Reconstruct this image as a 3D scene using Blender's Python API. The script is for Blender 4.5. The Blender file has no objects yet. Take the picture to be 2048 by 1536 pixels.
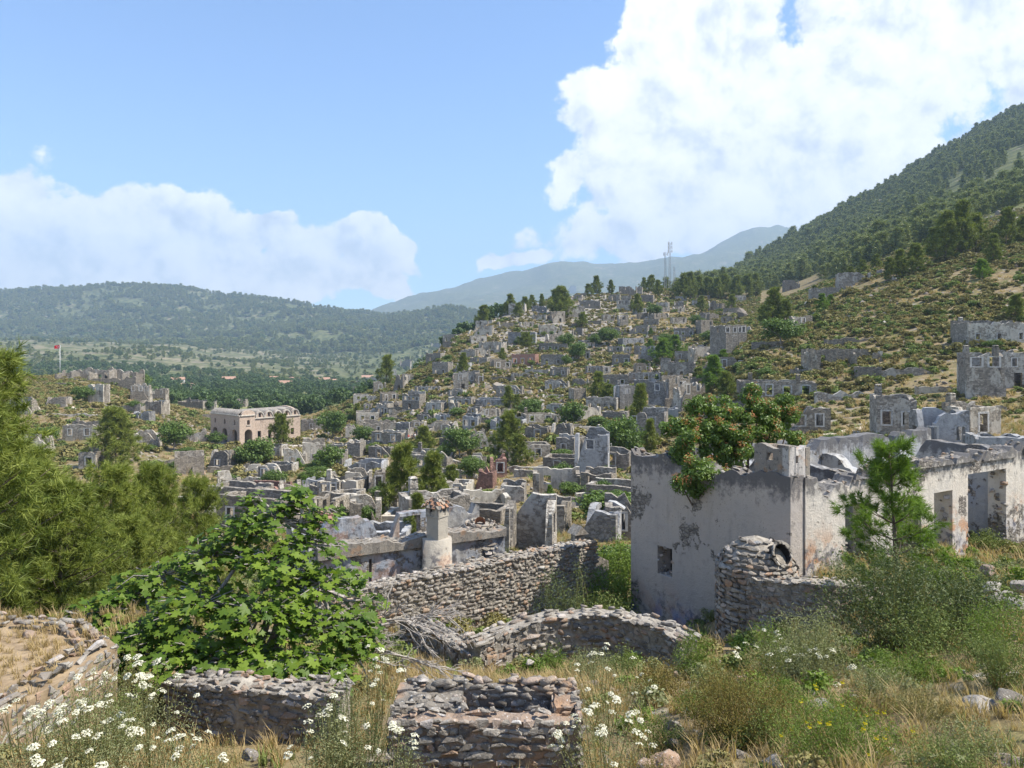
import bpy, bmesh, math, random
import numpy as np
from mathutils import Vector, Matrix, noise as mnoise

random.seed(7); rng = np.random.default_rng(7)
scene = bpy.context.scene
COL = scene.collection
R = math.radians

# ------------------------------------------------------------------ camera, sky, sun, exposure
F = 1462.0            # focal length in pixels of the 2048-wide photograph
HY = 700.0            # row of the horizon in the photograph
EYE = 50.0            # height of the eye above the valley floor datum
cam = bpy.data.cameras.new('camera'); camo = bpy.data.objects.new('camera', cam); COL.objects.link(camo)
cam.sensor_fit = 'HORIZONTAL'; cam.sensor_width = 36.0; cam.lens = 36.0 * F / 2048.0
cam.shift_y = -(768.0 - HY) / 2048.0
cam.clip_start = 0.1; cam.clip_end = 60000
camo.location = (0, 0, EYE); camo.rotation_euler = (R(90), 0, 0)
scene.camera = camo

SUN_AZ = R(95.0)     # clockwise from +Y (the view direction)
SUN_EL = R(54.0)
sd = Vector((math.sin(SUN_AZ)*math.cos(SUN_EL), math.cos(SUN_AZ)*math.cos(SUN_EL), math.sin(SUN_EL)))
sun = bpy.data.lights.new('sun', 'SUN'); suno = bpy.data.objects.new('sun', sun); COL.objects.link(suno)
sun.energy = 5.0; sun.angle = R(0.55); sun.color = (1.0, 0.94, 0.83)
suno.rotation_euler = (-sd).to_track_quat('-Z', 'Y').to_euler(); suno.location = (60, 0, 120)

vs = scene.view_settings
vs.view_transform = 'Standard'; vs.look = 'None'; vs.exposure = 0.95; vs.gamma = 1.0; vs.use_curve_mapping = False
scene.cycles.use_denoising = True
scene.cycles.max_bounces = 5; scene.cycles.diffuse_bounces = 2; scene.cycles.glossy_bounces = 2
scene.cycles.transmission_bounces = 3; scene.cycles.transparent_max_bounces = 6; scene.cycles.volume_bounces = 0
scene.cycles.caustics_reflective = False; scene.cycles.caustics_refractive = False
scene.cycles.use_fast_gi = False
scene.cycles.sample_clamp_indirect = 4.0

class NT:
    """small helper for building node trees"""
    def __init__(s, nt): s.nt = nt
    def n(s, typ, **kw):
        nd = s.nt.nodes.new(typ)
        for k, v in kw.items():
            setattr(nd, k, v)
        return nd
    def link(s, a, b): s.nt.links.new(a, b)
    def val(s, sock, v):
        if isinstance(v, bpy.types.NodeSocket): s.link(v, sock)
        else: sock.default_value = v
    def math(s, op, a, b=0.0, c=None, clamp=False):
        nd = s.n('ShaderNodeMath', operation=op); nd.use_clamp = clamp
        s.val(nd.inputs[0], a); s.val(nd.inputs[1], b)
        if c is not None: s.val(nd.inputs[2], c)
        return nd.outputs[0]
    def vmath(s, op, a, b=None):
        nd = s.n('ShaderNodeVectorMath', operation=op)
        s.val(nd.inputs[0], a)
        if b is not None: s.val(nd.inputs[1], b)
        return nd.outputs['Value'] if op in ('LENGTH', 'DOT_PRODUCT') else nd.outputs['Vector']
    def noise(s, vec, scale, detail=4.0, rough=0.55, dist=0.0):
        nd = s.n('ShaderNodeTexNoise'); s.val(nd.inputs['Vector'], vec)
        nd.inputs['Scale'].default_value = scale; nd.inputs['Detail'].default_value = detail
        nd.inputs['Roughness'].default_value = rough; nd.inputs['Distortion'].default_value = dist
        return nd.outputs['Fac']
    def voronoi(s, vec, scale, feature='F1', rand=1.0):
        nd = s.n('ShaderNodeTexVoronoi', feature=feature); s.val(nd.inputs['Vector'], vec)
        nd.inputs['Scale'].default_value = scale; nd.inputs['Randomness'].default_value = rand
        return nd
    def ramp(s, fac, stops):
        nd = s.n('ShaderNodeValToRGB'); s.val(nd.inputs[0], fac)
        cr = nd.color_ramp
        while len(cr.elements) < len(stops): cr.elements.new(0.5)
        for e, (p, c) in zip(cr.elements, stops):
            e.position = p; e.color = (c[0], c[1], c[2], 1) if len(c) == 3 else c
        return nd.outputs[0]
    def mix(s, fac, a, b, blend='MIX'):
        nd = s.n('ShaderNodeMix', data_type='RGBA', blend_type=blend)
        s.val(nd.inputs[0], fac); 
        for i, v in ((6, a), (7, b)):
            if isinstance(v, bpy.types.NodeSocket): s.link(v, nd.inputs[i])
            else: nd.inputs[i].default_value = (v[0], v[1], v[2], 1)
        return nd.outputs[2]
    def smooth(s, v, lo, hi, a=0.0, b=1.0):
        nd = s.n('ShaderNodeMapRange', interpolation_type='SMOOTHSTEP')
        s.val(nd.inputs[0], v); nd.inputs[1].default_value = lo; nd.inputs[2].default_value = hi
        nd.inputs[3].default_value = a; nd.inputs[4].default_value = b
        return nd.outputs[0]
    def bump(s, h, strength=0.5, dist=0.05):
        nd = s.n('ShaderNodeBump'); s.val(nd.inputs['Height'], h)
        nd.inputs['Strength'].default_value = strength; nd.inputs['Distance'].default_value = dist
        return nd.outputs[0]

def build_world():
    w = bpy.data.worlds.new('World'); scene.world = w; w.use_nodes = True
    t = NT(w.node_tree); w.node_tree.nodes.clear()
    out = t.n('ShaderNodeOutputWorld'); bg = t.n('ShaderNodeBackground')
    sky = t.n('ShaderNodeTexSky', sky_type='NISHITA'); sky.sun_disc = False
    sky.sun_elevation = SUN_EL; sky.sun_rotation = SUN_AZ; sky.altitude = 200
    sky.air_density = 1.0; sky.dust_density = 0.3; sky.ozone_density = 3.5
    tc = t.n('ShaderNodeTexCoord'); d = t.vmath('NORMALIZE', tc.outputs['Generated'])
    sp = t.n('ShaderNodeSeparateXYZ'); t.link(d, sp.inputs[0])
    az = t.math('ARCTAN2', sp.outputs[0], sp.outputs[1]); el = t.math('ARCSINE', sp.outputs[2])
    cb = t.n('ShaderNodeCombineXYZ'); t.link(az, cb.inputs[0]); t.link(el, cb.inputs[1])
    # warp the cloud outlines a little
    wn = t.n('ShaderNodeTexNoise'); t.link(d, wn.inputs['Vector']); wn.inputs['Scale'].default_value = 6.0; wn.inputs['Detail'].default_value = 6
    wv = t.vmath('SUBTRACT', wn.outputs['Color'], (0.5, 0.5, 0.5)); wv = t.vmath('MULTIPLY', wv, (0.20, 0.17, 0.0))
    p = t.vmath('ADD', cb.outputs[0], wv)
    # cumulus heaps standing round the horizon: azimuth, elevation, half width, half height (photograph pixels where in view)
    def A(px): return math.atan((px - 1024) / F)
    def E(px, py): return math.atan((HY - py) / F * math.cos(A(px)))
    heaps = [(50,505,190,105),(170,465,150,95),(270,425,110,65),(350,470,150,75),(430,480,80,65),(400,530,130,80),(180,550,380,80),(-150,430,200,130),
             (580,462,100,28),(660,505,80,55),(735,480,66,45),(760,530,70,40),(690,575,160,48),(790,590,75,32),(560,590,150,40),
             (1130,345,75,52),(1290,130,95,150),(1220,250,95,110),(1340,330,230,170),(1480,190,200,215),(1700,250,260,260),
             (1960,170,260,250),(1560,410,330,120),(1220,470,190,75),(1040,508,75,26),(1850,380,200,160),(2300,260,260,260)]
    L = [(A(px), E(px, py), rx / F, ry / F) for px, py, rx, ry in heaps]
    rr = random.Random(3)
    for k in range(16):      # the rest of the sky has the same fair-weather heaps
        a = 0.95 + (2*math.pi - 1.9) * (k + rr.random()*0.6) / 16.0
        a = (a + math.pi) % (2*math.pi) - math.pi
        L.append((a, rr.uniform(0.12, 0.38), rr.uniform(0.12, 0.24), rr.uniform(0.07, 0.17)))
    acc = None
    for a, e, ra, re in L:
        q = t.vmath('MULTIPLY', t.vmath('SUBTRACT', p, (a, e, 0)), (1/ra, 1/re, 0))
        v = t.math('SUBTRACT', 1.0, t.vmath('LENGTH', q))
        if acc is None: acc = v
        else:
            nd = t.n('ShaderNodeMath', operation='SMOOTH_MAX'); t.link(acc, nd.inputs[0]); t.link(v, nd.inputs[1]); nd.inputs[2].default_value = 0.14
            acc = nd.outputs[0]
    acc = t.math('MINIMUM', acc, 0.55)
    def billow(vec):
        nd = t.voronoi(vec, 11.0); nd.inputs['Detail'].default_value = 5.0; nd.inputs['Roughness'].default_value = 0.58; nd.normalize = True
        return t.math('SUBTRACT', 1.0, nd.outputs['Distance'])
    f0 = t.noise(d, 8.0, 11.0, 0.62, 0.2)
    dw = t.vmath('ADD', d, t.vmath('MULTIPLY', t.vmath('SUBTRACT', wn.outputs['Color'], (0.5, 0.5, 0.5)), (0.05, 0.05, 0.05)))
    b0 = billow(dw); b1 = billow(t.vmath('ADD', dw, tuple(sd*0.022)))
    neg = t.math('MINIMUM', t.math('MULTIPLY', acc, 0.95), t.math('MULTIPLY', acc, 1.7))
    dens = t.math('ADD', neg, t.math('ADD', t.math('MULTIPLY', t.math('SUBTRACT', f0, 0.49), 2.3), t.math('MULTIPLY', t.math('SUBTRACT', b0, 0.66), 1.9)))
    alpha = t.smooth(dens, -0.04, 0.22)
    core = t.smooth(dens, 0.15, 0.9)
    relief = t.math('MULTIPLY', t.math('SUBTRACT', b0, b1), 3.4)
    low = t.noise(d, 6.0, 4.0, 0.55)
    sh = t.math('ADD', t.math('ADD', 0.68, relief), t.math('MULTIPLY', t.math('SUBTRACT', 0.5, low), 0.8), clamp=True)
    sh = t.math('SUBTRACT', sh, t.math('MULTIPLY', core, 0.05), clamp=True)
    ccol = t.ramp(sh, [(0.0, (0.50, 0.55, 0.64)), (0.36, (0.74, 0.78, 0.85)), (0.62, (0.98, 0.98, 1.0)), (1.0, (1.14, 1.12, 1.08))])
    skyc = t.n('ShaderNodeMix', data_type='RGBA', blend_type='MULTIPLY'); skyc.inputs[0].default_value = 1.0
    t.link(sky.outputs[0], skyc.inputs[6]); skyc.inputs[7].default_value = SKY_K
    cc = t.n('ShaderNodeMix', data_type='RGBA', blend_type='MULTIPLY'); cc.inputs[0].default_value = 1.0
    t.link(ccol, cc.inputs[6]); cc.inputs[7].default_value = (CLOUD_K, CLOUD_K, CLOUD_K, 1)
    col = t.mix(t.math('MULTIPLY', alpha, 0.97), skyc.outputs[2], cc.outputs[2])
    t.link(col, bg.inputs[0]); bg.inputs[1].default_value = 0.112
    t.link(bg.outputs[0], out.inputs[0])
    w.cycles.sampling_method = 'MANUAL'; w.cycles.sample_map_resolution = 512
SKY_K = (0.90, 1.03, 1.17, 1)
CLOUD_K = 6.1
build_world()

# ------------------------------------------------------------------ terrain
# rows of the photograph at which the ground stands at a given distance (metres), column by column
NEAR = [(1.2, 3000), (3, 1830)]
TAB = {
 -700: [(5,1560),(7,1420),(9,1300),(12,1265),(18,1215),(25,1165),(40,1090),(60,1030),(90,975),(130,900),(160,850),(200,795),(240,755),(270,742),(330,790),(500,790),(700,765),(900,742),(1300,690),(1800,676),(2100,690),(2600,635),(3200,585),(3800,620),(5000,660),(9500,690)],
 0:    [(5,1560),(7,1440),(9,1340),(12,1290),(18,1230),(25,1180),(40,1110),(60,1050),(90,1000),(130,935),(160,880),(200,805),(230,770),(260,747),(310,795),(500,790),(700,765),(900,742),(1300,692),(1700,681),(2100,700),(2600,645),(3200,584),(3800,625),(5000,660),(9500,690)],
 200:  [(5,1600),(6,1530),(7,1480),(9,1385),(12,1330),(18,1250),(25,1190),(40,1120),(60,1060),(90,1000),(130,930),(170,862),(210,800),(240,764),(262,752),(310,800),(500,790),(700,768),(900,745),(1300,694),(1600,680),(2000,698),(2600,636),(3200,567),(3800,620),(5000,660),(9500,690)],
 330:  [(5,1620),(6,1550),(7,1485),(9,1395),(12,1340),(18,1258),(25,1195),(40,1122),(60,1062),(90,1002),(130,938),(170,880),(210,835),(250,810),(300,808),(400,806),(550,792),(750,768),(1000,742),(1400,694),(1700,684),(2100,700),(2600,636),(3200,566),(3800,620),(5000,660),(9500,690)],
 420:  [(5,1640),(6,1565),(7,1490),(9,1400),(12,1345),(18,1262),(25,1200),(40,1122),(60,1065),(90,1005),(130,950),(160,908),(185,896),(215,884),(250,850),(300,824),(400,808),(550,792),(750,772),(1000,750),(1500,705),(1800,692),(2200,692),(2700,632),(3200,585),(3800,630),(5000,665),(9500,690)],
 600:  [(5,1640),(6,1565),(7,1490),(9,1395),(12,1340),(16,1312),(20,1285),(25,1225),(40,1125),(60,1065),(90,1005),(130,945),(160,910),(185,894),(215,876),(250,858),(300,838),(400,815),(550,795),(750,772),(1000,757),(1500,725),(2000,690),(2600,640),(3100,607),(3700,640),(5000,665),(9500,690)],
 700:  [(5,1640),(6,1565),(7,1490),(9,1392),(12,1335),(16,1312),(20,1285),(25,1228),(30,1180),(40,1122),(60,1062),(90,1005),(130,942),(160,903),(200,866),(230,835),(255,800),(290,805),(400,810),(550,797),(750,775),(1000,757),(1500,730),(2200,670),(2800,640),(3100,630),(3700,650),(5500,640),(7600,640),(9500,680)],
 800:  [(5,1640),(6,1565),(7,1490),(9,1390),(12,1330),(16,1310),(20,1285),(24,1232),(30,1180),(40,1120),(60,1060),(80,1020),(100,985),(130,935),(160,888),(200,835),(230,790),(262,750),(300,785),(400,806),(550,797),(750,776),(1000,757),(1500,733),(2200,675),(2800,638),(3100,630),(3700,645),(5500,625),(7200,603),(8200,640),(9500,680)],
 900:  [(5,1640),(6,1565),(7,1490),(9,1390),(12,1340),(16,1315),(20,1285),(24,1240),(30,1180),(40,1115),(60,1055),(80,1010),(100,975),(130,920),(160,870),(200,800),(240,735),(280,690),(310,666),(360,720),(450,780),(750,776),(1000,757),(1500,733),(2200,670),(2700,612),(3100,640),(3700,650),(5500,605),(7200,571),(8200,620),(9500,670)],
 1000: [(5,1640),(6,1565),(7,1490),(9,1390),(12,1350),(16,1318),(20,1287),(24,1250),(30,1180),(40,1112),(60,1050),(80,1000),(100,960),(130,903),(160,852),(200,787),(240,730),(280,685),(320,641),(345,620),(400,680),(600,760),(1000,757),(1500,733),(2200,690),(2700,640),(3700,650),(5500,595),(7200,549),(8200,600),(9500,660)],
 1100: [(5,1640),(6,1565),(7,1490),(9,1390),(12,1350),(16,1320),(20,1290),(24,1260),(30,1180),(40,1110),(60,1050),(80,995),(100,950),(130,890),(160,840),(200,780),(240,725),(280,680),(320,638),(355,606),(385,590),(450,640),(700,740),(1500,733),(2700,680),(3700,650),(5500,585),(7200,528),(8200,590),(9500,650)],
 1200: [(5,1640),(6,1565),(7,1490),(9,1390),(12,1345),(16,1318),(20,1290),(24,1262),(30,1180),(40,1105),(60,1035),(80,985),(100,940),(130,882),(160,835),(200,775),(240,722),(280,677),(320,637),(360,604),(400,581),(470,630),(800,720),(1500,733),(2700,690),(3700,650),(5500,580),(7200,530),(8200,590),(9500,650)],
 1300: [(5,1640),(6,1565),(7,1490),(9,1390),(12,1340),(16,1310),(20,1290),(25,1262),(32,1180),(45,1085),(60,1025),(80,970),(100,925),(130,868),(160,823),(200,765),(240,712),(280,669),(320,636),(360,608),(400,588),(440,573),(520,600),(900,690),(1500,700),(2700,690),(3700,640),(5500,575),(7200,520),(8200,580),(9500,650)],
 1400: [(5,1570),(7,1450),(9,1390),(12,1340),(16,1308),(20,1285),(25,1235),(32,1130),(45,1050),(60,1000),(80,945),(100,900),(130,845),(160,798),(200,745),(240,700),(280,660),(320,632),(370,606),(420,590),(460,582),(600,572),(800,562),(900,575),(1500,640),(2700,650),(3700,620),(5500,560),(7200,490),(8200,560),(9500,650)],
 1500: [(5,1570),(7,1455),(9,1395),(12,1345),(16,1318),(18,1295),(20,1245),(23,1150),(27,1075),(34,1020),(45,975),(60,935),(80,890),(110,815),(130,762),(150,707),(175,680),(210,662),(260,640),(320,618),(400,600),(500,583),(700,556),(900,533),(1000,521),(1100,540),(1500,600),(2700,640),(5500,540),(7200,452),(8200,520),(9500,650)],
 1600: [(5,1550),(7,1440),(9,1390),(12,1340),(16,1302),(17.2,1290),(18.6,1195),(20,1168),(23,1125),(27,1075),(34,1020),(45,965),(60,925),(80,880),(110,805),(130,742),(150,692),(180,652),(220,622),(300,592),(400,575),(600,546),(800,510),(1000,468),(1100,490),(1500,560),(2700,620),(5500,540),(7200,462),(8200,520),(9500,650)],
 1700: [(5,1540),(7,1430),(9,1378),(12,1320),(16,1270),(17.2,1255),(18.6,1185),(20,1155),(26,1085),(34,1030),(45,965),(60,920),(80,868),(110,790),(130,722),(150,672),(180,620),(210,582),(240,558),(300,545),(400,528),(600,490),(800,448),(1000,407),(1100,425),(1500,520),(2700,600),(7200,520),(9500,650)],
 1800: [(5,1530),(7,1415),(9,1355),(12,1285),(16,1225),(17.5,1205),(19,1165),(20,1148),(26,1088),(34,1020),(45,955),(60,912),(80,858),(110,772),(130,702),(150,645),(180,582),(220,535),(260,514),(350,498),(500,468),(700,420),(900,375),(1040,350),(1150,370),(1500,460),(2700,580),(7200,600),(9500,650)],
 1900: [(5,1520),(7,1400),(9,1330),(12,1240),(16,1180),(20,1142),(26,1092),(34,1010),(45,945),(60,900),(80,838),(95,800),(110,752),(130,682),(150,618),(180,552),(220,500),(260,474),(350,452),(500,418),(700,362),(900,312),(1090,283),(1200,310),(1500,400),(2700,560),(7200,620),(9500,650)],
 2048: [(5,1500),(7,1380),(9,1300),(12,1220),(16,1170),(20,1135),(26,1105),(34,1000),(45,935),(60,885),(80,828),(95,788),(110,732),(130,655),(150,588),(180,518),(220,460),(260,428),(350,398),(500,352),(800,262),(1130,198),(1250,225),(1600,320),(2700,520),(7200,620),(9500,650)],
 2750: [(5,1460),(7,1330),(9,1250),(12,1170),(16,1120),(20,1090),(26,1050),(34,950),(45,880),(60,820),(80,750),(95,700),(110,640),(130,560),(150,490),(180,420),(220,370),(260,340),(350,300),(500,240),(800,130),(1200,60),(1350,100),(1700,240),(2700,480),(7200,620),(9500,650)],
}
LY0, LY1, NLY = math.log(1.2), math.log(9500), 420
PX0, PX1, NPX = -700.0, 2750.0, 231
def _table():
    ly = np.linspace(LY0, LY1, NLY); cols = sorted(TAB)
    C = np.array([np.interp(ly, [math.log(a) for a, b in NEAR + TAB[c]], [b for a, b in NEAR + TAB[c]]) for c in cols])
    px = np.linspace(PX0, PX1, NPX)
    G = np.array([np.interp(px, cols, C[:, j]) for j in range(NLY)]).T
    def blur(G, s, ax):
        k = np.arange(-int(3*s)-1, int(3*s)+2); w = np.exp(-(k/s)**2/2); w /= w.sum()
        P = np.pad(G, [(len(k)//2,)*2 if a == ax else (0, 0) for a in (0, 1)], mode='edge')
        return np.apply_along_axis(lambda v: np.convolve(v, w, 'valid'), ax, P)
    return blur(blur(G, 1.6, 0), 1.3, 1)
GT = _table()
def _lattice(seed):
    return np.random.default_rng(seed).random((257, 257))
LAT = [_lattice(s) for s in (11, 12, 13)]
def vnoise(x, y, k=0):
    L = LAT[k]; xi = np.floor(x).astype(int); yi = np.floor(y).astype(int)
    fx = x - xi; fy = y - yi; fx = fx*fx*(3-2*fx); fy = fy*fy*(3-2*fy)
    a = L[xi % 256, yi % 256]; b = L[(xi+1) % 256, yi % 256]; c = L[xi % 256, (yi+1) % 256]; d = L[(xi+1) % 256, (yi+1) % 256]
    return (a*(1-fx)+b*fx)*(1-fy) + (c*(1-fx)+d*fx)*fy - 0.5
def fbm2(x, y, octv=4, k=0):
    s = 0; a = 1.0
    for o in range(octv):
        s = s + a*vnoise(x*(2**o)+17*o, y*(2**o)+31*o, (k+o) % 3); a *= 0.5
    return s
def height(x, y):
    """ground height (world z) at x, y"""
    x = np.asarray(x, float); y = np.asarray(y, float)
    yy = np.clip(y, 1.3, 9400)
    px = np.clip(1024 + F*x/np.maximum(yy, 2.2), PX0, PX1-1)
    i = (px-PX0)/(PX1-PX0)*(NPX-1); j = (np.log(yy)-LY0)/(LY1-LY0)*(NLY-1)
    i0 = np.clip(i.astype(int), 0, NPX-2); j0 = np.clip(j.astype(int), 0, NLY-2); fi = i-i0; fj = j-j0
    row = (GT[i0, j0]*(1-fi)+GT[i0+1, j0]*fi)*(1-fj) + (GT[i0, j0+1]*(1-fi)+GT[i0+1, j0+1]*fi)*fj
    z = EYE - (row-HY)/F*yy
    far = np.clip((yy-60)/200, 0, 1)
    z = z + fbm2(x*0.9, y*0.9, 3, 1)*0.10*np.clip(yy/5, 0, 1) + fbm2(x/9, y/9, 3, 0)*0.55*far
    big = np.clip((yy-480)/500, 0, 1)
    rid = 1-np.abs(fbm2(x/420+3, y/420, 4, 2))*2.2
    z = z + big*(rid-0.6)*np.clip(yy*0.0105, 0, 30) + np.clip((yy-4200)/1500, 0, 1)*fbm2(x/900, y/900, 5, 1)*130
    z = z + np.clip((yy-1000)/800, 0, 1)*fbm2(x/70, y/70, 3, 2)*7
    return z
def hit(px, py, y0=3.0, y1=9000.0):
    """first ground point seen through a pixel"""
    t = (px-1024)/F; s = (HY-py)/F
    ys = np.exp(np.linspace(math.log(y0), math.log(y1), 1400))
    below = height(t*ys, ys) >= EYE + s*ys
    k = int(np.argmax(below)) if below.any() else 1399
    y = float(ys[k]); return Vector((t*y, y, float(height(t*y, y))))
def at(px, py, d):
    return Vector(((px-1024)/F*d, d, EYE+(HY-py)/F*d))
def gz(x, y): return float(height(x, y))
# ------------------------------------------------------------------ materials
MATS = {}
def new_mat(name):
    m = bpy.data.materials.new(name); m.use_nodes = True
    t = NT(m.node_tree); m.node_tree.nodes.clear()
    out = t.n('ShaderNodeOutputMaterial'); b = t.n('ShaderNodeBsdfPrincipled'); t.link(b.outputs[0], out.inputs[0])
    b.inputs['Roughness'].default_value = 0.9
    b.inputs['Specular IOR Level'].default_value = 0.25
    MATS[name] = m
    return m, t, b
def obj_coord(t, jitter=True):
    tc = t.n('ShaderNodeTexCoord'); v = tc.outputs['Object']
    if jitter:
        oi = t.n('ShaderNodeObjectInfo')
        cb = t.n('ShaderNodeCombineXYZ')
        for k in range(3): t.link(t.math('MULTIPLY', oi.outputs['Random'], (37.0, 53.0, 71.0)[k]), cb.inputs[k])
        v = t.vmath('ADD', v, cb.outputs[0])
    return v
def geo_pos(t): return t.n('ShaderNodeNewGeometry').outputs['Position']

def stone_house_mat(name, stone, plaster, dark, amount, tint=(1, 1, 1), cell=3.2):
    """rubble stone with remains of plaster and dark lichen"""
    m, t, b = new_mat(name)
    v = obj_coord(t)
    oi = t.n('ShaderNodeObjectInfo')
    vs_ = t.vmath('MULTIPLY', v, (1, 1, 1.7))
    cells = t.voronoi(vs_, cell); edge = t.voronoi(vs_, cell, 'DISTANCE_TO_EDGE').outputs['Distance']
    g = t.n('ShaderNodeSeparateColor'); t.link(cells.outputs['Color'], g.inputs[0])
    sc = t.mix(g.outputs[0], tuple(c*0.62 for c in stone), tuple(min(1, c*1.35) for c in stone))
    sc = t.mix(t.smooth(edge, 0.0, 0.10, 0.55, 0.0), sc, tuple(c*0.55 for c in stone))
    n1 = t.noise(v, 0.55, 6, 0.62); n2 = t.noise(v, 2.6, 5, 0.65); n3 = t.noise(v, 9.0, 4, 0.6)
    pm = t.math('ADD', t.math('ADD', n1, t.math('MULTIPLY', t.math('SUBTRACT', n2, 0.5), 0.5)), t.math('MULTIPLY', t.math('SUBTRACT', oi.outputs['Random'], 0.5), 0.22))
    pm = t.smooth(pm, 0.60-amount, 0.66-amount)
    pc = t.mix(t.smooth(n2, 0.3, 0.7), tuple(c*0.72 for c in plaster), plaster)
    col = t.mix(pm, sc, pc)
    dk = t.smooth(t.math('ADD', t.noise(t.vmath('MULTIPLY', v, (1, 1, 0.45)), 1.3, 7, 0.68), t.math('MULTIPLY', t.math('SUBTRACT', n3, 0.5), 0.35)), 0.52, 0.72)
    col = t.mix(t.math('MULTIPLY', dk, 0.72), col, dark)
    col = t.mix(0.25, col, t.ramp(n3, [(0.3, (0.35, 0.35, 0.35)), (0.7, (1, 1, 1))]), 'MULTIPLY')
    br = t.math('ADD', 0.86, t.math('MULTIPLY', oi.outputs['Random'], 0.40))
    cbr = t.n('ShaderNodeCombineXYZ')
    for k in range(3): t.link(t.math('MULTIPLY', br, tint[k]), cbr.inputs[k])
    col = t.mix(1.0, col, cbr.outputs[0], 'MULTIPLY')
    t.link(col, b.inputs['Base Color'])
    h = t.math('ADD', t.math('MULTIPLY', t.smooth(edge, 0, 0.12), t.math('SUBTRACT', 1.0, t.math('MULTIPLY', pm, 0.8))), t.math('MULTIPLY', n3, 0.5))
    t.link(t.bump(t.math('ADD', h, t.math('MULTIPLY', pm, 0.5)), 0.7, 0.06), b.inputs['Normal'])
    return m
stone_house_mat('house_grey', (0.30, 0.268, 0.225), (0.48, 0.445, 0.385), (0.09, 0.087, 0.085), 0.03)
stone_house_mat('house_pale', (0.31, 0.27, 0.215), (0.49, 0.445, 0.37), (0.12, 0.11, 0.10), 0.10)
stone_house_mat('house_blue', (0.27, 0.258, 0.24), (0.385, 0.383, 0.38), (0.11, 0.11, 0.112), 0.14)
stone_house_mat('house_red', (0.29, 0.17, 0.13), (0.36, 0.20, 0.15), (0.13, 0.10, 0.09), 0.10)
stone_house_mat('house_brown', (0.27, 0.235, 0.19), (0.40, 0.36, 0.30), (0.12, 0.11, 0.10), 0.0)
stone_house_mat('church_pink', (0.42, 0.325, 0.255), (0.51, 0.40, 0.315), (0.30, 0.23, 0.19), 0.22)
stone_house_mat('church_trim', (0.50, 0.45, 0.38), (0.58, 0.53, 0.45), (0.30, 0.27, 0.24), 0.2)
stone_house_mat('church_roof', (0.26, 0.23, 0.19), (0.31, 0.275, 0.23), (0.15, 0.14, 0.13), 0.02)
stone_house_mat('surround', (0.50, 0.49, 0.46), (0.60, 0.58, 0.54), (0.30, 0.29, 0.28), 0.2)

def simple_mat(name, c1, c2, scale=6.0, rough=0.9, bump=0.4, spec=0.2, jitter=True, bdist=0.03):
    m, t, b = new_mat(name); v = obj_coord(t, jitter)
    n = t.noise(v, scale, 6, 0.65); col = t.mix(t.smooth(n, 0.3, 0.7), c1, c2)
    t.link(col, b.inputs['Base Color']); b.inputs['Roughness'].default_value = rough; b.inputs['Specular IOR Level'].default_value = spec
    t.link(t.bump(n, bump, bdist), b.inputs['Normal']); return m
simple_mat('terracotta', (0.30, 0.16, 0.10), (0.42, 0.25, 0.16), 2.0)
simple_mat('far_roof', (0.34, 0.19, 0.13), (0.42, 0.27, 0.19), 0.8)
simple_mat('far_wall', (0.55, 0.52, 0.47), (0.65, 0.62, 0.56), 0.8)
simple_mat('bark', (0.10, 0.075, 0.055), (0.19, 0.15, 0.12), 14)
simple_mat('grey_bark', (0.20, 0.18, 0.155), (0.34, 0.31, 0.28), 22)
simple_mat('dead_wood', (0.36, 0.32, 0.28), (0.50, 0.46, 0.41), 22)
simple_mat('steel', (0.22, 0.23, 0.25), (0.34, 0.35, 0.37), 2, 0.55, 0.0, 0.5)
simple_mat('steel_red', (0.45, 0.16, 0.10), (0.50, 0.20, 0.13), 2, 0.6, 0.0, 0.4)
simple_mat('flag_red', (0.55, 0.01, 0.02), (0.60, 0.015, 0.03), 2, 0.8, 0.0)
simple_mat('flag_white', (0.80, 0.80, 0.80), (0.82, 0.82, 0.82), 2, 0.8, 0.0)
simple_mat('timber', (0.10, 0.075, 0.055), (0.17, 0.13, 0.10), 20)
simple_mat('path_dust', (0.47, 0.41, 0.32), (0.60, 0.54, 0.44), 0.6)
simple_mat('soil', (0.22, 0.16, 0.10), (0.36, 0.27, 0.17), 5.0, bump=0.8)
simple_mat('mortar', (0.19, 0.165, 0.135), (0.40, 0.36, 0.30), 7.0, bump=1.0, bdist=0.05)
simple_mat('skin', (0.42, 0.25, 0.17), (0.45, 0.27, 0.19), 3, 0.6, 0)
simple_mat('cloth_red', (0.50, 0.05, 0.06), (0.55, 0.07, 0.08), 3, 0.9, 0)
simple_mat('cloth_black', (0.02, 0.02, 0.025), (0.04, 0.04, 0.045), 3, 0.9, 0)
simple_mat('cloth_pale', (0.62, 0.62, 0.64), (0.70, 0.70, 0.72), 3, 0.9, 0)
simple_mat('cloth_blue', (0.07, 0.10, 0.18), (0.10, 0.13, 0.22), 3, 0.9, 0)
simple_mat('hair', (0.02, 0.015, 0.01), (0.05, 0.035, 0.02), 3, 0.7, 0)

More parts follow.
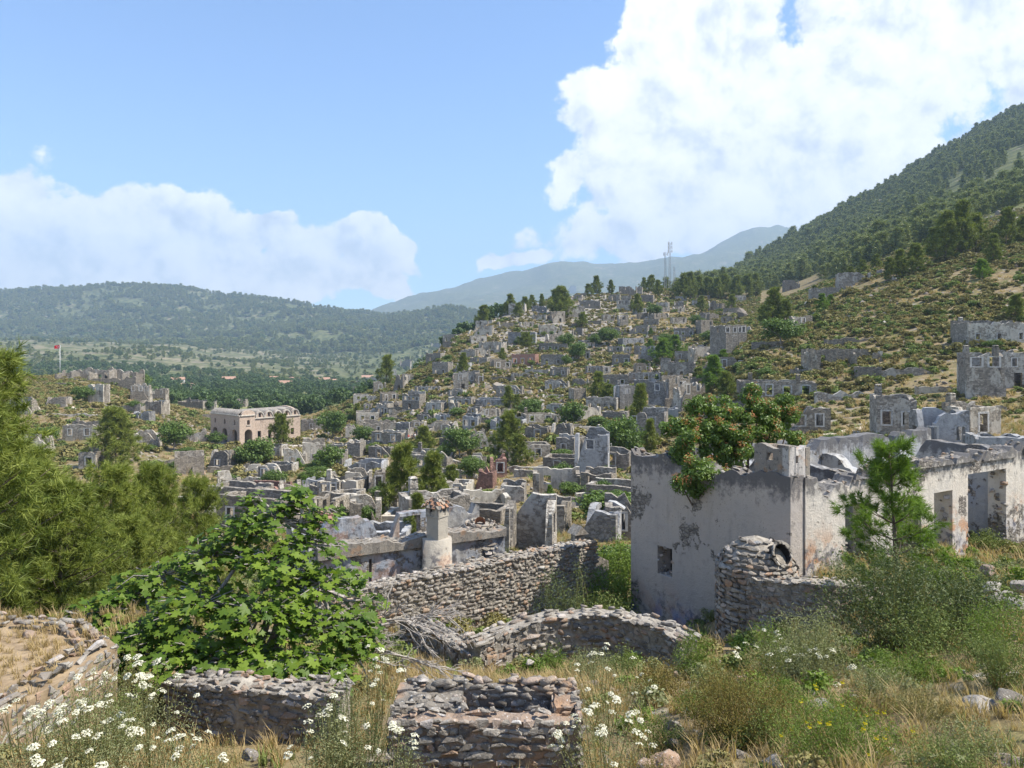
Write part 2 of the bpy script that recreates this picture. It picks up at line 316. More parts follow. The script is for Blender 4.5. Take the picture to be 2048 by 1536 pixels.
def rubble_mat():
    m, t, b = new_mat('rubble')
    oi = t.n('ShaderNodeObjectInfo'); at_ = t.n('ShaderNodeAttribute', attribute_name='var')
    v = obj_coord(t); pos = geo_pos(t)
    r = t.math('FRACT', t.math('ADD', oi.outputs['Random'], at_.outputs['Fac']))
    base = t.ramp(r, [(0.0, (0.165, 0.145, 0.12)), (0.35, (0.27, 0.24, 0.20)), (0.6, (0.36, 0.325, 0.275)), (0.80, (0.22, 0.19, 0.16)), (0.9, (0.36, 0.24, 0.16)), (1.0, (0.48, 0.46, 0.43))])
    n = t.noise(pos, 9.0, 7, 0.68); n2 = t.noise(pos, 38.0, 5, 0.65); n3 = t.noise(pos, 2.2, 4, 0.6)
    col = t.mix(t.smooth(n, 0.52, 0.68), base, (0.085, 0.082, 0.08))
    col = t.mix(t.smooth(n2, 0.58, 0.70), col, (0.56, 0.55, 0.52))
    col = t.mix(t.math('MULTIPLY', t.smooth(n3, 0.56, 0.68), 0.55), col, (0.40, 0.23, 0.12))
    t.link(col, b.inputs['Base Color']); b.inputs['Roughness'].default_value = 0.95
    t.link(t.bump(t.math('ADD', n, t.math('MULTIPLY', n2, 0.6)), 0.9, 0.03), b.inputs['Normal'])
rubble_mat()

def plaster_mat(name, base, warm, top_z, base_z, blue, orange, lichen=0.5):
    """weathered lime plaster: black lichen running down from the wall head, old blue wash and rust near the foot"""
    m, t, b = new_mat(name)
    pos = geo_pos(t); sp = t.n('ShaderNodeSeparateXYZ'); t.link(pos, sp.inputs[0]); z = sp.outputs[2]
    n1 = t.noise(pos, 0.8, 7, 0.62); n2 = t.noise(pos, 4.0, 7, 0.68); n3 = t.noise(pos, 18.0, 5, 0.7); st = t.noise(t.vmath('MULTIPLY', pos, (3.0, 3.0, 0.5)), 1.0, 6, 0.62)
    col = t.mix(t.smooth(n1, 0.35, 0.65), base, warm)
    col = t.mix(t.math('MULTIPLY', t.smooth(n2, 0.5, 0.75), 0.5), col, tuple(c*0.62 for c in base))
    col = t.mix(t.math('MULTIPLY', t.smooth(st, 0.52, 0.75), 0.30), col, (0.20, 0.185, 0.175))
    down = t.math('SUBTRACT', top_z, z)
    tl = t.math('SUBTRACT', t.math('ADD', t.math('MULTIPLY', n2, 1.1), t.math('MULTIPLY', st, 0.7)), t.math('MULTIPLY', down, 0.58))
    col = t.mix(t.math('MULTIPLY', t.smooth(tl, 0.40, 0.75), 0.85), col, (0.10, 0.095, 0.095))
    spk = t.smooth(t.math('ADD', n3, t.math('MULTIPLY', n1, 0.35)), 0.80, 0.86)
    col = t.mix(t.math('MULTIPLY', spk, lichen), col, (0.09, 0.085, 0.085))
    up = t.math('SUBTRACT', z, base_z)
    low = t.smooth(t.math('SUBTRACT', t.math('MULTIPLY', n1, 4.0), up), 0.1, 0.9)
    blk = t.math('MULTIPLY', low, t.smooth(n2, 0.44, 0.60))
    col = t.mix(t.math('MULTIPLY', blk, 0.9), col, (0.11, 0.105, 0.11))
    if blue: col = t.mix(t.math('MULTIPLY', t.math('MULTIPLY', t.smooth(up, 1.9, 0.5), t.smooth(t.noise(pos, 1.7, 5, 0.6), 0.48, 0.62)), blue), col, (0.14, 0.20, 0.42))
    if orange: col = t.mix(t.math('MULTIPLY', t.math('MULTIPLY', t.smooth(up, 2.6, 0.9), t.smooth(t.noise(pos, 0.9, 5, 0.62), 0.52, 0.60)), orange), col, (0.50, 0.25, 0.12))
    # places where the plaster has fallen off the rubble
    vs_ = t.vmath('MULTIPLY', pos, (1, 1, 1.7)); cells = t.voronoi(vs_, 6.5); edge = t.voronoi(vs_, 6.5, 'DISTANCE_TO_EDGE').outputs['Distance']
    g = t.n('ShaderNodeSeparateColor'); t.link(cells.outputs['Color'], g.inputs[0])
    rub = t.mix(g.outputs[0], (0.16, 0.14, 0.12), (0.36, 0.32, 0.27)); rub = t.mix(t.smooth(edge, 0.0, 0.12, 0.7, 0.0), rub, (0.09, 0.08, 0.07))
    peel = t.smooth(t.math('ADD', t.noise(pos, 0.55, 8, 0.66), t.math('MULTIPLY', t.math('SUBTRACT', n2, 0.5), 0.28)), 0.585, 0.60)
    col = t.mix(peel, col, rub)
    t.link(col, b.inputs['Base Color'])
    hh = t.math('ADD', t.math('ADD', t.math('MULTIPLY', n2, 0.8), t.math('MULTIPLY', n3, 0.5)), t.math('MULTIPLY', peel, t.math('SUBTRACT', t.math('MULTIPLY', t.smooth(edge, 0, .15), 0.7), 0.9)))
    t.link(t.bump(hh, 0.75, 0.06), b.inputs['Normal'])

def leaf_mat(name, c_dark, c_light, transl=0.35, rough=0.55, spec=0.3, ripe=None):
    m = bpy.data.materials.new(name); m.use_nodes = True; MATS[name] = m
    t = NT(m.node_tree); m.node_tree.nodes.clear()
    out = t.n('ShaderNodeOutputMaterial'); b = t.n('ShaderNodeBsdfPrincipled'); tr = t.n('ShaderNodeBsdfTranslucent'); mx = t.n('ShaderNodeMixShader')
    at_ = t.n('ShaderNodeAttribute', attribute_name='var'); oi = t.n('ShaderNodeObjectInfo')
    r = t.math('FRACT', t.math('ADD', at_.outputs['Fac'], t.math('MULTIPLY', oi.outputs['Random'], 0.0)))
    rv = t.math('ADD', t.math('MULTIPLY', r, 0.75), t.math('MULTIPLY', oi.outputs['Random'], 0.25))
    col = t.mix(rv, c_dark, c_light)
    if ripe: col = t.mix(t.smooth(r, 0.90, 0.93), col, ripe)
    t.link(col, b.inputs['Base Color']); b.inputs['Roughness'].default_value = rough; b.inputs['Specular IOR Level'].default_value = spec
    tcol = t.mix(0.5, col, t.mix(1.0, col, (1.5, 1.6, 0.5), 'MULTIPLY')); t.link(tcol, tr.inputs[0])
    mx.inputs[0].default_value = transl; t.link(b.outputs[0], mx.inputs[1]); t.link(tr.outputs[0], mx.inputs[2]); t.link(mx.outputs[0], out.inputs[0])
    return m
leaf_mat('pine_needles', (0.10, 0.14, 0.022), (0.30, 0.335, 0.07), 0.25)
leaf_mat('pine_young', (0.10, 0.17, 0.02), (0.20, 0.30, 0.05), 0.35)
leaf_mat('pine_mid', (0.09, 0.125, 0.022), (0.27, 0.30, 0.055), 0.2)
leaf_mat('forest_pine', (0.13, 0.165, 0.055), (0.30, 0.325, 0.105), 0.12)
leaf_mat('broadleaf', (0.06, 0.105, 0.020), (0.155, 0.225, 0.050), 0.25)
leaf_mat('valley_leaf', (0.045, 0.085, 0.022), (0.120, 0.175, 0.048), 0.2)
leaf_mat('fig_leaf', (0.048, 0.098, 0.010), (0.185, 0.260, 0.030), 0.32, 0.5, 0.25)
leaf_mat('smoke_leaf', (0.070, 0.125, 0.022), (0.18, 0.26, 0.055), 0.3, 0.45, 0.4)
leaf_mat('smoke_bloom', (0.42, 0.15, 0.07), (0.62, 0.32, 0.15), 0.3, 0.8)
leaf_mat('scrub', (0.14, 0.13, 0.048), (0.34, 0.29, 0.11), 0.15, 0.8)
leaf_mat('scrub_green', (0.10, 0.14, 0.035), (0.24, 0.28, 0.085), 0.2, 0.8)
leaf_mat('grey_shrub', (0.055, 0.080, 0.025), (0.150, 0.180, 0.070), 0.25, 0.6)
leaf_mat('pale_shrub', (0.17, 0.19, 0.085), (0.34, 0.35, 0.18), 0.3, 0.7)
leaf_mat('green_shrub', (0.085, 0.14, 0.02), (0.20, 0.28, 0.05), 0.3, 0.7)
leaf_mat('rusty_shrub', (0.15, 0.085, 0.025), (0.22, 0.20, 0.05), 0.25, 0.8)
leaf_mat('stem_green', (0.11, 0.11, 0.04), (0.27, 0.25, 0.10), 0.2, 0.8)
leaf_mat('yarrow_white', (0.52, 0.50, 0.38), (0.74, 0.72, 0.58), 0.2, 0.9)
leaf_mat('yellow_bloom', (0.60, 0.48, 0.02), (0.75, 0.62, 0.04), 0.2, 0.9)
leaf_mat('dry_grass', (0.27, 0.185, 0.085), (0.52, 0.40, 0.20), 0.3, 0.8)

def ground_mat():
    m, t, b = new_mat('ground')
    pos = geo_pos(t); fo = t.n('ShaderNodeAttribute', attribute_name='forest').outputs['Fac']; va = t.n('ShaderNodeAttribute', attribute_name='valley').outputs['Fac']
    rk = t.n('ShaderNodeAttribute', attribute_name='rocky').outputs['Fac']; bh = t.n('ShaderNodeAttribute', attribute_name='barehill').outputs['Fac']
    n1 = t.noise(pos, 0.09, 6, 0.62); n2 = t.noise(pos, 0.7, 6, 0.65); n3 = t.noise(pos, 5.0, 6, 0.68); n4 = t.noise(pos, 0.011, 6, 0.6)
    dry = t.mix(t.smooth(n2, 0.3, 0.7), (0.165, 0.125, 0.075), (0.31, 0.24, 0.14))
    dry = t.mix(t.math('MULTIPLY', t.smooth(t.noise(pos, 0.22, 6, 0.7), 0.44, 0.60), 0.8), dry, (0.165, 0.155, 0.065))
    rock = t.mix(t.smooth(n3, 0.35, 0.7), (0.20, 0.185, 0.17), (0.40, 0.375, 0.34))
    rm = t.smooth(t.math('ADD', t.noise(pos, 0.35, 8, 0.72), t.math('MULTIPLY', rk, 0.16)), 0.57, 0.63)
    near = t.mix(rm, dry, rock)
    near = t.mix(0.55, near, t.ramp(n3, [(0.25, (0.45, 0.43, 0.4)), (0.7, (1.1, 1.08, 1.0))]), 'MULTIPLY')
    wood = t.mix(t.smooth(n1, 0.35, 0.65), (0.075, 0.090, 0.036), (0.15, 0.155, 0.065))
    spots = t.voronoi(pos, 0.055).outputs['Distance']
    wood = t.mix(t.math('MULTIPLY', t.smooth(spots, 0.35, 0.75), 0.55), wood, (0.020, 0.034, 0.014))
    bare = t.smooth(t.math('ADD', n4, t.math('MULTIPLY', t.math('SUBTRACT', t.noise(pos, 0.05, 5, 0.7), 0.5), 0.9)), 0.60, 0.70); bare = t.math('MAXIMUM', bare, t.math('MULTIPLY', bh, t.math('MULTIPLY', 0.8, t.smooth(t.noise(pos, 0.035, 6, 0.7), 0.44, 0.62))))
    wood = t.mix(t.math('MULTIPLY', bare, 0.75), wood, t.mix(n2, (0.22, 0.175, 0.115), (0.33, 0.28, 0.21)))
    val = t.mix(t.smooth(t.noise(pos, 0.016, 4, 0.6), 0.4, 0.62), (0.055, 0.085, 0.028), (0.20, 0.20, 0.085))
    far = t.mix(va, wood, val)
    f2 = t.smooth(t.math('ADD', fo, t.math('MULTIPLY', t.math('SUBTRACT', t.noise(pos, 0.03, 5, 0.65), 0.5), 0.6)), 0.35, 0.65)
    t.link(t.mix(f2, near, far), b.inputs['Base Color']); b.inputs['Roughness'].default_value = 1.0; b.inputs['Specular IOR Level'].default_value = 0.1
    h = t.math('ADD', t.math('MULTIPLY', n3, 0.12), t.math('MULTIPLY', n2, 0.5))
    t.link(t.bump(h, 0.8, 0.35), b.inputs['Normal'])
ground_mat()

# ------------------------------------------------------------------ mesh helpers
def mesh_np(name, verts, tris=None, quads=None, var=None, mats=(), smooth=False, face_mat=None):
    """a mesh from numpy arrays; var = one random value per vertex for the leaf and stone colours"""
    me = bpy.data.meshes.new(name)
    verts = np.asarray(verts, np.float32); nt_ = 0 if tris is None else len(tris); nq = 0 if quads is None else len(quads)
    me.vertices.add(len(verts)); me.vertices.foreach_set('co', verts.ravel())
    loops = []; starts = []
    if nt_: loops.append(np.asarray(tris, np.int32).ravel()); starts.append(np.arange(nt_)*3)
    if nq: loops.append(np.asarray(quads, np.int32).ravel()); starts.append(nt_*3+np.arange(nq)*4)
    lo = np.concatenate(loops); st = np.concatenate(starts).astype(np.int32)
    me.loops.add(len(lo)); me.loops.foreach_set('vertex_index', lo)
    me.polygons.add(nt_+nq); me.polygons.foreach_set('loop_start', st)
    if face_mat is not None: me.polygons.foreach_set('material_index', np.asarray(face_mat, np.int32))
    if smooth: me.polygons.foreach_set('use_smooth', np.ones(nt_+nq, bool))
    me.update(calc_edges=True)
    if var is not None:
        a = me.attributes.new('var', 'FLOAT', 'POINT'); a.data.foreach_set('value', np.asarray(var, np.float32))
    for mm in mats: me.materials.append(MATS[mm] if isinstance(mm, str) else mm)
    return me
class MB:
    """collects boxes, tubes and loose faces that make ONE mesh object"""
    def __init__(s): s.v = []; s.f = []
    def quadface(s, *pts):
        k = len(s.v); s.v += [tuple(p) for p in pts]; s.f.append(tuple(range(k, k+len(pts))))
    def box(s, c, size, rz=0.0, taper=1.0, jit=0.0, rnd=random):
        k = len(s.v); ca, sa = math.cos(rz), math.sin(rz)
        for dz in (-1, 1):
            f = taper if dz > 0 else 1.0
            for dx, dy in ((-1, -1), (1, -1), (1, 1), (-1, 1)):
                x = dx*size[0]/2*f + rnd.uniform(-jit, jit); y = dy*size[1]/2*f + rnd.uniform(-jit, jit); z = dz*size[2]/2 + rnd.uniform(-jit, jit)
                s.v.append((c[0]+x*ca-y*sa, c[1]+x*sa+y*ca, c[2]+z))
        for q in ((0,3,2,1),(4,5,6,7),(0,1,5,4),(1,2,6,5),(2,3,7,6),(3,0,4,7)): s.f.append(tuple(k+i for i in q))
    def tube(s, pts, radii, n=6, cap=True):
        pts = [Vector(p) for p in pts]; k0 = len(s.v)
        for i, p in enumerate(pts):
            d = (pts[min(i+1, len(pts)-1)] - pts[max(i-1, 0)]).normalized()
            a = d.orthogonal().normalized() if abs(d.z) > 0.9 else d.cross(Vector((0, 0, 1))).normalized(); bb = d.cross(a)
            for j in range(n):
                an = 2*math.pi*j/n; s.v.append(tuple(p + (a*math.cos(an)+bb*math.sin(an))*radii[i]))
        for i in range(len(pts)-1):
            for j in range(n):
                s.f.append((k0+i*n+j, k0+i*n+(j+1) % n, k0+(i+1)*n+(j+1) % n, k0+(i+1)*n+j))
        if cap:
            s.f.append(tuple(k0+j for j in reversed(range(n)))); e = k0+(len(pts)-1)*n; s.f.append(tuple(e+j for j in range(n)))
    def mesh(s, name, mat, smooth=False):
        me = bpy.data.meshes.new(name); me.from_pydata(s.v, [], s.f); me.update()
        me.materials.append(MATS[mat]); 
        if smooth: me.polygons.foreach_set('use_smooth', [True]*len(me.polygons))
        return me
def link(o, parent=None):
    COL.objects.link(o)
    if parent is not None: o.parent = parent
    return o
def tag(o, label, cat=None, group=None, kind=None):
    if label: o['label'] = label
    if cat: o['category'] = cat
    if group: o['group'] = group
    if kind: o['kind'] = kind
    return o
def thing(name, label, cat, loc=(0, 0, 0), rz=0.0, group=None, scale=None):
    o = bpy.data.objects.new(name, None); COL.objects.link(o); o.location = loc; o.rotation_euler = (0, 0, rz)
    o.empty_display_size = 0.2; o['kind'] = 'thing'
    if scale: o.scale = (scale,)*3 if not hasattr(scale, '__len__') else scale
    return tag(o, label, cat, group)
def part(name, me, parent, loc=None, rot=None, scale=None, kind=None, label=None):
    o = bpy.data.objects.new(name, me); link(o, parent)
    if loc is not None: o.location = loc
    if rot is not None: o.rotation_euler = rot
    if scale is not None: o.scale = scale if hasattr(scale, '__len__') else (scale,)*3
    if kind: o['kind'] = kind
    if label: o['label'] = label
    return o
def copy_tree(src, loc, rz=0.0, scale=1.0, label=None, group=None, cat=None):
    o = src.copy(); COL.objects.link(o); o.location = loc; o.rotation_euler = (0, 0, rz); o.scale = scale if hasattr(scale, '__len__') else (scale,)*3
    if label: o['label'] = label
    if group: o['group'] = group
    for ch in src.children:
        c = ch.copy(); COL.objects.link(c); c.parent = o
        for g in ch.children:
            d = g.copy(); COL.objects.link(d); d.parent = c
    return o
def hide_proto(o):
    """a prototype that was only built to be copied: taken out of the scene again"""
    for ch in list(o.children):
        for g in list(ch.children): bpy.data.objects.remove(g)
        bpy.data.objects.remove(ch)
    bpy.data.objects.remove(o)

# ------------------------------------------------------------------ the ground sheet
def build_ground():
    NS, NY = 420, 470
    ys = np.concatenate([[-25, -10, -4, -1, 0.6], np.exp(np.linspace(math.log(1.3), math.log(9400), NY))])
    s = np.linspace(-1.22, 1.22, NS)
    S, Y = np.meshgrid(s, ys); X = S*(np.abs(Y)+5.0)
    Z = height(X, Y); Z[Y < 1.3] = (height(X, np.full_like(Y, 1.3)) + np.maximum(0, -Y)*0.12)[Y < 1.3]
    Z[Y < 2.0] = np.minimum(Z[Y < 2.0], EYE-1.55)
    V = np.stack([X, Y, Z], -1).reshape(-1, 3); n = len(ys)
    i = np.arange(n-1)[:, None]*NS + np.arange(NS-1)[None, :]
    Q = np.stack([i, i+1, i+NS+1, i+NS], -1).reshape(-1, 4)
    me = mesh_np('ground', V, quads=Q, mats=('ground',), smooth=True)
    px = 1024 + F*X/np.maximum(Y, 2); 
    forest = forest_mask(px, Y); valley = valley_mask(px, Y)
    rocky = np.clip((px-930)/100, 0, 1)*np.clip((1320-px)/150, 0, 1)*np.clip((Y-240)/40, 0, 1)*np.clip((420-Y)/40, 0, 1)
    for nm, arr in (('forest', forest), ('valley', valley), ('rocky', rocky), ('barehill', np.maximum(sstep(Y, 900, 1050)*sstep(Y, 2000, 1750)*sstep(px, 760, 600), sstep(px, 1780, 1950)*sstep(Y, 780, 950)*0.9))):
        a = me.attributes.new(nm, 'FLOAT', 'POINT'); a.data.foreach_set('value', arr.ravel().astype(np.float32))
    o = bpy.data.objects.new('ground', me); link(o); tag(o, 'dry stony hillside, valley floor and wooded hills', kind='structure')
def sstep(v, a, b):
    k = np.clip((v-a)/(b-a), 0, 1); return k*k*(3-2*k)
def forest_mask(px, y):
    right = sstep(px, 1330, 1420)*sstep(y, 430, 500)
    right = np.maximum(right, sstep(px, 1600, 1700)*sstep(y, 255, 330))
    return np.maximum(right, np.maximum(sstep(y, 290, 330)*sstep(780-px*0, 0, 1)*sstep(px, 780, 700), sstep(y, 430, 520)))
def valley_mask(px, y):
    return sstep(y, 285, 320)*sstep(y, 800, 620)*sstep(px, 1150, 1050)
build_ground()

def build_haze():
    mb = MB(); mb.box((0, 4600, 700), (25000, 9900, 1540)); 
    me = bpy.data.meshes.new('haze'); me.from_pydata(mb.v, [], mb.f)
    m = bpy.data.materials.new('haze'); m.use_nodes = True; t = NT(m.node_tree); m.node_tree.nodes.clear()
    out = t.n('ShaderNodeOutputMaterial'); pv = t.n('ShaderNodeVolumePrincipled')
    pv.inputs['Color'].default_value = (0.56, 0.76, 1.0, 1); pv.inputs['Density'].default_value = 1.45e-4; pv.inputs['Anisotropy'].default_value = 0.0
    t.link(pv.outputs[0], out.inputs['Volume']); me.materials.append(m)
    o = bpy.data.objects.new('haze', me); link(o); tag(o, 'thin blue summer haze filling the air', kind='stuff')
build_haze()
# ------------------------------------------------------------------ plants: generators
def unit(v): return v/np.maximum(np.linalg.norm(v, axis=-1, keepdims=True), 1e-9)
def rand_dirs(n, g): return unit(g.normal(size=(n, 3)))
def needles(cent, dirs, per, length, width, g, spread=0.75):
    """bundles of needles: one thin triangle each"""
    n = len(cent); c = np.repeat(cent, per, 0); d = np.repeat(dirs, per, 0)
    a = unit(d*(1-spread*0.45) + rand_dirs(n*per, g)*spread); Ln = length*g.uniform(0.65, 1.15, (n*per, 1))
    w = unit(np.cross(a, rand_dirs(n*per, g)))*width*0.5
    b0 = c - d*length*g.uniform(0, 0.5, (n*per, 1))
    tip = b0 + a*Ln; tip[:, 2] -= 0.06*length
    V = np.stack([b0-w, b0+w, tip], 1).reshape(-1, 3); T = np.arange(len(V)).reshape(-1, 3)
    var = np.repeat(np.clip(np.repeat(g.random(n), per)+g.normal(0, 0.12, n*per), 0.0, 0.99), 3)
    return V, T, var
def cards(pos, nrm, size, g, aspect=0.6, fold=0.25, var=None):
    """leaf-shaped faces: a rhomb of two triangles folded along its rib"""
    n = len(pos); ax = unit(np.cross(nrm, rand_dirs(n, g))); bx = np.cross(nrm, ax)
    s = np.asarray(size).reshape(-1, 1)*g.uniform(0.7, 1.25, (n, 1))
    p0 = pos-ax*s*0.5; p2 = pos+ax*s*0.5; up = nrm*s*fold
    p1 = pos+bx*s*aspect*0.5+up*0.5; p3 = pos-bx*s*aspect*0.5+up*0.5
    V = np.stack([p0, p1, p2, p3], 1).reshape(-1, 3); k = np.arange(n)[:, None]*4
    T = np.concatenate([k+[0, 1, 2], k+[0, 2, 3]], 0)
    vv = np.repeat(g.random(n) if var is None else var, 4)
    return V, T, vv
def join(*parts_):
    V = []; T = []; W = []; k = 0
    for v, t_, w in parts_:
        V.append(v); T.append(t_+k); W.append(w); k += len(v)
    return np.concatenate(V), np.concatenate(T), np.concatenate(W)
def clump_leaves(centres, radii, per, size, g, aspect=0.6, squash=0.75, updir=0.35):
    out = []
    for c, r in zip(centres, radii):
        d = rand_dirs(per, g); rad = r*np.power(g.random((per, 1)), 0.35)
        p = np.array(c)+d*rad*np.array([1, 1, squash]); nn = unit(d*0.7+rand_dirs(per, g)*0.8+np.array([0, 0, updir]))
        base = g.random()
        out.append(cards(p, nn, np.full(per, size), g, aspect, var=np.clip(base*0.55+g.random(per)*0.45, 0, 0.99)))
    return join(*out)
def branches(mb, g, base, top, r0, n_limbs, reach, lift=0.35, sides=6, start=0.35):
    """tapered trunk with limbs; returns limb tips"""
    base = np.array(base, float); top = np.array(top, float); tips = []
    ks = np.linspace(0, 1, 6); wob = g.normal(0, r0*0.9, (6, 3)); wob[0] = 0; wob[:, 2] = 0
    pts = [tuple(base+(top-base)*k+w) for k, w in zip(ks, wob)]
    mb.tube(pts, [r0*(1-0.8*k)+0.004 for k in ks], sides)
    for i in range(n_limbs):
        k = start+(0.95-start)*(i+g.random()*0.7)/n_limbs; p = base+(top-base)*k
        an = i*2.4+g.random(); ln = reach*(1-0.5*k)*g.uniform(0.7, 1.15)
        e = p+np.array([math.cos(an)*ln, math.sin(an)*ln, ln*lift*g.uniform(0.4, 1.4)])
        mid = (p+e)/2+np.array([0, 0, -0.06*ln]); r = r0*(1-0.75*k)*0.55
        mb.tube([tuple(p), tuple(mid), tuple(e)], [r, r*0.7, r*0.3+0.003], 4, False); tips.append((p, e))
    return tips

def pine_meshes(seed, h, width, whorls, per_whorl, sub, tufts, per, nl, nw, start=0.08, shape=0.8, mat='pine_mid', trunk_r=0.12, top_shoot=0.5):
    """trunk + crown meshes of one pine of height h"""
    g = np.random.default_rng(seed); mb = MB(); C = []; D = []
    ks = np.linspace(0, 1, 7); lean = g.normal(0, 0.03*h, 2)
    def axis(k): return np.array([lean[0]*k*k, lean[1]*k*k, h*k])
    mb.tube([tuple(axis(k)) for k in ks], [trunk_r*(1-0.92*k)+0.006 for k in ks], 7)
    for w in range(whorls):
        k = start+(1-start)*(w+0.5*g.random())/whorls
        env = width*(1-k)**shape*(0.75+0.5*g.random())+0.03*h*(1-k)+0.03*h
        lower = 0.55+0.45*min(1, (k-start)/0.15+0.2)
        for i in range(per_whorl):
            an = 2*math.pi*(i+g.random()*0.8)/per_whorl+w*1.3; ln = env*lower*g.uniform(0.55, 1.2)
            p = axis(k); dirv = np.array([math.cos(an), math.sin(an), 0.15+0.75*k*g.uniform(0.5, 1.2)]); dirv /= np.linalg.norm(dirv)
            e = p+dirv*ln; e[2] += 0.12*ln
            mb.tube([tuple(p), tuple((p+e)/2+np.array([0, 0, -0.05*ln])), tuple(e)], [trunk_r*0.28*(1-k)+0.006, trunk_r*0.18*(1-k)+0.005, 0.004], 4, False)
            for s_ in range(sub):
                q = g.uniform(0.30, 1.0); b = p+(e-p)*q
                sd_ = unit(dirv*0.7+rand_dirs(1, g)[0]*0.75+np.array([0, 0, 0.25])); sl = ln*0.42*(1.15-q*0.6)*g.uniform(0.5, 1.1)+0.02*h
                f = b+sd_*sl
                for u in range(tufts):
                    C.append(b+(f-b)*(0.35+0.65*(u+1)/tufts)+g.normal(0, 0.012*h, 3)); D.append(sd_)
    for u in range(6): C.append(axis(1)+np.array([0, 0, -0.02*h*u])+g.normal(0, 0.008*h, 3)); D.append(np.array([0, 0, 1.0]))
    V, T, W = needles(np.array(C), unit(np.array(D)), per, nl, nw, g)
    return mb.mesh('trunk', 'bark', True), mesh_np('crown', V, tris=T, var=W, mats=(mat,))
def pine_proto(*a, **k):
    tr, cr = pine_meshes(*a, **k); return (tr, cr)
def broad_meshes(seed, h, w, n_clumps, per, leaf, mat='broadleaf', trunk_r=0.12, low=0.25, aspect=0.65):
    g = np.random.default_rng(seed); mb = MB()
    tips = branches(mb, g, (0, 0, -0.2), (0.05*h*g.normal(), 0.05*h*g.normal(), h*0.75), trunk_r, 9, w*0.42, 0.6)
    cs = []; rs = []
    for i in range(n_clumps):
        d = rand_dirs(1, g)[0]; k = g.random()**0.45
        z = low*h+(h*(1-low))*(0.5+0.5*d[2]*k)*0.95
        sh = 0.62+0.38*math.sin(math.pi*min(1, max(0, (z/h-low*0.5))))
        cs.append((d[0]*k*w*0.42*sh, d[1]*k*w*0.42*sh, z)); rs.append(w*g.uniform(0.10, 0.20))
    V, T, W = clump_leaves(cs, rs, per, leaf, g, aspect)
    return mb.mesh('trunk', 'grey_bark', True), mesh_np('crown', V, tris=T, var=W, mats=(mat,))

PINES = [pine_meshes(21, 8.0, 2.3, 13, 6, 5, 3, 13, 0.62, 0.075, shape=0.75),
         pine_meshes(22, 8.0, 3.0, 11, 6, 6, 3, 13, 0.62, 0.075, shape=0.55),
         pine_meshes(23, 8.0, 2.0, 14, 6, 5, 3, 13, 0.60, 0.075, shape=0.9),
         pine_meshes(24, 8.0, 3.4, 8, 7, 6, 3, 13, 0.60, 0.075, start=0.42, shape=0.45, trunk_r=0.16)]
YOUNG = [(a, b.copy()) for a, b in PINES[:3]]
for a, b in YOUNG: b.materials.clear(); b.materials.append(MATS['pine_young'])
BROAD = [broad_meshes(31, 5.0, 5.6, 46, 70, 0.34), broad_meshes(32, 5.0, 5.0, 42, 70, 0.32), broad_meshes(33, 5.0, 6.4, 50, 64, 0.36)]
def put_tree(protos, k, name, label, cat, loc, h, h0, rz=None, group=None, wide=1.0):
    tr, cr = protos[k % len(protos)]
    s = h/h0; o = thing(name, label, cat, loc, random.uniform(0, 6.28) if rz is None else rz, group, (s*wide, s*wide, s))
    part('trunk', tr, o); part('crown', cr, o)
    return o

def hull_mesh(name, seed, sx, sy, sz, n=13, mat='rubble'):
    g = np.random.default_rng(seed); bm = bmesh.new()
    P = rand_dirs(n, g); P = np.sign(P)*np.abs(P)**0.7*np.array([sx, sy, sz])*0.56
    for p in P: bm.verts.new(p)
    r = bmesh.ops.convex_hull(bm, input=bm.verts)
    bmesh.ops.delete(bm, geom=[v for v in bm.verts if not v.link_faces], context='VERTS')
    me = bpy.data.meshes.new(name); bm.to_mesh(me); bm.free(); me.materials.append(MATS[mat]); return me
STONES = [hull_mesh('stone', 100+i, *s) for i, s in enumerate([(1.3,.8,.7),(1.1,.9,.8),(1.4,.8,.55),(1.0,.8,.9),(1.2,.8,.6),(.9,.8,.7),(1.5,.8,.6),(1.15,.85,.75)])]
def stone_arrays():
    out = []
    for me in STONES:
        v = np.array([p.co[:] for p in me.vertices]); f = []
        for p in me.polygons:
            for k in range(1, len(p.vertices)-1): f.append((p.vertices[0], p.vertices[k], p.vertices[k+1]))
        out.append((v, np.array(f)))
    return out
STONE_ARR = stone_arrays()
def lay_stones(root, placements, limit=300, depth_k=0.62):
    """placements: (point, tangent, normal, size) -> the nearest `limit` become stone parts, the others one part of loose-coursed rubble"""
    order = sorted(range(len(placements)), key=lambda i: (Vector(placements[i][0])-Vector((0, 0, EYE))).length)
    rest = []; g = random.Random(len(placements))
    inv = root.matrix_basis.inverted() if root else Matrix()
    for n, i in enumerate(order):
        p, tx, nn, s = placements[i]
        tx = Vector(tx).normalized(); nn = Vector(nn); nn = (nn-tx*nn.dot(tx)).normalized(); up = tx.cross(nn)*-1
        M = Matrix((tx, nn, up)).transposed().to_4x4()
        M = Matrix.Translation(Vector(p)) @ M @ Matrix.Rotation(g.uniform(-.22, .22), 4, 'Y') @ Matrix.Diagonal((s*g.uniform(.75, 1.3), s*depth_k*g.uniform(.8, 1.15), s*g.uniform(.65, 1.1), 1))
        k = g.randrange(len(STONES))
        if n < limit:
            o = bpy.data.objects.new('stone', STONES[k]); link(o, root); o.matrix_basis = inv @ M
        else:
            v, f = STONE_ARR[k]; A = np.array(M)
            rest.append((v @ A[:3, :3].T + A[:3, 3], f, np.full(len(v), g.random())))
    if rest:
        V, T, W = join(*rest); me = mesh_np('rubble', V, tris=T, var=W, mats=('rubble',))
        o = part('rubble', me, root, kind='stuff'); o.matrix_basis = inv

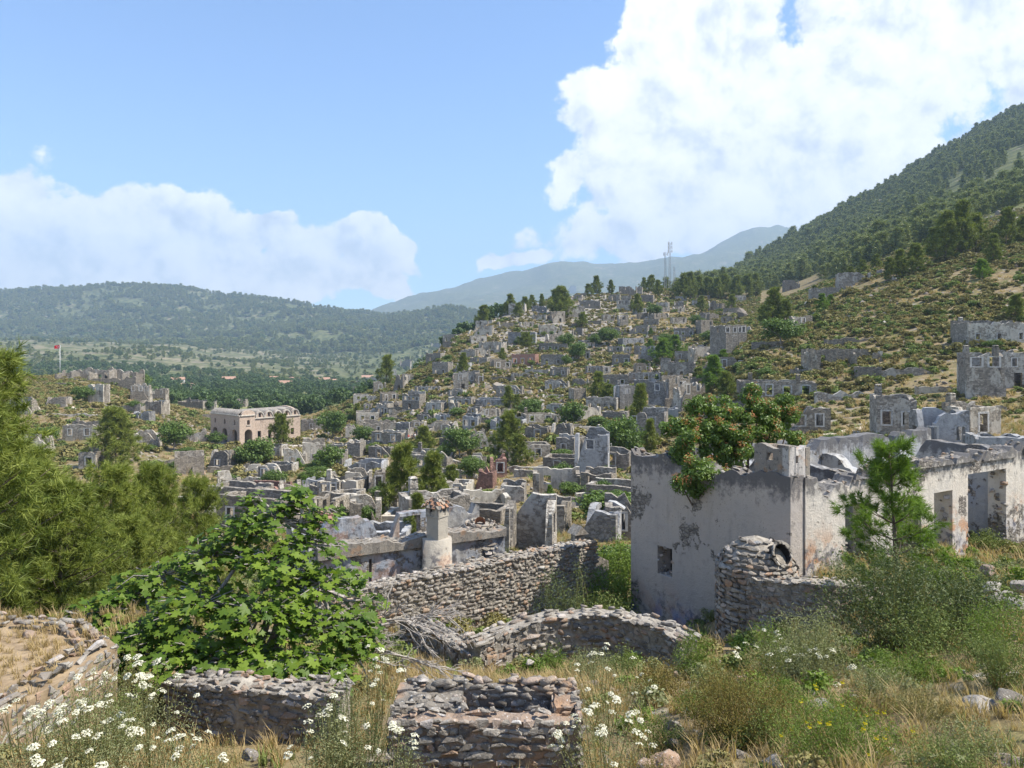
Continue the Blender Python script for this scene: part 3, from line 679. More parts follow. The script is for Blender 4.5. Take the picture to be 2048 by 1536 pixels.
# instanced ground cover (one object each)
def scatter(name, pts, scl, rot, meshes, label, kind='stuff', idx=None):
    pts = np.asarray(pts, np.float32); n = len(pts)
    me = bpy.data.meshes.new(name); me.vertices.add(n); me.vertices.foreach_set('co', pts.ravel())
    def attr(nm, typ, data):
        a = me.attributes.new(nm, typ, 'POINT'); a.data.foreach_set('vector' if typ == 'FLOAT_VECTOR' else 'value', data.ravel())
    attr('scl', 'FLOAT_VECTOR', np.asarray(scl, np.float32) if np.ndim(scl) == 2 else np.repeat(np.asarray(scl, np.float32), 3))
    attr('rot', 'FLOAT_VECTOR', np.asarray(rot, np.float32) if np.ndim(rot) == 2 else np.stack([np.zeros(n), np.zeros(n), rot], 1).astype(np.float32))
    attr('idx', 'INT', np.asarray(idx if idx is not None else rng.integers(0, len(meshes), n), np.int32))
    o = bpy.data.objects.new(name, me); link(o); tag(o, label, kind=kind)
    ng = bpy.data.node_groups.new(name, 'GeometryNodeTree')
    ng.interface.new_socket('Geometry', in_out='INPUT', socket_type='NodeSocketGeometry'); ng.interface.new_socket('Geometry', in_out='OUTPUT', socket_type='NodeSocketGeometry')
    N = ng.nodes; gi = N.new('NodeGroupInput'); go = N.new('NodeGroupOutput'); io = N.new('GeometryNodeInstanceOnPoints'); jn = N.new('GeometryNodeJoinGeometry')
    for k in reversed(range(len(meshes))):
        po = bpy.data.objects.new(name+'_shape', meshes[k]); oi = N.new('GeometryNodeObjectInfo'); oi.inputs['Object'].default_value = po; oi.inputs['As Instance'].default_value = True
        ng.links.new(oi.outputs['Geometry'], jn.inputs[0])
    def named(nm, typ):
        a = N.new('GeometryNodeInputNamedAttribute'); a.data_type = typ; a.inputs['Name'].default_value = nm; return a.outputs['Attribute']
    ng.links.new(gi.outputs[0], io.inputs['Points']); ng.links.new(jn.outputs[0], io.inputs['Instance']); io.inputs['Pick Instance'].default_value = True
    ng.links.new(named('idx', 'INT'), io.inputs['Instance Index']); ng.links.new(named('scl', 'FLOAT_VECTOR'), io.inputs['Scale'])
    er = N.new('FunctionNodeEulerToRotation'); ng.links.new(named('rot', 'FLOAT_VECTOR'), er.inputs[0]); ng.links.new(er.outputs[0], io.inputs['Rotation'])
    ng.links.new(io.outputs[0], go.inputs[0])
    md = o.modifiers.new('scatter', 'NODES'); md.node_group = ng
    return o

def bush_mesh(seed, mat, per=26, leaf=0.30, clumps=7, squash=0.7):
    g = np.random.default_rng(seed); cs = []; rs = []
    for i in range(clumps):
        d = rand_dirs(1, g)[0]; cs.append((d[0]*0.34, d[1]*0.34, 0.25+abs(d[2])*0.32)); rs.append(g.uniform(0.2, 0.36))
    V, T, W = clump_leaves(cs, rs, per, leaf, g, 0.55, squash)
    return mesh_np('bush', V, tris=T, var=W, mats=(mat,))
SCRUB = [bush_mesh(41, 'scrub'), bush_mesh(42, 'scrub'), bush_mesh(43, 'scrub_green'), bush_mesh(44, 'scrub'), bush_mesh(45, 'scrub_green')]
FAR_PINE = [pine_meshes(51, 8.0, 2.4, 7, 5, 3, 2, 7, 1.3, 0.24, shape=0.7, mat='forest_pine')[1], pine_meshes(52, 8.0, 2.9, 6, 5, 3, 2, 7, 1.4, 0.26, shape=0.55, mat='forest_pine')[1], pine_meshes(53, 8.0, 2.1, 8, 5, 3, 2, 7, 1.2, 0.22, shape=0.85, mat='forest_pine')[1]]
FAR_LEAF = [broad_meshes(61, 6.0, 7.0, 26, 22, 1.0, 'valley_leaf', low=0.12)[1], broad_meshes(62, 6.0, 8.0, 26, 22, 1.0, 'valley_leaf', low=0.12)[1], broad_meshes(63, 7.0, 6.0, 24, 22, 0.9, 'valley_leaf', low=0.12)[1]]

def sample_ground(n, px0, px1, y0, y1, keep=None, area=True):
    """random ground points inside a sector of the valley"""
    out = []
    while sum(len(o) for o in out) < n:
        m = n*3; px = rng.uniform(px0, px1, m)
        y = np.sqrt(rng.uniform(y0*y0, y1*y1, m)) if area else np.exp(rng.uniform(math.log(y0), math.log(y1), m))
        x = (px-1024)/F*y
        k = np.ones(m, bool) if keep is None else keep(px, x, y)
        if not k.any(): break
        out.append(np.stack([x[k], y[k], height(x[k], y[k])], 1))
    return np.concatenate(out)[:n]
# ------------------------------------------------------------------ woods and scrub that nobody could count
def build_cover():
    # pine wood on the mountain slope
    P = sample_ground(9000, 1330, 2300, 300, 1180, lambda px, x, y: (forest_mask(px, y) > rng.uniform(0.25, 1.0, len(y))) & (fbm2(x/60, y/60, 3, 1)*1.2+fbm2(x/190, y/190, 3, 0)*1.1+0.34 > rng.random(len(y))*0.6) & ~((px > 1850) & (y > 900) & (rng.random(len(y)) < 0.65)))
    s = np.exp(rng.normal(-.08, .28, len(P))); scatter('pine_forest', P, np.stack([s*1.15, s*1.15, s], 1), rng.uniform(0, 6.28, len(P)), FAR_PINE, 'dense pine wood covering the mountain slope')
    # woods and scrub on the far hills
    P = sample_ground(17000, -350, 1150, 760, 3400, lambda px, x, y: (fbm2(x/150, y/150, 4, 2)+np.where(y > 1900, .55, np.where((y > 980) & (px < 680), .24, .36)) > rng.random(len(y))*0.6))
    s = rng.uniform(0.5, 1.3, len(P))*np.where(P[:, 1] > 1900, 2.0, 0.85); scatter('hill_forest', P, np.stack([s*1.5, s*1.5, s], 1), rng.uniform(0, 6.28, len(P)), FAR_PINE[:2]+FAR_LEAF[:1], 'dark wood and scrub on the far hills')
    # orchards and trees on the valley floor
    P = sample_ground(2600, -200, 1000, 300, 1000, lambda px, x, y: (fbm2(x/45, y/45, 3, 0)+0.36 > rng.random(len(y))*0.55) & ((px > 270) | (y > 420)) & ~((px > 640) & (px < 720) & (y > 470) & (y < 560)))
    s = rng.uniform(0.6, 1.35, len(P)); scatter('valley_trees', P, s, rng.uniform(0, 6.28, len(P)), FAR_LEAF, 'leafy trees crowding the valley floor')
    # low scrub on the hillsides
    def keep(px, x, y): return (fbm2(x/14, y/14, 3, 1)+0.5 > rng.random(len(y))*0.75) & (forest_mask(px, y) < 0.5)
    A = sample_ground(13000, 1420, 2250, 48, 330, lambda px, x, y: keep(px, x, y) & (px > 1380+0.0*y))
    B = sample_ground(9000, 690, 1520, 130, 450, keep)
    Cc = sample_ground(9000, -200, 1500, 30, 270, keep)
    D = sample_ground(1500, -200, 420, 130, 290, keep)
    P = np.concatenate([A, B, Cc, D]); y = P[:, 1]
    s = rng.uniform(0.55, 1.5, len(P))*np.where(y > 110, 1.15, 0.65)*np.where(rng.random(len(P)) < 0.08, 1.8, 1.0)
    P[:, 2] -= 0.08
    green = rng.random(len(P)) < 0.28
    idx = np.where(green, rng.choice([2, 4], len(P)), rng.choice([0, 1, 3], len(P)))
    scatter('scrub', P, np.stack([s, s, s*rng.uniform(0.6, 1.0, len(P))], 1), rng.uniform(0, 6.28, len(P)), SCRUB, 'low dry scrub dotted over the hillsides', idx=idx)
    # loose rock on the hillsides
    A = sample_ground(3800, 880, 1420, 170, 440, lambda px, x, y: fbm2(x/16, y/16, 3, 0)+0.42 > rng.random(len(y))*0.7)
    B = sample_ground(2600, 1420, 2250, 60, 300, lambda px, x, y: fbm2(x/12, y/12, 3, 0)+0.18 > rng.random(len(y))*0.6)
    Cc = sample_ground(3600, 250, 1500, 30, 230, lambda px, x, y: fbm2(x/8, y/8, 3, 0)+0.25 > rng.random(len(y))*0.6)
    P = np.concatenate([A, B, Cc]); s = np.exp(rng.normal(-0.75, 0.5, len(P)))*np.where(P[:, 1] > 180, 1.5, 0.85)
    scatter('rubble', P, s, rng.uniform(0, 6.28, (len(P), 3)), STONES, 'loose grey limestone rubble strewn over the slopes')
build_cover()
# ------------------------------------------------------------------ ruined houses
def ragged(n, amp):
    """stepped loss of masonry where the noise is high"""
    return math.floor(max(0.0, n-0.05)*amp/0.22+0.5)*0.22
def wall_mesh(name, Lx, top, T, openings, mat, base=2.5, step=0.4, seed=0, y0=0.0, x0=0.0, axis='x', bulge=0.02):
    """a roofless wall x0..x0+Lx, outer face at y0, thickness T going to +y; real holes for the openings; jagged head given by top(x)"""
    g = random.Random(seed)
    xs = set([0.0, Lx]); 
    n = max(2, int(Lx/step)); xs |= set(Lx*i/n for i in range(n+1))
    for (a, b, z0, z1, arch) in openings:
        xs |= {a, b}
        if arch: xs |= set(a+(b-a)*k/6 for k in range(1, 6))
    xs = sorted(xs); xx = [xs[0]]
    for v in xs[1:]:
        if v-xx[-1] > 1e-3: xx.append(v)
    xs = xx
    tops = [max(0.15, top(x)) for x in xs]
    def omax(op, x):
        a, b, z0, z1, arch = op
        if not arch: return z1
        c = (a+b)/2; r = (b-a)/2; q = max(0.0, 1-((x-c)/r)**2)
        return z1-r*0.9+r*0.9*math.sqrt(q)
    strips = []
    for i in range(len(xs)-1):
        xm = (xs[i]+xs[i+1])/2; spans = [[(-base, -base), (tops[i], tops[i+1])]]
        for op in sorted((o for o in openings if o[0] <= xm <= o[1]), key=lambda o: o[2]):
            lo, hi = spans.pop(); z0 = op[2]; h0, h1 = omax(op, xs[i]), omax(op, xs[i+1])
            if z0 >= max(hi): spans.append([lo, hi]); continue
            spans.append([lo, (min(z0, hi[0]), min(z0, hi[1]))])
            if h0 < hi[0] and h1 < hi[1]: spans.append([(h0, h1), hi])
            else: break
        strips.append(spans)
    V = []; Fc = []
    jit = {}
    def vert(x, z, y, key):
        k = (round(x, 4), round(z, 4), key)
        if k not in jit:
            jit[k] = len(V); jz = g.uniform(-bulge, bulge); V.append((x+x0, y0+y+jz, z))
        return jit[k]
    for i, spans in enumerate(strips):
        a, b = xs[i], xs[i+1]
        for lo, hi in spans:
            if hi[0]-lo[0] < 0.02 and hi[1]-lo[1] < 0.02: continue
            f = [vert(a, lo[0], 0, 'f'), vert(b, lo[1], 0, 'f'), vert(b, hi[1], 0, 'f'), vert(a, hi[0], 0, 'f')]
            k = [vert(a, lo[0], T, 'b'), vert(b, lo[1], T, 'b'), vert(b, hi[1], T, 'b'), vert(a, hi[0], T, 'b')]
            Fc.append(f); Fc.append(k[::-1]); Fc.append([f[3], f[2], k[2], k[3]]); Fc.append([f[1], f[0], k[0], k[1]])
            def has(j, x_is_left):
                if j < 0 or j >= len(strips): return False
                for l2, h2 in strips[j]:
                    e = 1 if x_is_left else 0; m = 0 if x_is_left else 1
                    if abs(l2[e]-lo[m]) < 1e-3 and abs(h2[e]-hi[m]) < 1e-3: return True
                return False
            if not has(i-1, True): Fc.append([f[0], f[3], k[3], k[0]])
            if not has(i+1, False): Fc.append([f[2], f[1], k[1], k[2]])
    if axis == 'y': V = [(-y, x, z) if False else (y, x, z) for x, y, z in V]; Fc = [q[::-1] for q in Fc]
    me = bpy.data.meshes.new(name); me.from_pydata(V, [], [tuple(q) for q in Fc]); me.update(); me.materials.append(MATS[mat]); return me

def ring_mesh():
    mb = MB(); a, b, c, d = 0.5, 0.72, 0.5, 0.61
    for cx, cz, sx, sz in ((-(a+b)/2, 0, b-a, 2*d), ((a+b)/2, 0, b-a, 2*d), (0, (c+d)/2, 2*a, d-c), (0, -(c+d)/2, 2*a, d-c)): mb.box((cx, 0, cz), (sx-0.004, 0.03, sz))
    return mb.mesh('window_surround', 'surround')
RING = ring_mesh()
def chimney_mesh(w, h, mat, cap=True):
    mb = MB(); mb.box((0, 0, h*0.42), (w, w, h*0.84), jit=0.01); mb.box((0, 0, h*0.45), (w*1.12, w*1.12, h*0.05))
    if cap:
        for sx in (-1, 1):
            for sy in (-1, 1): mb.box((sx*w*0.36, sy*w*0.36, h*0.90), (w*0.22, w*0.22, h*0.12))
        mb.box((0, 0, h*1.0), (w*1.05, w*1.05, h*0.08), taper=0.6)
    return mb.mesh('chimney', mat)
CHIM = {m: chimney_mesh(0.6, 1.4, m) for m in ('house_grey', 'house_pale', 'house_blue', 'house_red', 'house_brown')}

LABEL_COUNT = {}
NUM = {0: 'blank', 1: 'one', 2: 'two', 3: 'three', 4: 'four', 5: 'five', 6: 'six'}
TONE = {'house_grey': 'grey stone', 'house_pale': 'pale plastered', 'house_blue': 'blue-grey plastered', 'house_red': 'red ochre', 'house_brown': 'brown stone'}
def zone(px, py, d):
    if d > 330: return 'on the village hill crest'
    if px < 345 and py < 830: return 'on the flagpole knoll'
    if px < 345: return 'below the flagpole knoll'
    if px < 660 and py < 900: return 'around the church'
    if px < 660: return 'below the church'
    if px > 1560 and d < 140: return 'on the scrubby mountain slope'
    if px > 1560: return 'by the mountain pine wood'
    if py < 640: return 'high on the village hill'
    if py < 735: return 'on the upper village slope'
    if py < 810: return 'on the middle village slope'
    if py < 880: return "at the village hill's foot"
    if py < 985: return 'in the hollow'
    return 'behind the chimney house'
def house(x0, x1, yt, yb, th=-20, style='house_grey', win=None, D=None, arch=False, chim=0, dmg=0.12, open_front=False, d=None, label=None, door=False, name='ruined_house', surr=None, gable=False, seed=None):
    px = (x0+x1)/2
    p = at(px, yb, d) if d else hit(px, yb)
    d = p.y; W = max(2.2, (x1-x0)/F*d/max(0.5, math.cos(R(th)+math.atan((px-1024)/F)*0.6))); H = max(1.0, (yb-yt)/F*d)
    D = D or min(7.0, max(3.2, W*0.62)); sd_ = seed if seed is not None else int(x0*7+yt*13)
    g = random.Random(sd_); T = 0.45
    if win is None: win = max(0, min(4, int(W/2.6))) if H > 1.7 else 0
    two = H > 4.6
    floor_z = (H-2.7) if two else 0.0
    ww = g.uniform(.55, 1.05); wh = min(g.uniform(.9, 1.6), H*0.5); wz = floor_z+max(0.4, min(g.uniform(.7, 1.2), (H-floor_z)*0.33))
    ops = []
    for i in range(win):
        c = W*(i+0.5)/win+g.uniform(-.3, .3); wk = ww*g.uniform(.85, 1.15); ops.append((c-wk/2, c+wk/2, wz-(.5 if g.random() < .15 else 0), wz+wh*g.uniform(.92, 1.12), arch))
    if door or (two and g.random() < 0.6):
        c = W*g.uniform(0.25, 0.75); ops.append((c-0.5, c+0.5, -0.2, min(1.95, (wz-0.3) if two else H-0.3), False))
        if not two: ops = [o for o in ops if o[3] <= 0 or abs((o[0]+o[1])/2-c) > 1.0 or o[2] < 0]
    ph = g.uniform(0, 100); cut = g.choice([-1, 1]); bite = g.random()
    def prof(hh, dm, ph, Lx):
        def f(x):
            n = fbm2(np.array(x*0.9+ph), np.array(ph*1.7), 3, 0); n = float(n)
            v = hh-ragged(n, dm*hh*2.3)
            e = (x/Lx) if cut > 0 else (1-x/Lx)
            if bite < dm*3: v -= hh*0.75*max(0, e-0.62)/0.38
            return v+0.16*(float(vnoise(np.array(x*2.7+ph*3), np.array(ph), 1)))
        return f
    lbl = label
    if not lbl:
        size = 'two-storey' if two else ('low' if H < 1.9 else ('long' if W > 10 else 'small' if W < 5 else 'square'))
        face = 'open-fronted' if open_front else ('sunlit' if th > 4 else 'shaded')
        wtxt = '' if open_front else 'windowless' if win == 0 else ''
        wend = '' if (open_front or win == 0) else f" with {NUM[win]} {'arched ' if arch else ''}window{'s' if win > 1 else ''}"
        if chim: wend += (' and' if wend else ' with') + (' a chimney' if chim == 1 else ' two chimneys')
        if dmg > .24 and not chim: wend += (' and' if wend else ' with') + ' broken walls'
        if gable: wend += ' and gable' if wend else ' with a gable'
        if len(wend.split()) > 6: wend = wend.replace(' and broken walls', '').replace(' and gable', '')
        lbl = ' '.join(f"{size} {face} {wtxt} {TONE[style]} ruin{wend} {zone(px, (yt+yb)/2, d)}".split())
    o = thing(name, lbl, 'house', p, R(th), group='roofless ruined houses of the village')
    m = style
    if not open_front: fw = part('wall', wall_mesh('wall', W, prof(H, dmg, ph, W), T, ops, m, seed=sd_, x0=-W/2), o)
    else:
        stub = W*0.14
        part('wall', wall_mesh('wall', stub, prof(H, 0.3, ph, stub), T, [], m, seed=sd_, x0=-W/2), o)
        part('wall', wall_mesh('wall', stub, prof(H*0.9, 0.3, ph+5, stub), T, [], m, seed=sd_, x0=W/2-stub), o)
    bops = [(W*0.3-.4, W*0.3+.4, wz, wz+wh, arch)] if g.random() < 0.45 and W > 4 and H > 2 else []
    part('wall', wall_mesh('wall', W, prof(H*(1.12 if g.random() < .4 else 1.0), dmg, ph+11, W), T, bops, m, seed=sd_+1, x0=-W/2, y0=D-T), o)
    Ls = D-2*T
    for side, xx in ((-1, -W/2), (1, W/2-T)):
        so = [(Ls*0.5-.38, Ls*0.5+.38, wz, wz+wh, arch)] if (g.random() < 0.5 and H > 2 and Ls > 2) else []
        f = prof(H*0.98, dmg*1.3, ph+23*side, Ls)
        if gable: f0 = f; f = lambda x, f0=f0: f0(x)+0.9*(1-abs(x/Ls-0.5)*2)
        me = wall_mesh('wall', Ls, f, T, so, m, seed=sd_+2+side, x0=T, y0=xx, axis='y'); part('wall', me, o)
    if W > 7.5 and g.random() < 0.7:
        part('inner_wall', wall_mesh('inner_wall', Ls-0.01, prof(H*0.9, 0.3, ph+40, Ls), 0.35, [], m, seed=sd_+9, x0=T+0.005, y0=W*g.uniform(-.2, .2), axis='y'), o)
    if (surr if surr is not None else (d < 260 and not open_front)):
        for op in ops:
            if op[2] > 0 and not arch:
                part('window_surround', RING, fw, ((op[0]+op[1])/2-W/2, -0.012, (op[2]+op[3])/2), None, (op[1]-op[0], 1, op[3]-op[2]))
    for c in range(chim):
        part('chimney', CHIM[m], o, (W*(-0.3+0.5*c+g.uniform(-.05, .05)), D-T*0.5 if c == 0 else T*0.5, H*0.93-0.1), None, (1, 1, 1.0))
    return o, W, H, D

G_, P_, B_, RD, BR = 'house_grey', 'house_pale', 'house_blue', 'house_red', 'house_brown'
HOUSES = [  # left and right edge of the front, head, foot (rows of the photograph), turn, look
 # the toe and flank of the village hill
 (851,881,707,727,-22,G_,dict(win=2)),(864,896,725,753,-22,G_,dict(win=2)),(917,951,744,766,-20,G_,dict(win=2)),(921,950,700,716,-20,G_,dict(win=1)),
 (862,881,686,699,-20,G_,dict(win=0)),(886,904,683,696,-20,BR,dict(win=0)),(799,820,722,739,-18,BR,dict(win=0)),(771,793,740,757,10,P_,dict(win=1)),
 (787,806,751,783,-25,G_,dict(win=0,dmg=.35)),(806,828,751,766,15,P_,dict(win=1)),(829,863,773,787,-20,G_,dict(win=3)),(866,877,774,786,-10,G_,dict(win=1)),
 (765,796,788,807,24,BR,dict(win=2)),(752,774,807,833,-28,G_,dict(win=3)),(804,839,788,822,-24,G_,dict(win=4,chim=1)),(851,882,805,829,-22,G_,dict(win=1)),
 (896,925,781,796,-18,G_,dict(win=2)),(896,942,796,817,-14,G_,dict(win=3,surr=True)),(705,725,774,791,5,BR,dict(win=1)),(711,728,762,775,0,BR,dict(win=2)),
 (707,740,791,804,10,P_,dict(win=2)),(735,758,757,769,-10,BR,dict(win=0)),(727,742,810,823,0,BR,dict(win=1)),(899,913,806,832,-15,P_,dict(win=0,dmg=.3)),
 (948,984,652,673,-8,P_,dict(win=2,dmg=.25)),(1016,1071,664,689,-6,B_,dict(win=3)),(1080,1125,649,669,4,P_,dict(win=2)),(1098,1125,669,686,24,G_,dict(win=3)),
 (957,1003,684,705,-20,G_,dict(win=3)),(951,981,699,716,8,P_,dict(open_front=True)),(1078,1134,688,704,-8,G_,dict(win=4)),(1023,1070,708,731,-16,RD,dict(win=3)),
 (988,1025,720,741,22,BR,dict(win=2)),(1082,1128,710,733,-10,G_,dict(win=2)),(1148,1180,702,721,-8,P_,dict(win=3)),(1168,1190,685,696,22,P_,dict(win=2)),
 (940,974,716,729,-12,G_,dict(win=1)),(1159,1200,603,619,-10,G_,dict(win=3)),(1134,1152,573,586,-15,G_,dict(win=0)),(1189,1200,574,587,-15,G_,dict(win=1)),
 (1022,1075,748,764,-4,P_,dict(open_front=True)),(1100,1134,739,757,-18,G_,dict(win=2)),(1171,1206,733,749,-18,G_,dict(win=2)),(1090,1135,763,782,-16,G_,dict(win=2)),
 (1145,1176,759,773,-12,G_,dict(win=0)),(952,968,748,768,6,BR,dict(win=1,dmg=.3)),(1209,1239,590,604,-14,P_,dict(win=3)),(1238,1272,573,591,-16,G_,dict(win=4)),
 (1274,1284,575,590,-16,G_,dict(win=0)),(1282,1306,590,606,-20,G_,dict(win=2)),(1243,1262,592,607,-12,G_,dict(win=2)),(1206,1230,630,644,4,P_,dict(win=2)),
 (1240,1257,630,653,18,G_,dict(win=3)),(1277,1296,627,638,6,BR,dict(win=0)),(1287,1317,640,653,-14,G_,dict(win=2)),(1259,1296,652,669,-16,G_,dict(win=2)),
 (1297,1313,653,669,6,P_,dict(win=2)),(1348,1388,656,675,-12,G_,dict(win=3,surr=True)),(1323,1340,615,625,6,P_,dict(win=1)),(1349,1370,614,625,8,P_,dict(win=1,dmg=.3)),
 (1391,1418,626,643,-22,G_,dict(win=1)),(1419,1438,628,645,18,BR,dict(win=1)),(1215,1245,693,707,-12,P_,dict(win=2)),(1246,1263,694,707,-4,P_,dict(win=1)),
 (1224,1260,712,731,-10,G_,dict(win=2)),(1350,1387,704,725,-16,G_,dict(win=2)),(1388,1432,697,721,10,P_,dict(open_front=True,chim=1)),(1336,1390,724,757,-14,G_,dict(win=3,arch=True)),
 (1321,1341,720,747,-14,G_,dict(win=0)),(1259,1322,745,766,-8,G_,dict(win=3)),(1272,1302,727,746,4,BR,dict(win=2)),(1383,1420,590,599,-6,BR,dict(win=0)),
 (1419,1432,602,623,-4,G_,dict(win=1)),(1473,1492,591,603,0,G_,dict(win=3,surr=True)),(1307,1330,672,681,-6,G_,dict(win=0)),(1348,1372,672,685,-10,G_,dict(win=1)),
 (1268,1297,760,791,-14,B_,dict(win=1)),(1297,1336,764,818,-12,B_,dict(win=1,dmg=.3)),(1338,1382,757,800,20,P_,dict(win=1)),(1312,1356,818,846,-10,B_,dict(win=0)),
 (1172,1232,795,824,-18,G_,dict(win=4,arch=True)),(1200,1258,750,776,-6,P_,dict(win=2)),(1205,1248,825,843,-18,G_,dict(win=0)),(1206,1222,733,749,10,P_,dict(win=1)),
 (992,1043,773,796,-14,G_,dict(win=3)),(951,1008,800,816,-6,B_,dict(win=1)),(1085,1127,791,800,-4,P_,dict(win=0)),(1080,1123,809,831,-14,G_,dict(win=2)),
 (953,998,819,836,10,P_,dict(win=1)),(1000,1034,819,841,14,P_,dict(win=0)),(980,1045,840,863,-14,B_,dict(win=2)),(1101,1141,848,882,-16,G_,dict(win=1,arch=True,dmg=.3)),
 (1116,1131,832,850,8,P_,dict(open_front=True)),(1148,1172,778,809,20,BR,dict(win=0)),(945,986,864,906,8,P_,dict(win=1,dmg=.35)),(1163,1205,815,841,26,P_,dict(win=0)),
 # the foot of the hill, towards the path
 (726,791,846,871,8,BR,dict(win=1,dmg=.2)),(791,818,847,867,-6,B_,dict(win=0)),(822,847,843,859,6,P_,dict(win=1)),(834,869,830,844,-10,G_,dict(win=1)),
 (870,899,830,844,-12,B_,dict(win=1)),(848,904,845,867,4,P_,dict(win=2,dmg=.2)),(884,906,849,873,-26,G_,dict(win=0,gable=True)),(925,955,833,859,-12,B_,dict(win=2)),
 (691,716,855,877,8,P_,dict(win=0)),(694,720,885,916,-10,G_,dict(win=0,gable=True)),(810,903,906,928,-8,G_,dict(win=0,chim=1)),(684,762,924,947,-6,B_,dict(win=1,dmg=.2)),
 (690,740,946,977,4,P_,dict(win=1,arch=True)),(740,768,945,988,10,BR,dict(win=1)),(683,713,963,988,-12,P_,dict(open_front=True)),(905,926,968,988,10,P_,dict(win=1)),
 (933,960,815,833,-8,G_,dict(win=1)),(640,690,838,860,6,BR,dict(win=1)),(602,640,840,862,0,BR,dict(win=1)),
 # the hollow in front of the village hill
 (1112,1148,876,912,-14,G_,dict(win=1)),(982,1014,919,957,6,RD,dict(win=1,dmg=.25)),(950,966,912,946,0,P_,dict(win=0,dmg=.3)),
 (1065,1160,948,992,-4,P_,dict(open_front=True)),(1161,1222,948,987,-18,BR,dict(win=1,door=True)),(1000,1048,973,1006,-6,G_,dict(win=0,dmg=.2)),
 (1176,1218,1022,1084,-24,B_,dict(win=0,dmg=.3)),(1218,1275,1015,1082,-6,G_,dict(win=1,dmg=.2)),(952,985,945,978,-8,RD,dict(win=0,dmg=.3)),(1075,1122,1010,1068,-14,P_,dict(win=1)),
 (600,640,960,987,-22,B_,dict(win=2)),(634,676,964,992,-6,P_,dict(win=2,chim=1)),(683,713,962,990,-20,P_,dict(win=0)),(625,665,1000,1048,-14,P_,dict(open_front=True)),
 (662,712,988,1018,-8,P_,dict(win=1,dmg=.2)),(700,762,1004,1064,10,P_,dict(win=1,arch=True,dmg=.3)),(760,778,985,1040,-20,P_,dict(win=0,dmg=.2)),(762,812,1037,1057,-6,P_,dict(win=0)),
 (712,812,1068,1094,-4,B_,dict(win=1)),(872,898,966,1022,20,P_,dict(win=0,dmg=.4)),(900,927,968,1002,-14,P_,dict(win=1)),(606,648,1046,1084,8,RD,dict(win=1,dmg=.3)),
 # below the church
 (416,455,902,942,-8,G_,dict(win=1,dmg=.25)),(452,467,905,937,12,P_,dict(win=1)),(427,445,978,1008,-20,B_,dict(win=1)),(485,560,974,1002,-10,RD,dict(win=2)),(562,603,977,1012,22,BR,dict(win=1,gable=True)),
 (568,610,898,938,8,P_,dict(win=1,dmg=.3)),(606,650,885,927,16,P_,dict(win=1)),(480,515,937,957,10,P_,dict(win=1,dmg=.3)),(516,546,934,967,-12,G_,dict(win=1,dmg=.25)),
 (530,583,928,948,-6,G_,dict(win=0)),(530,560,891,917,-14,G_,dict(win=1)),(652,684,905,932,-8,G_,dict(win=1,dmg=.3)),
 # knoll below the flagpole
 (262,297,770,806,8,P_,dict(win=3,dmg=.2)),(276,322,803,824,-6,P_,dict(win=2,arch=True)),(176,206,770,807,-4,P_,dict(win=1,dmg=.2)),(300,330,778,806,4,P_,dict(win=2,dmg=.3)),
 (334,352,783,801,6,P_,dict(win=1)),(127,190,850,882,4,BR,dict(win=2,chim=1)),(40,95,872,910,14,P_,dict(win=1)),(158,190,905,942,6,BR,dict(win=1)),(263,297,825,843,-4,B_,dict(win=1,dmg=.25)),
 (267,313,866,892,8,P_,dict(win=0,dmg=.2)),(356,405,803,816,-4,BR,dict(win=0,chim=1)),(418,428,804,820,0,G_,dict(win=0)),(448,490,799,813,6,BR,dict(win=2)),(90,130,795,815,4,BR,dict(win=0,dmg=.3)),
 (20,60,800,830,-6,BR,dict(win=1)),
 # the scrub slope under the mountain
 (1590,1625,632,654,10,P_,dict(win=1,dmg=.35)),(1622,1764,703,738,-4,P_,dict(open_front=True,D=4.5)),(1720,1762,735,757,-10,BR,dict(win=0)),(1490,1630,763,800,-8,BR,dict(win=4,chim=2,dmg=.1)),
 (1587,1660,818,870,-4,P_,dict(win=2,dmg=.3)),(1757,1830,793,872,-14,G_,dict(win=2,chim=1)),(1850,1935,822,902,-6,B_,dict(win=2,dmg=.15)),(1940,2003,815,872,14,P_,dict(win=1,chim=1)),
 (1815,1850,822,866,-8,P_,dict(win=0)),(1943,2060,644,692,-6,G_,dict(win=3,chim=1)),(1937,2008,706,797,-12,G_,dict(win=2,chim=2)),(2012,2070,705,775,-8,G_,dict(win=2)),
 (1968,2060,875,908,-10,B_,dict(win=0)),(1625,1680,575,597,-12,G_,dict(win=0)),(1680,1740,545,570,-14,G_,dict(win=1)),(1570,1600,560,580,-6,G_,dict(win=0,dmg=.3)),
]
def build_houses():
    for h in HOUSES:
        house(*h[:6], **h[6])
    # singled-out buildings
    house(1452,1494,650,703,10,G_,win=4,label='tall grey stone house with a row of four slits above a doorway, beside a pine',door=True,dmg=.06,D=9)
    o, W, H, D = house(1148,1215,870,958,-12,B_,win=1,dmg=.34,label='blue-grey plastered house gable with one white-rimmed window and a stepped broken edge',surr=True)
    o, W, H, D = house(352,406,911,950,24,BR,win=1,door=True,dmg=.1,label='long stone house with a shaded narrow end and a dark doorway below the church')
    o, W, H, D = house(446,482,957,1014,30,P_,win=1,dmg=.2,D=3.4,label='tower-like tall ruin with one high window below the church')
    # roofless open ruin close by with a broken doorway
    o, W, H, D = house(1004,1104,1020,1112,-8,G_,open_front=True,dmg=.18,label='roofless room with a broken doorway below the chimney house terrace')
build_houses()

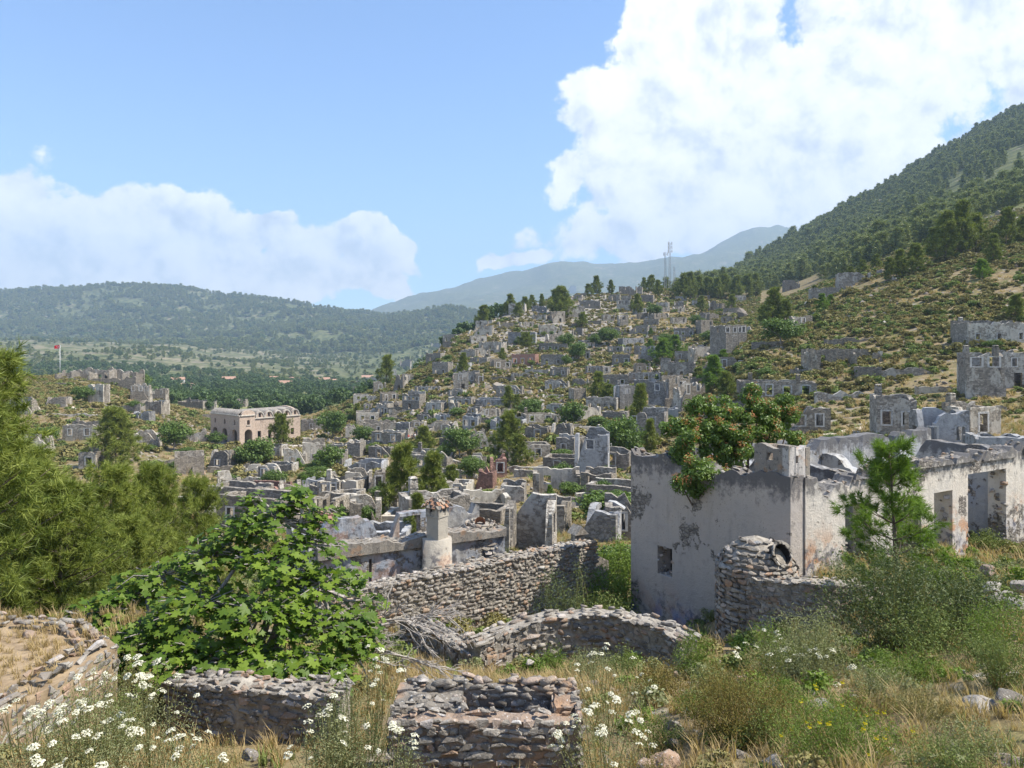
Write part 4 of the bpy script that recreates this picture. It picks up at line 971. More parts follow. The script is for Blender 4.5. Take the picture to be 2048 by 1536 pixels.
def fill_houses():
    """the further ruins that crowd the slopes between the ones singled out above"""
    g = random.Random(21); taken = [(h[0], h[1], h[2], h[3]) for h in HOUSES]; n = 0
    def ok(a, b, c, d):
        if 400 < b and a < 615 and 800 < d < 915: return False
        return all(b+3 < x0 or a-3 > x1 or d < yt+4 or d > yb+14 for x0, x1, yt, yb in taken)
    for k in range(2600):
        hollow = g.random() < .30
        px, yb = (g.uniform(440, 1250), g.uniform(890, 1075)) if hollow else (g.uniform(720, 1470), g.uniform(600, 890))
        if hollow and (px < 600 and yb < 930): continue
        p = hit(px, yb); d = p.y
        if d > 420 or d < 34: continue
        W = g.uniform(4.5, 8.5); H = g.choice((1.4, 2.2, 2.6, 2.8, 3.0, 5.0 if d > 90 else 2.4)); w = W*F/d*.9; hh = H*F/d
        if w < 14: continue
        if not ok(px-w/2, px+w/2, yb-hh, yb): continue
        taken.append((px-w/2, px+w/2, yb-hh, yb)); n += 1
        th = g.choice((-24, -20, -16, -12, -8, 6, 14, 22)); house(px-w/2, px+w/2, yb-hh, yb, th, g.choice((G_, G_, G_, P_, BR, BR, B_)), dmg=g.choice((.05, .08, .12, .2, .3)), open_front=g.random() < .15, chim=1 if g.random() < .1 else 0)
        if n >= 82: break
fill_houses()

def low_walls():
    """tumbled terrace walls between the houses"""
    g = random.Random(5); spots = []
    for k in range(95):
        px = g.uniform(330, 1500); py = g.uniform(760, 1010)
        spots.append((px, py, g.uniform(25, 95)))
    for px, py in ((1812,754),(1890,785),(1700,690),(1560,690),(1960,830),(1640,745),(1780,905),(1690,800),(150,835),(230,818),(110,770),(1430,870),(1480,880)): spots.append((px, py, g.uniform(70, 130)))
    for i, (px, py, w) in enumerate(spots):
        p = hit(px, py); d = p.y
        if d > 420: continue
        Lw = w/F*d; th = R(g.uniform(-25, 15)); hh = g.uniform(0.5, 1.3); ph = g.uniform(0, 90)
        mat = g.choice(['house_grey', 'house_brown', 'house_pale'])
        me = wall_mesh('terrace_wall', Lw, lambda x: hh+0.7*hh*float(fbm2(np.array(x*0.8+ph), np.array(ph), 3, 1)), 0.5, [], mat, base=1.5, step=0.5, seed=i, x0=-Lw/2, bulge=0.05)
        o = bpy.data.objects.new('terrace_wall', me); link(o); o.location = p; o.rotation_euler = (0, 0, th)
        tag(o, f"low tumbled {TONE[mat].replace('plastered', 'stone').replace('grey stone', 'grey stone')} terrace wall {zone(px, py, d)}", 'wall', 'low tumbled walls between the houses', kind='thing')
low_walls()
# ------------------------------------------------------------------ church
def build_church():
    d0 = 190.0; C = at(479, 889, d0); th = R(50)
    o = thing('church', 'large pink plastered church with vaulted roof and arched porch above the hollow', 'church', C, th)
    L_, W_, H_ = 18.5, 15.0, 7.4; N = 4.4; m = 'church_pink'
    # porch: arcaded end and side
    ops = []
    for i in range(3):
        c = W_*(i+0.5)/3; ops += [(c-1.35, c+1.35, -0.5, 3.7, True), (c-0.45, c+0.45, 4.9, 6.2, True)]
    part('wall', wall_mesh('wall', W_, lambda x: H_, 0.7, ops, m, x0=0.0, y0=0.0, axis='y', seed=1, bulge=0.0), o)
    part('wall', wall_mesh('wall', N-0.7, lambda x: H_+math.sqrt(max(0, 1-((x-1.85)/2.0)**2))*1.35, 0.7, [(0.75, 2.95, -0.5, 3.7, True), (1.45, 2.25, 4.9, 6.2, True)], m, x0=0.7, y0=0.0, step=0.25, seed=2, bulge=0.0), o)
    part('wall', wall_mesh('wall', N-0.7, lambda x: H_, 0.7, [], m, x0=0.7, y0=W_-0.7, seed=3, bulge=0.0), o)
    # nave side with five lunettes
    NL = L_-N; lw = (NL-0.6)/5.0
    def top(x):
        k = (x-0.3)/lw; c = (math.floor(k)+0.5)*lw+0.3
        if x < 0.3 or x > NL-0.3: return H_-0.9
        return H_-0.9+math.sqrt(max(0, 1-((x-c)/(lw*0.48))**2))*1.75
    ops = []
    for i in range(5):
        c = 0.3+lw*(i+0.5); ops.append((c-0.36, c+0.36, H_-0.75, H_+0.35, True))
    for i, c in enumerate((1.5, 4.6, 8.0, 11.6)): ops.append((c-0.5, c+0.5, 1.2 if i != 1 else 0.0, 3.0, False))
    part('wall', wall_mesh('wall', NL, top, 0.6, ops, m, x0=N+0.002, y0=0.35, step=0.22, seed=4, bulge=0.0), o)
    part('wall', wall_mesh('wall', NL, lambda x: H_-0.9, 0.6, [], m, x0=N+0.002, y0=W_-0.95, seed=5, bulge=0.0), o)
    part('wall', wall_mesh('wall', W_-1.9, lambda x: H_-0.9+2.2*math.sqrt(max(0, 1-((x-(W_-1.9)/2)/((W_-1.9)/2))**2)), 0.6, [], m, x0=0.95, y0=L_-0.6, axis='y', step=0.5, seed=6, bulge=0.0), o)
    part('wall', wall_mesh('wall', W_-1.4, lambda x: H_-0.2, 0.5, [(W_*0.5-1.6, W_*0.5+0.2, 0, 3.2, True)], m, x0=0.7, y0=N-0.5, axis='y', seed=7, bulge=0.0), o)
    # vaulted roofs
    def vault(name, x0, x1, y0, y1, z0, rise, along, n=14, thick=0.16):
        V = []; Fq = []
        for i in range(n+1):
            a = math.pi*i/n; c = -math.cos(a); h = math.sin(a)
            for off in (0, thick):
                if along == 'x':
                    y = (y0+y1)/2+c*((y1-y0)/2+off); z = z0+h*(rise+off)
                    V += [(x0, y, z), (x1, y, z)]
                else:
                    x = (x0+x1)/2+c*((x1-x0)/2+off); z = z0+h*(rise+off)
                    V += [(x, y0, z), (x, y1, z)]
        for i in range(n):
            b = i*4; Fq += [(b+2, b+6, b+7, b+3), (b, b+1, b+5, b+4), (b, b+4, b+6, b+2), (b+1, b+3, b+7, b+5)]
        me = bpy.data.meshes.new(name); me.from_pydata(V, [], Fq); me.materials.append(MATS['church_roof']); me.update()
        return part(name, me, o)
    vault('roof', N+0.01, L_-0.02, 0.96, W_-0.96, H_-0.88, 1.75, 'x')
    vault('porch_roof', 0.05, N-0.05, 0.72, W_-0.05, H_-0.02, 1.15, 'y')
    for i in range(5):
        c = N+0.3+lw*(i+0.5); vault('lunette_vault', c-lw*0.46, c+lw*0.46, 0.97, W_*0.42, H_-0.88, 1.62, 'y', 10)
        # moulded rim on each lunette
        mb = MB(); n = 10
        for j in range(n):
            a0 = math.pi*j/n; a1 = math.pi*(j+1)/n; r = lw*0.47
            p = [(c-math.cos(a)*rr*1.0, 0.30, H_-0.9+math.sin(a)*(rr/r)*1.72) for a in (a0, a1) for rr in (r*0.86, r*1.04)]
            q = [(x, y-0.14, z) for x, y, z in p]
            k = len(mb.v); mb.v += p+q; mb.f += [(k+4, k+5, k+7, k+6), (k+1, k+3, k+7, k+5), (k, k+4, k+6, k+2)]
        part('lunette_rim', mb.mesh('lunette_rim', 'church_trim'), o)
    for (x, y, sx, sy, z) in ((-0.12, W_/2, 0.30, W_+0.3, H_+0.02), (N/2+0.1, -0.12, N-0.2, 0.30, H_+0.02), (N+NL/2, 0.22, NL-0.1, 0.30, H_-0.98)):
        mb = MB(); mb.box((x, y, z), (sx, sy, 0.24)); part('cornice', mb.mesh('cornice', 'church_trim'), o)
    for x in (1.85+0.7,):
        mb = MB(); mb.box((x, -0.06, 4.78), (1.3, 0.2, 0.16)); part('sill', mb.mesh('sill', 'church_trim'), o)
    mb = MB(); mb.box((L_/2, W_/2, -1.6), (L_+5, W_+6, 3.0)); part('terrace', mb.mesh('terrace', 'house_brown'), o)
build_church()

# ------------------------------------------------------------------ ruin on the knoll, flagpole
def build_knoll():
    c = hit(190, 764); d = c.y; Lr = 160/F*d; H_ = 24/F*d
    o = thing('ruined_school', 'long roofless ruin with cross walls and pillars on the knoll beside the flagpole', 'ruin', c, R(3))
    g = random.Random(4)
    def prof(h, ph, k=0.25): return lambda x: h*(1-k*0.4)+h*k*1.6*float(fbm2(np.array(x*0.5+ph), np.array(ph), 3, 1))
    part('wall', wall_mesh('wall', Lr, prof(H_, 3), 0.6, [(Lr*k-.5, Lr*k+.5, 0.6, 2.2, False) for k in (.3, .45, .62, .8)], 'house_brown', x0=-Lr/2, y0=6.0, seed=1), o)
    part('wall', wall_mesh('wall', Lr, prof(H_*0.38, 9, .5), 0.6, [], 'house_brown', x0=-Lr/2, y0=0.0, seed=2), o)
    for k in (-0.5, -0.32, -0.1, 0.08, 0.14, 0.3, 0.47):
        part('cross_wall', wall_mesh('cross_wall', 5.38, prof(H_*g.uniform(.75, 1.0), 20+k*9), 0.6, [], g.choice(['house_brown', 'house_grey']), x0=0.61, y0=Lr*k, axis='y', seed=int(50+k*40)), o)
    # flagpole with the flag flying
    b = hit(120, 747); b = at(120, 747, c.y+2); b.z = gz(b.x, b.y); h = 57/F*b.y+ (at(120, 747, b.y).z-b.z)
    o = thing('flagpole', 'tall white flagpole flying a red crescent-and-star flag on the knoll', 'flagpole', b)
    mb = MB(); mb.tube([(0, 0, -0.3), (0, 0, h)], [0.09, 0.05], 8); part('pole', mb.mesh('pole', 'flag_white', True), o)
    mb = MB(); n = 8; fw, fh = 1.8, 1.1
    def wave(u): return 0.16*math.sin(u*5.5)*u
    for i in range(n):
        u0, u1 = i/n, (i+1)/n
        mb.quadface((-0.06-u0*fw, wave(u0), h-fh-u0*0.22), (-0.06-u1*fw, wave(u1), h-fh-u1*0.22), (-0.06-u1*fw, wave(u1), h-u1*0.22), (-0.06-u0*fw, wave(u0), h-u0*0.22))
    fl = part('flag', mb.mesh('flag', 'flag_red'), o)
    for yo in (-0.02, 0.02):
        mb = MB(); cx, cz, r = 0.38*fw, -fh*0.5-0.08, fh*0.27
        pts = []
        for k in range(17):
            a = R(35)+R(290)*k/16; pts.append((cx-math.cos(a)*r*-1, cz+math.sin(a)*r))
        inn = []
        for k in range(17):
            a = R(48)+R(264)*k/16; inn.append((cx+math.cos(a)*r*0.8+0.06*fw, cz+math.sin(a)*r*0.8))
        for k in range(16):
            q = [pts[k], pts[k+1], inn[k+1], inn[k]]
            mb.quadface(*[(-0.06-x, wave(x/fw)+yo, h+z) for x, z in q])
        sx, sz, sr = cx+0.33*fh, cz, fh*0.13
        st = [(sx+math.cos(R(36*k))*(sr if k % 2 == 0 else sr*0.4), sz+math.sin(R(36*k))*(sr if k % 2 == 0 else sr*0.4)) for k in range(10)]
        for k in range(10): mb.quadface(*[(-0.06-x, wave(x/fw)+yo, h+z) for x, z in (st[k], st[(k+1) % 10], (sx, sz))])
        part('crescent_and_star', mb.mesh('crescent_and_star', 'flag_white'), fl)
build_knoll()

# ------------------------------------------------------------------ radio masts on the ridge
def build_masts():
    specs = [(1330, 505, 0.62, 'slim steel lattice mast with a crown of aerials, shorter neighbour of the tallest mast', True),
             (1339, 485, 0.66, 'tallest steel lattice radio mast on the ridge with stacked aerials', True),
             (1348, 533, 0.66, 'shortest bare steel lattice mast on the ridge', False)]
    for px, pt, w, lab, ant in specs:
        d = 452.0; p = at(px, 560, d); p.z = gz(p.x, p.y)-0.5; h = at(px, pt, d).z-p.z
        o = thing('radio_mast', lab, 'mast', p, 0.3, group='radio masts on the ridge')
        an = [R(90+120*k) for k in range(3)]
        def leg(k, z):
            r = w*(1.5-0.75*z/h); return Vector((math.cos(an[k])*r, math.sin(an[k])*r, z))
        for k in range(3):
            mb = MB(); mb.tube([leg(k, 0), leg(k, h)], [0.11, 0.08], 5); part('leg', mb.mesh('leg', 'steel'), o)
        n = int(h/1.1); mb = MB()
        for i in range(n):
            for k in range(3):
                a, b = leg(k, h*i/n), leg((k+1) % 3, h*(i+1)/n); mb.tube([a, b], [0.05, 0.05], 3, False)
                mb.tube([leg(k, h*i/n), leg((k+1) % 3, h*i/n)], [0.04, 0.04], 3, False)
        part('bracing', mb.mesh('bracing', 'steel'), o)
        if ant:
            for lev in ((h-0.8, h-3.2, h-5.6) if px == 1339 else (h-1.2,)):
                for k in range(3):
                    mb = MB(); v = leg(k, lev); q = v+Vector((math.cos(an[k])*0.9, math.sin(an[k])*0.9, 0.0))
                    mb.tube([v, q], [0.05, 0.05], 4); mb.box((q.x, q.y, q.z+0.2), (0.3, 0.3, 1.9)); part('aerial', mb.mesh('aerial', 'steel'), o)
            mb = MB(); mb.tube([(0, 0, h-0.5), (0, 0, h+1.8)], [0.06, 0.03], 4); part('aerial', mb.mesh('aerial', 'steel'), o)
build_masts()

# ------------------------------------------------------------------ paths
def ribbon(name, label, pixels, width, lift=0.10):
    pts = [hit(a, b) for a, b in pixels]; fine = []
    for i in range(len(pts)-1):
        for k in range(10): fine.append(pts[i].lerp(pts[i+1], k/10))
    fine.append(pts[-1]); V = []; Fq = []; g = random.Random(len(pixels))
    for i, p in enumerate(fine):
        d = (fine[min(i+1, len(fine)-1)]-fine[max(i-1, 0)]); n = Vector((-d.y, d.x, 0)).normalized()
        for k in range(5):
            q = p+n*width*(k/4-0.5)*g.uniform(0.8, 1.2); V.append((q.x, q.y, gz(q.x, q.y)+lift-(0.06 if k in (0, 4) else 0)))
        if i:
            b = i*5
            for k in range(4): Fq.append((b-5+k, b-5+k+1, b+k+1, b+k))
    me = bpy.data.meshes.new(name); me.from_pydata(V, [], Fq); me.materials.append(MATS['path_dust']); me.update()
    o = bpy.data.objects.new(name, me); link(o); tag(o, label, kind='structure')
ribbon('path', 'pale dusty path leading from the church', [(548, 892), (600, 891), (650, 893), (700, 891), (755, 885), (800, 880), (850, 877)], 2.6)
ribbon('path', 'narrow footpath climbing the flagpole knoll', [(105, 808), (140, 815), (175, 824), (205, 832)], 1.6)
ribbon('path', 'stony footpath across the scrub slope', [(1960, 838), (1900, 833), (1840, 842), (1760, 850), (1690, 862), (1640, 872)], 1.5)
ribbon('path', 'pale gap trodden between the houses', [(1030, 880), (1060, 868), (1085, 862)], 3.0)

# ------------------------------------------------------------------ people on the path
def person(px, py, label, shirt, trousers, face, stride):
    p = hit(px, py); o = thing('person', label, 'person', p, face, group='walkers on the path by the church')
    def skinned(name, verts, edges, radii, mat, parent):
        me = bpy.data.meshes.new(name); me.from_pydata(verts, edges, []); me.materials.append(MATS[mat])
        ob = part(name, me, parent); md = ob.modifiers.new('skin', 'SKIN'); md.use_smooth_shade = True
        for v, r in zip(me.skin_vertices[0].data, radii): v.radius = r if hasattr(r, '__len__') else (r, r)
        me.skin_vertices[0].data[0].use_root = True
        s = ob.modifiers.new('sub', 'SUBSURF'); s.levels = 1; s.render_levels = 1
        return ob
    s = stride
    Vb = [(0, 0, .95), (0, 0, 1.2), (0, 0, 1.42), (0, 0, 1.52), (0, -.01, 1.64), (0, 0, 1.74),
          (-.19, 0, 1.40), (-.25, s*.12, 1.14), (-.27, s*.02-.06, .90), (.19, 0, 1.40), (.25, -s*.12, 1.14), (.27, -s*.1-.06, .90),
          (-.09, 0, .88), (-.10, -s*.18, .48), (-.10, -s*.25, .06), (-.10, -s*.25-.16, .03), (.09, 0, .88), (.10, s*.18, .48), (.10, s*.30, .08), (.10, s*.30-.15, .03)]
    Eb = [(0, 1), (1, 2), (2, 3), (3, 4), (4, 5), (2, 6), (6, 7), (7, 8), (2, 9), (9, 10), (10, 11), (0, 12), (12, 13), (13, 14), (14, 15), (0, 16), (16, 17), (17, 18), (18, 19)]
    Rb = [(.14, .10), (.13, .09), (.13, .09), .05, .095, .07, .055, .042, .035, .055, .042, .035, .08, .055, .04, .03, .08, .055, .04, .03]
    skinned('body', Vb, Eb, Rb, 'skin', o)
    idx = [0, 1, 2, 6, 7, 9, 10]; mp = {k: i for i, k in enumerate(idx)}
    skinned('shirt', [Vb[k] for k in idx], [(mp[a], mp[b]) for a, b in Eb if a in mp and b in mp], [(.165, .12), (.155, .11), (.155, .11), .075, .06, .075, .06], shirt, o)
    idx = [0, 12, 13, 14, 16, 17, 18]; mp = {k: i for i, k in enumerate(idx)}
    skinned('trousers', [Vb[k] for k in idx], [(mp[a], mp[b]) for a, b in Eb if a in mp and b in mp], [(.16, .12), .10, .075, .06, .10, .075, .06], trousers, o)
    skinned('hair', [(0, .02, 1.68), (0, .03, 1.77)], [(0, 1)], [.10, .07], 'hair', o)
person(817, 884, 'walker in a red shirt on the pale path', 'cloth_red', 'cloth_pale', 1.2, 0.8)
person(824, 883, 'walker in black on the pale path', 'cloth_black', 'cloth_black', 1.4, 0.6)
person(830, 882, 'walker in a pale shirt beside the walker in black', 'cloth_pale', 'cloth_blue', 1.0, 0.7)

# ------------------------------------------------------------------ farmhouses far down in the valley
def farmhouse(px, py, w, h, rz, lab):
    p = hit(px, py); o = thing('farmhouse', lab, 'house', p, rz, group='farmhouses in the valley')
    mb = MB(); mb.box((0, 0, h/2), (w, w*0.65, h+1)); part('wall', mb.mesh('wall', 'far_wall'), o)
    r = MB(); hw, hd, e = w/2+.5, w*0.325+.5, h+0.45; rg = e+w*0.2
    r.quadface((-hw, -hd, e), (hw, -hd, e), (hw, 0, rg), (-hw, 0, rg)); r.quadface((-hw, 0, rg), (hw, 0, rg), (hw, hd, e), (-hw, hd, e))
    r.quadface((-hw, -hd, e), (-hw, 0, rg), (-hw, hd, e)); r.quadface((hw, hd, e), (hw, 0, rg), (hw, -hd, e)); r.quadface((-hw, hd, e), (hw, hd, e), (hw, -hd, e), (-hw, -hd, e))
    part('roof', r.mesh('roof', 'far_roof'), o)
    for k in (-.28, .05, .3):
        b = MB(); b.box((w*k, -w*0.325-.02, h*0.55), (w*.10, .1, h*.35)); part('window', b.mesh('window', 'cloth_black'), o)
for a in ((356, 768, 12, 4, .3, 'farmhouse with red roof at the edge of the valley trees'), (375, 779, 11, 3, -.2, 'low farmhouse half hidden in valley trees below the knoll'),
          (458, 766, 13, 4, .2, 'long red-roofed farmhouse beyond the church roof'), (548, 763, 9, 4, .4, 'small red-roofed farmhouse among fields beyond the church'),
          (571, 773, 13, 3, 0, 'long orange-roofed shed beyond the church'), (589, 765, 12, 4, -.4, 'pale farmhouse with red roof beside the orange-roofed shed'),
          (648, 766, 14, 4, .1, 'red-roofed farmhouse at the foot of the far hill'), (666, 768, 9, 4, .6, 'small red-roofed farmhouse near the village hill toe'), (735, 761, 16, 4, .1, 'farmhouse with wide red roof behind the lone hilltoe pine')):
    farmhouse(*a)

# ------------------------------------------------------------------ trees standing among the houses
TREES = [  # px, row of the foot, row of the top, kind, width factor
 (232,938,820,'p1',1.15),(562,925,835,'p3',.75),(665,876,822,'b0',1),(714,842,808,'p0',1.2),(1015,925,825,'p1',1.0),(1040,935,870,'p1',1.2),(850,912,852,'p0',1.3),(800,1045,892,'p1',.85),(862,1050,905,'p0',.95),(838,1085,985,'p0',.9),(900,985,930,'p1',1.2),
 (1280,858,768,'p2',1.0),(1300,905,838,'p0',1.0),(1195,805,745,'p0',1.1),(1215,812,770,'p1',1.2),(1018,818,772,'p0',1.1),(1035,822,790,'p0',1.2),(1430,790,712,'y0',1.2),(1455,800,745,'p1',1.2),(1395,775,735,'p1',1.2),(1325,728,678,'y1',1.3),(1350,716,672,'y1',1.3),(1300,700,678,'y1',1.3),
 (1545,655,578,'p1',1.0),(1568,650,600,'p1',1.2),(1530,650,610,'p0',1.2),(1276,628,588,'p0',1.1),(1262,622,600,'p0',1.2),(1308,636,606,'b1',1.1),(1052,712,668,'p3',1.25),(1022,624,588,'p0',1.2),(1036,634,606,'p1',1.2),(1012,630,605,'p1',1.2),(1064,612,590,'p0',1.3),(1050,610,594,'p1',1.3),(1084,614,588,'p2',1.1),
 (1112,628,580,'p0',1.2),(1124,636,574,'p1',1.1),(1133,630,590,'p0',1.2),(1194,582,552,'p0',1.1),(1178,582,568,'p1',1.3),(1222,580,560,'p2',1.1),(772,753,712,'p1',1.0),(926,752,706,'p2',1.1),(1004,722,696,'p0',1.1),(1402,626,594,'p1',1.1),(1463,622,590,'p1',1.1),(1392,657,628,'b1',1.1),(965,630,612,'p1',1.2),
 (1288,582,555,'p0',1.1),(1302,586,552,'p1',1.1),(1316,592,560,'p0',1.2),(1366,602,548,'p1',.9),(1382,600,545,'p0',1.0),(1352,594,564,'p1',1.2),(1400,596,552,'p0',1.1),(1418,598,555,'p1',1.1),(1436,600,556,'p0',1.1),(1452,598,550,'p1',1.1),(1472,600,552,'p0',1.1),(1492,598,550,'p1',1.1),(1512,594,548,'p0',1.1),
 (1832,548,488,'p1',1.1),(1802,552,500,'p0',1.2),(1782,560,516,'p1',1.2),(1892,522,428,'p1',.9),(1922,512,404,'p0',.95),(1952,502,428,'p1',1.0),(1870,518,456,'p0',1.1),(1986,526,468,'p0',1.0),(2012,494,418,'p1',.9),(2042,486,432,'p0',1.0),(1752,540,508,'p0',1.2),(1645,625,588,'y0',1.2),(1660,612,590,'y1',1.2),(1630,600,570,'p0',1.2),(1700,560,535,'p1',1.3),(1725,552,520,'p0',1.3),(2030,640,590,'p1',1.2),(1965,560,520,'y1',1.2),
 (348,902,843,'b0',1.0),(430,893,862,'b1',1.2),(512,938,872,'b2',.9),(478,938,896,'b1',1.0),(548,978,940,'b0',1.1),(662,948,888,'b1',.95),(372,915,893,'b2',1.4),(728,888,852,'b0',1.1),(745,908,885,'b1',1.2),(920,918,852,'b2',.9),(945,962,912,'b0',1.0),(1060,836,796,'b2',1.1),(1146,858,800,'b1',1.0),(1240,928,834,'b0',.85),(1262,925,870,'b1',1.0),
 (1198,858,832,'b2',1.6),(1216,690,655,'b0',1.1),(1190,694,668,'b1',1.1),(1158,722,682,'b2',.9),(1132,700,668,'b0',1.0),(1132,735,708,'b1',.8),(682,1062,1006,'b1',.85),(737,1060,1010,'b0',.9),(1562,692,634,'b2',1.1),(1530,760,735,'b1',1.8),(165,806,772,'b0',1.1),(268,826,800,'b1',1.2),(92,890,852,'b2',1.1),(300,905,888,'b1',1.4),(1838,898,866,'b0',1.1),
 (470,1000,972,'b1',1.2),(640,955,930,'b2',1.5),(615,965,940,'b0',1.3),(1215,885,850,'b0',1.3),(1126,930,895,'b2',1.1),(1100,1000,968,'y0',1.2),(1195,1000,960,'b2',.9),(1230,1150,1080,'b2',1.2),(1330,690,665,'b1',1.2),(700,845,828,'b1',1.6),(780,850,832,'b2',1.6),(1660,890,868,'b2',1.5),(1985,700,680,'b0',1.5),(275,770,745,'b0',1.0),(1250,650,630,'p0',1.2),(1165,655,625,'p1',1.2),(1420,690,660,'b0',1.1),(1445,735,700,'y1',1.1),(1335,800,772,'b1',1.0),(985,860,838,'b2',1.3),
]
def tree_label(kind, px, py, h, d):
    size = 'small' if h < 3.5 else 'tall' if h > 7.5 else 'medium-sized'
    look = {'p': 'dark green pine', 'y': 'bright green young pine', 'b': 'rounded broadleaf tree'}[kind[0]]
    if kind == 'p3': look = 'umbrella-shaped pine with a bare trunk'
    z = zone(px, py, d)
    if d > 330 and px < 1260: z = 'on the rocky crest of the village hill'
    elif d > 330: z = 'at the edge of the wood below the masts' if px < 1560 else 'on the mountain ridge'
    return f'{size} {look} {z}'
def extra_shrubs():
    g = random.Random(31)
    for k in range(64):
        px, yb = (g.uniform(340, 1260), g.uniform(870, 1060)) if k < 34 else (g.uniform(760, 1480), g.uniform(640, 860))
        if 400 < px < 620 and yb < 925: continue
        p = hit(px, yb); d = p.y
        if d < 36 or d > 400: continue
        h = g.uniform(1.3, 2.8); TREES.append((px, yb, yb-h*F/d, g.choice(('b0', 'b1', 'b2', 'b0', 'b1', 'y0')), g.uniform(1.0, 1.5)))
extra_shrubs()
def build_trees():
    for px, yb, yt, kind, wide in TREES:
        p = hit(px, yb)
        for q in range(12):      # trees on a skyline stand on its near side
            if p.y < (470 if px < 1560 else 620): break
            yb += 2; p = hit(px, yb)
        d = p.y; h = max(1.2, (yb-yt)/F*d); k = int(kind[1]); p.z -= 0.15
        lab = tree_label(kind, px, yb, h, d)
        if kind[0] == 'p': put_tree(PINES, k, 'pine_tree', lab, 'tree', p, h, 8.0, None, 'pines among the ruins', wide)
        elif kind[0] == 'y': put_tree(YOUNG, k, 'pine_tree', lab, 'tree', p, h, 8.0, None, 'pines among the ruins', wide)
        else: put_tree(BROAD, k, 'broadleaf_tree', lab, 'tree', p, h, 5.0, None, 'broadleaf trees among the ruins', wide*1.15)
build_trees()
# ------------------------------------------------------------------ the near ruins
def E_(z): return EYE+z
plaster_mat('plaster_shade', (0.42, 0.375, 0.335), (0.47, 0.41, 0.35), E_(-3.45), E_(-9.6), 0.85, 0.25, 0.75)  # darker copy of the house plaster: the gable's shade is in its base colour
plaster_mat('plaster_sun', (0.60, 0.55, 0.475), (0.63, 0.56, 0.465), E_(-3.45), E_(-7.2), 0.25, 0.95, 0.45)  # paler copy of the same plaster: sunlight on the doorway wall is in its colour
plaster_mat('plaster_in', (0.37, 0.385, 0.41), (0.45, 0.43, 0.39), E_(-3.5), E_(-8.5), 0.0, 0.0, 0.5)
plaster_mat('plaster_terrace', (0.36, 0.34, 0.31), (0.33, 0.36, 0.41), E_(-6.9), E_(-9.2), 0.0, 0.3, 0.5)
plaster_mat('plaster_chimney', (0.37, 0.335, 0.28), (0.43, 0.39, 0.325), E_(-5.4), E_(-9.0), 0.0, 0.3, 0.45)
m_, t_, b_ = new_mat('vent_shade'); b_.inputs['Base Color'].default_value = (0.03, 0.027, 0.025, 1)  # near-black colour paints in the darkness inside the oven vent

def resample(pts, step):
    out = []; acc = 0.0
    for i in range(len(pts)-1):
        a, b = Vector(pts[i]), Vector(pts[i+1]); L_ = (b.xy-a.xy).length; n = max(1, int(round(L_/step)))
        for k in range(n): out.append(a.lerp(b, k/n))
    out.append(Vector(pts[-1])); return out
def smooth_path(pts, it=2):
    p = [Vector(q) for q in pts]
    for _ in range(it):
        q = [p[0]]
        for i in range(len(p)-1): q += [p[i].lerp(p[i+1], .25), p[i].lerp(p[i+1], .75)]
        p = q+[p[-1]]
    return p
def rubble_wall(name, label, pts, depth, thick, s, limit=300, both=False, cat='wall', root=None, jag=0.022, group=None, rows=None):
    """dry-stone wall along a path of head points; the stones lie on its seen face and its head"""
    g = random.Random(int(abs(pts[0][0])*1000)); P = resample(smooth_path(pts), s*1.08)
    o = root or thing(name, label, cat, P[len(P)//2], 0, group)
    place = []; V = []; Fq = []
    for i, p in enumerate(P):
        d = (P[min(i+1, len(P)-1)]-P[max(i-1, 0)]); tx = Vector((d.x, d.y, 0)).normalized(); n = Vector((tx.y, -tx.x, 0))
        top = p.z+g.uniform(-jag, jag)+0.5*jag*math.sin(i*0.9)
        nr = rows or int(depth/(s*0.74))
        for r in range(nr):
            z = top-s*0.35-r*s*0.74; q = p+tx*((r % 2)*s*0.5+g.uniform(-.2, .2)*s)+n*g.uniform(-.18, .03)*s; q.z = z+g.uniform(-.08, .08)*s
            place.append((q, tx, n, s*g.choice((.6, .8, 1.0, 1.15, 1.3))))
            if g.random() < .45:      # packing stones between the blocks
                place.append((q+tx*s*g.uniform(-.6, .6)+Vector((0, 0, s*g.uniform(-.4, .4)))+n*.012, tx, n, s*g.uniform(.3, .5)))
            if both:
                q2 = q-n*thick; place.append((q2, tx, -n, s*g.uniform(.85, 1.2)))
        nt = max(1, int(thick/(s*0.9)))
        for k in range(nt+1):
            if g.random() < 0.9:
                q = p-n*(thick*k/max(1, nt))+tx*g.uniform(-.3, .3)*s; q.z = top+g.uniform(-.25, .12)*s
                place.append((q, tx, Vector((n.x*.3, n.y*.3, 1)), s*g.uniform(.7, 1.25)))
        a = p-n*0.014; b = p-n*(thick-0.02); zt = top-0.02
        V += [(a.x, a.y, zt), (b.x, b.y, zt), (b.x, b.y, zt-depth-0.4), (a.x, a.y, zt-depth-0.4)]
        if i:
            k = i*4
            for c in range(4): Fq.append((k-4+c, k+c, k+(c+1) % 4, k-4+(c+1) % 4))
    Fq.append((0, 1, 2, 3)); k = (len(P)-1)*4; Fq.append((k+3, k+2, k+1, k))
    me = bpy.data.meshes.new('core'); me.from_pydata(V, [], Fq); me.materials.append(MATS['mortar']); me.update()
    c = part('core', me, o); c.matrix_basis = o.matrix_basis.inverted()
    lay_stones(o, place, limit)
    return o
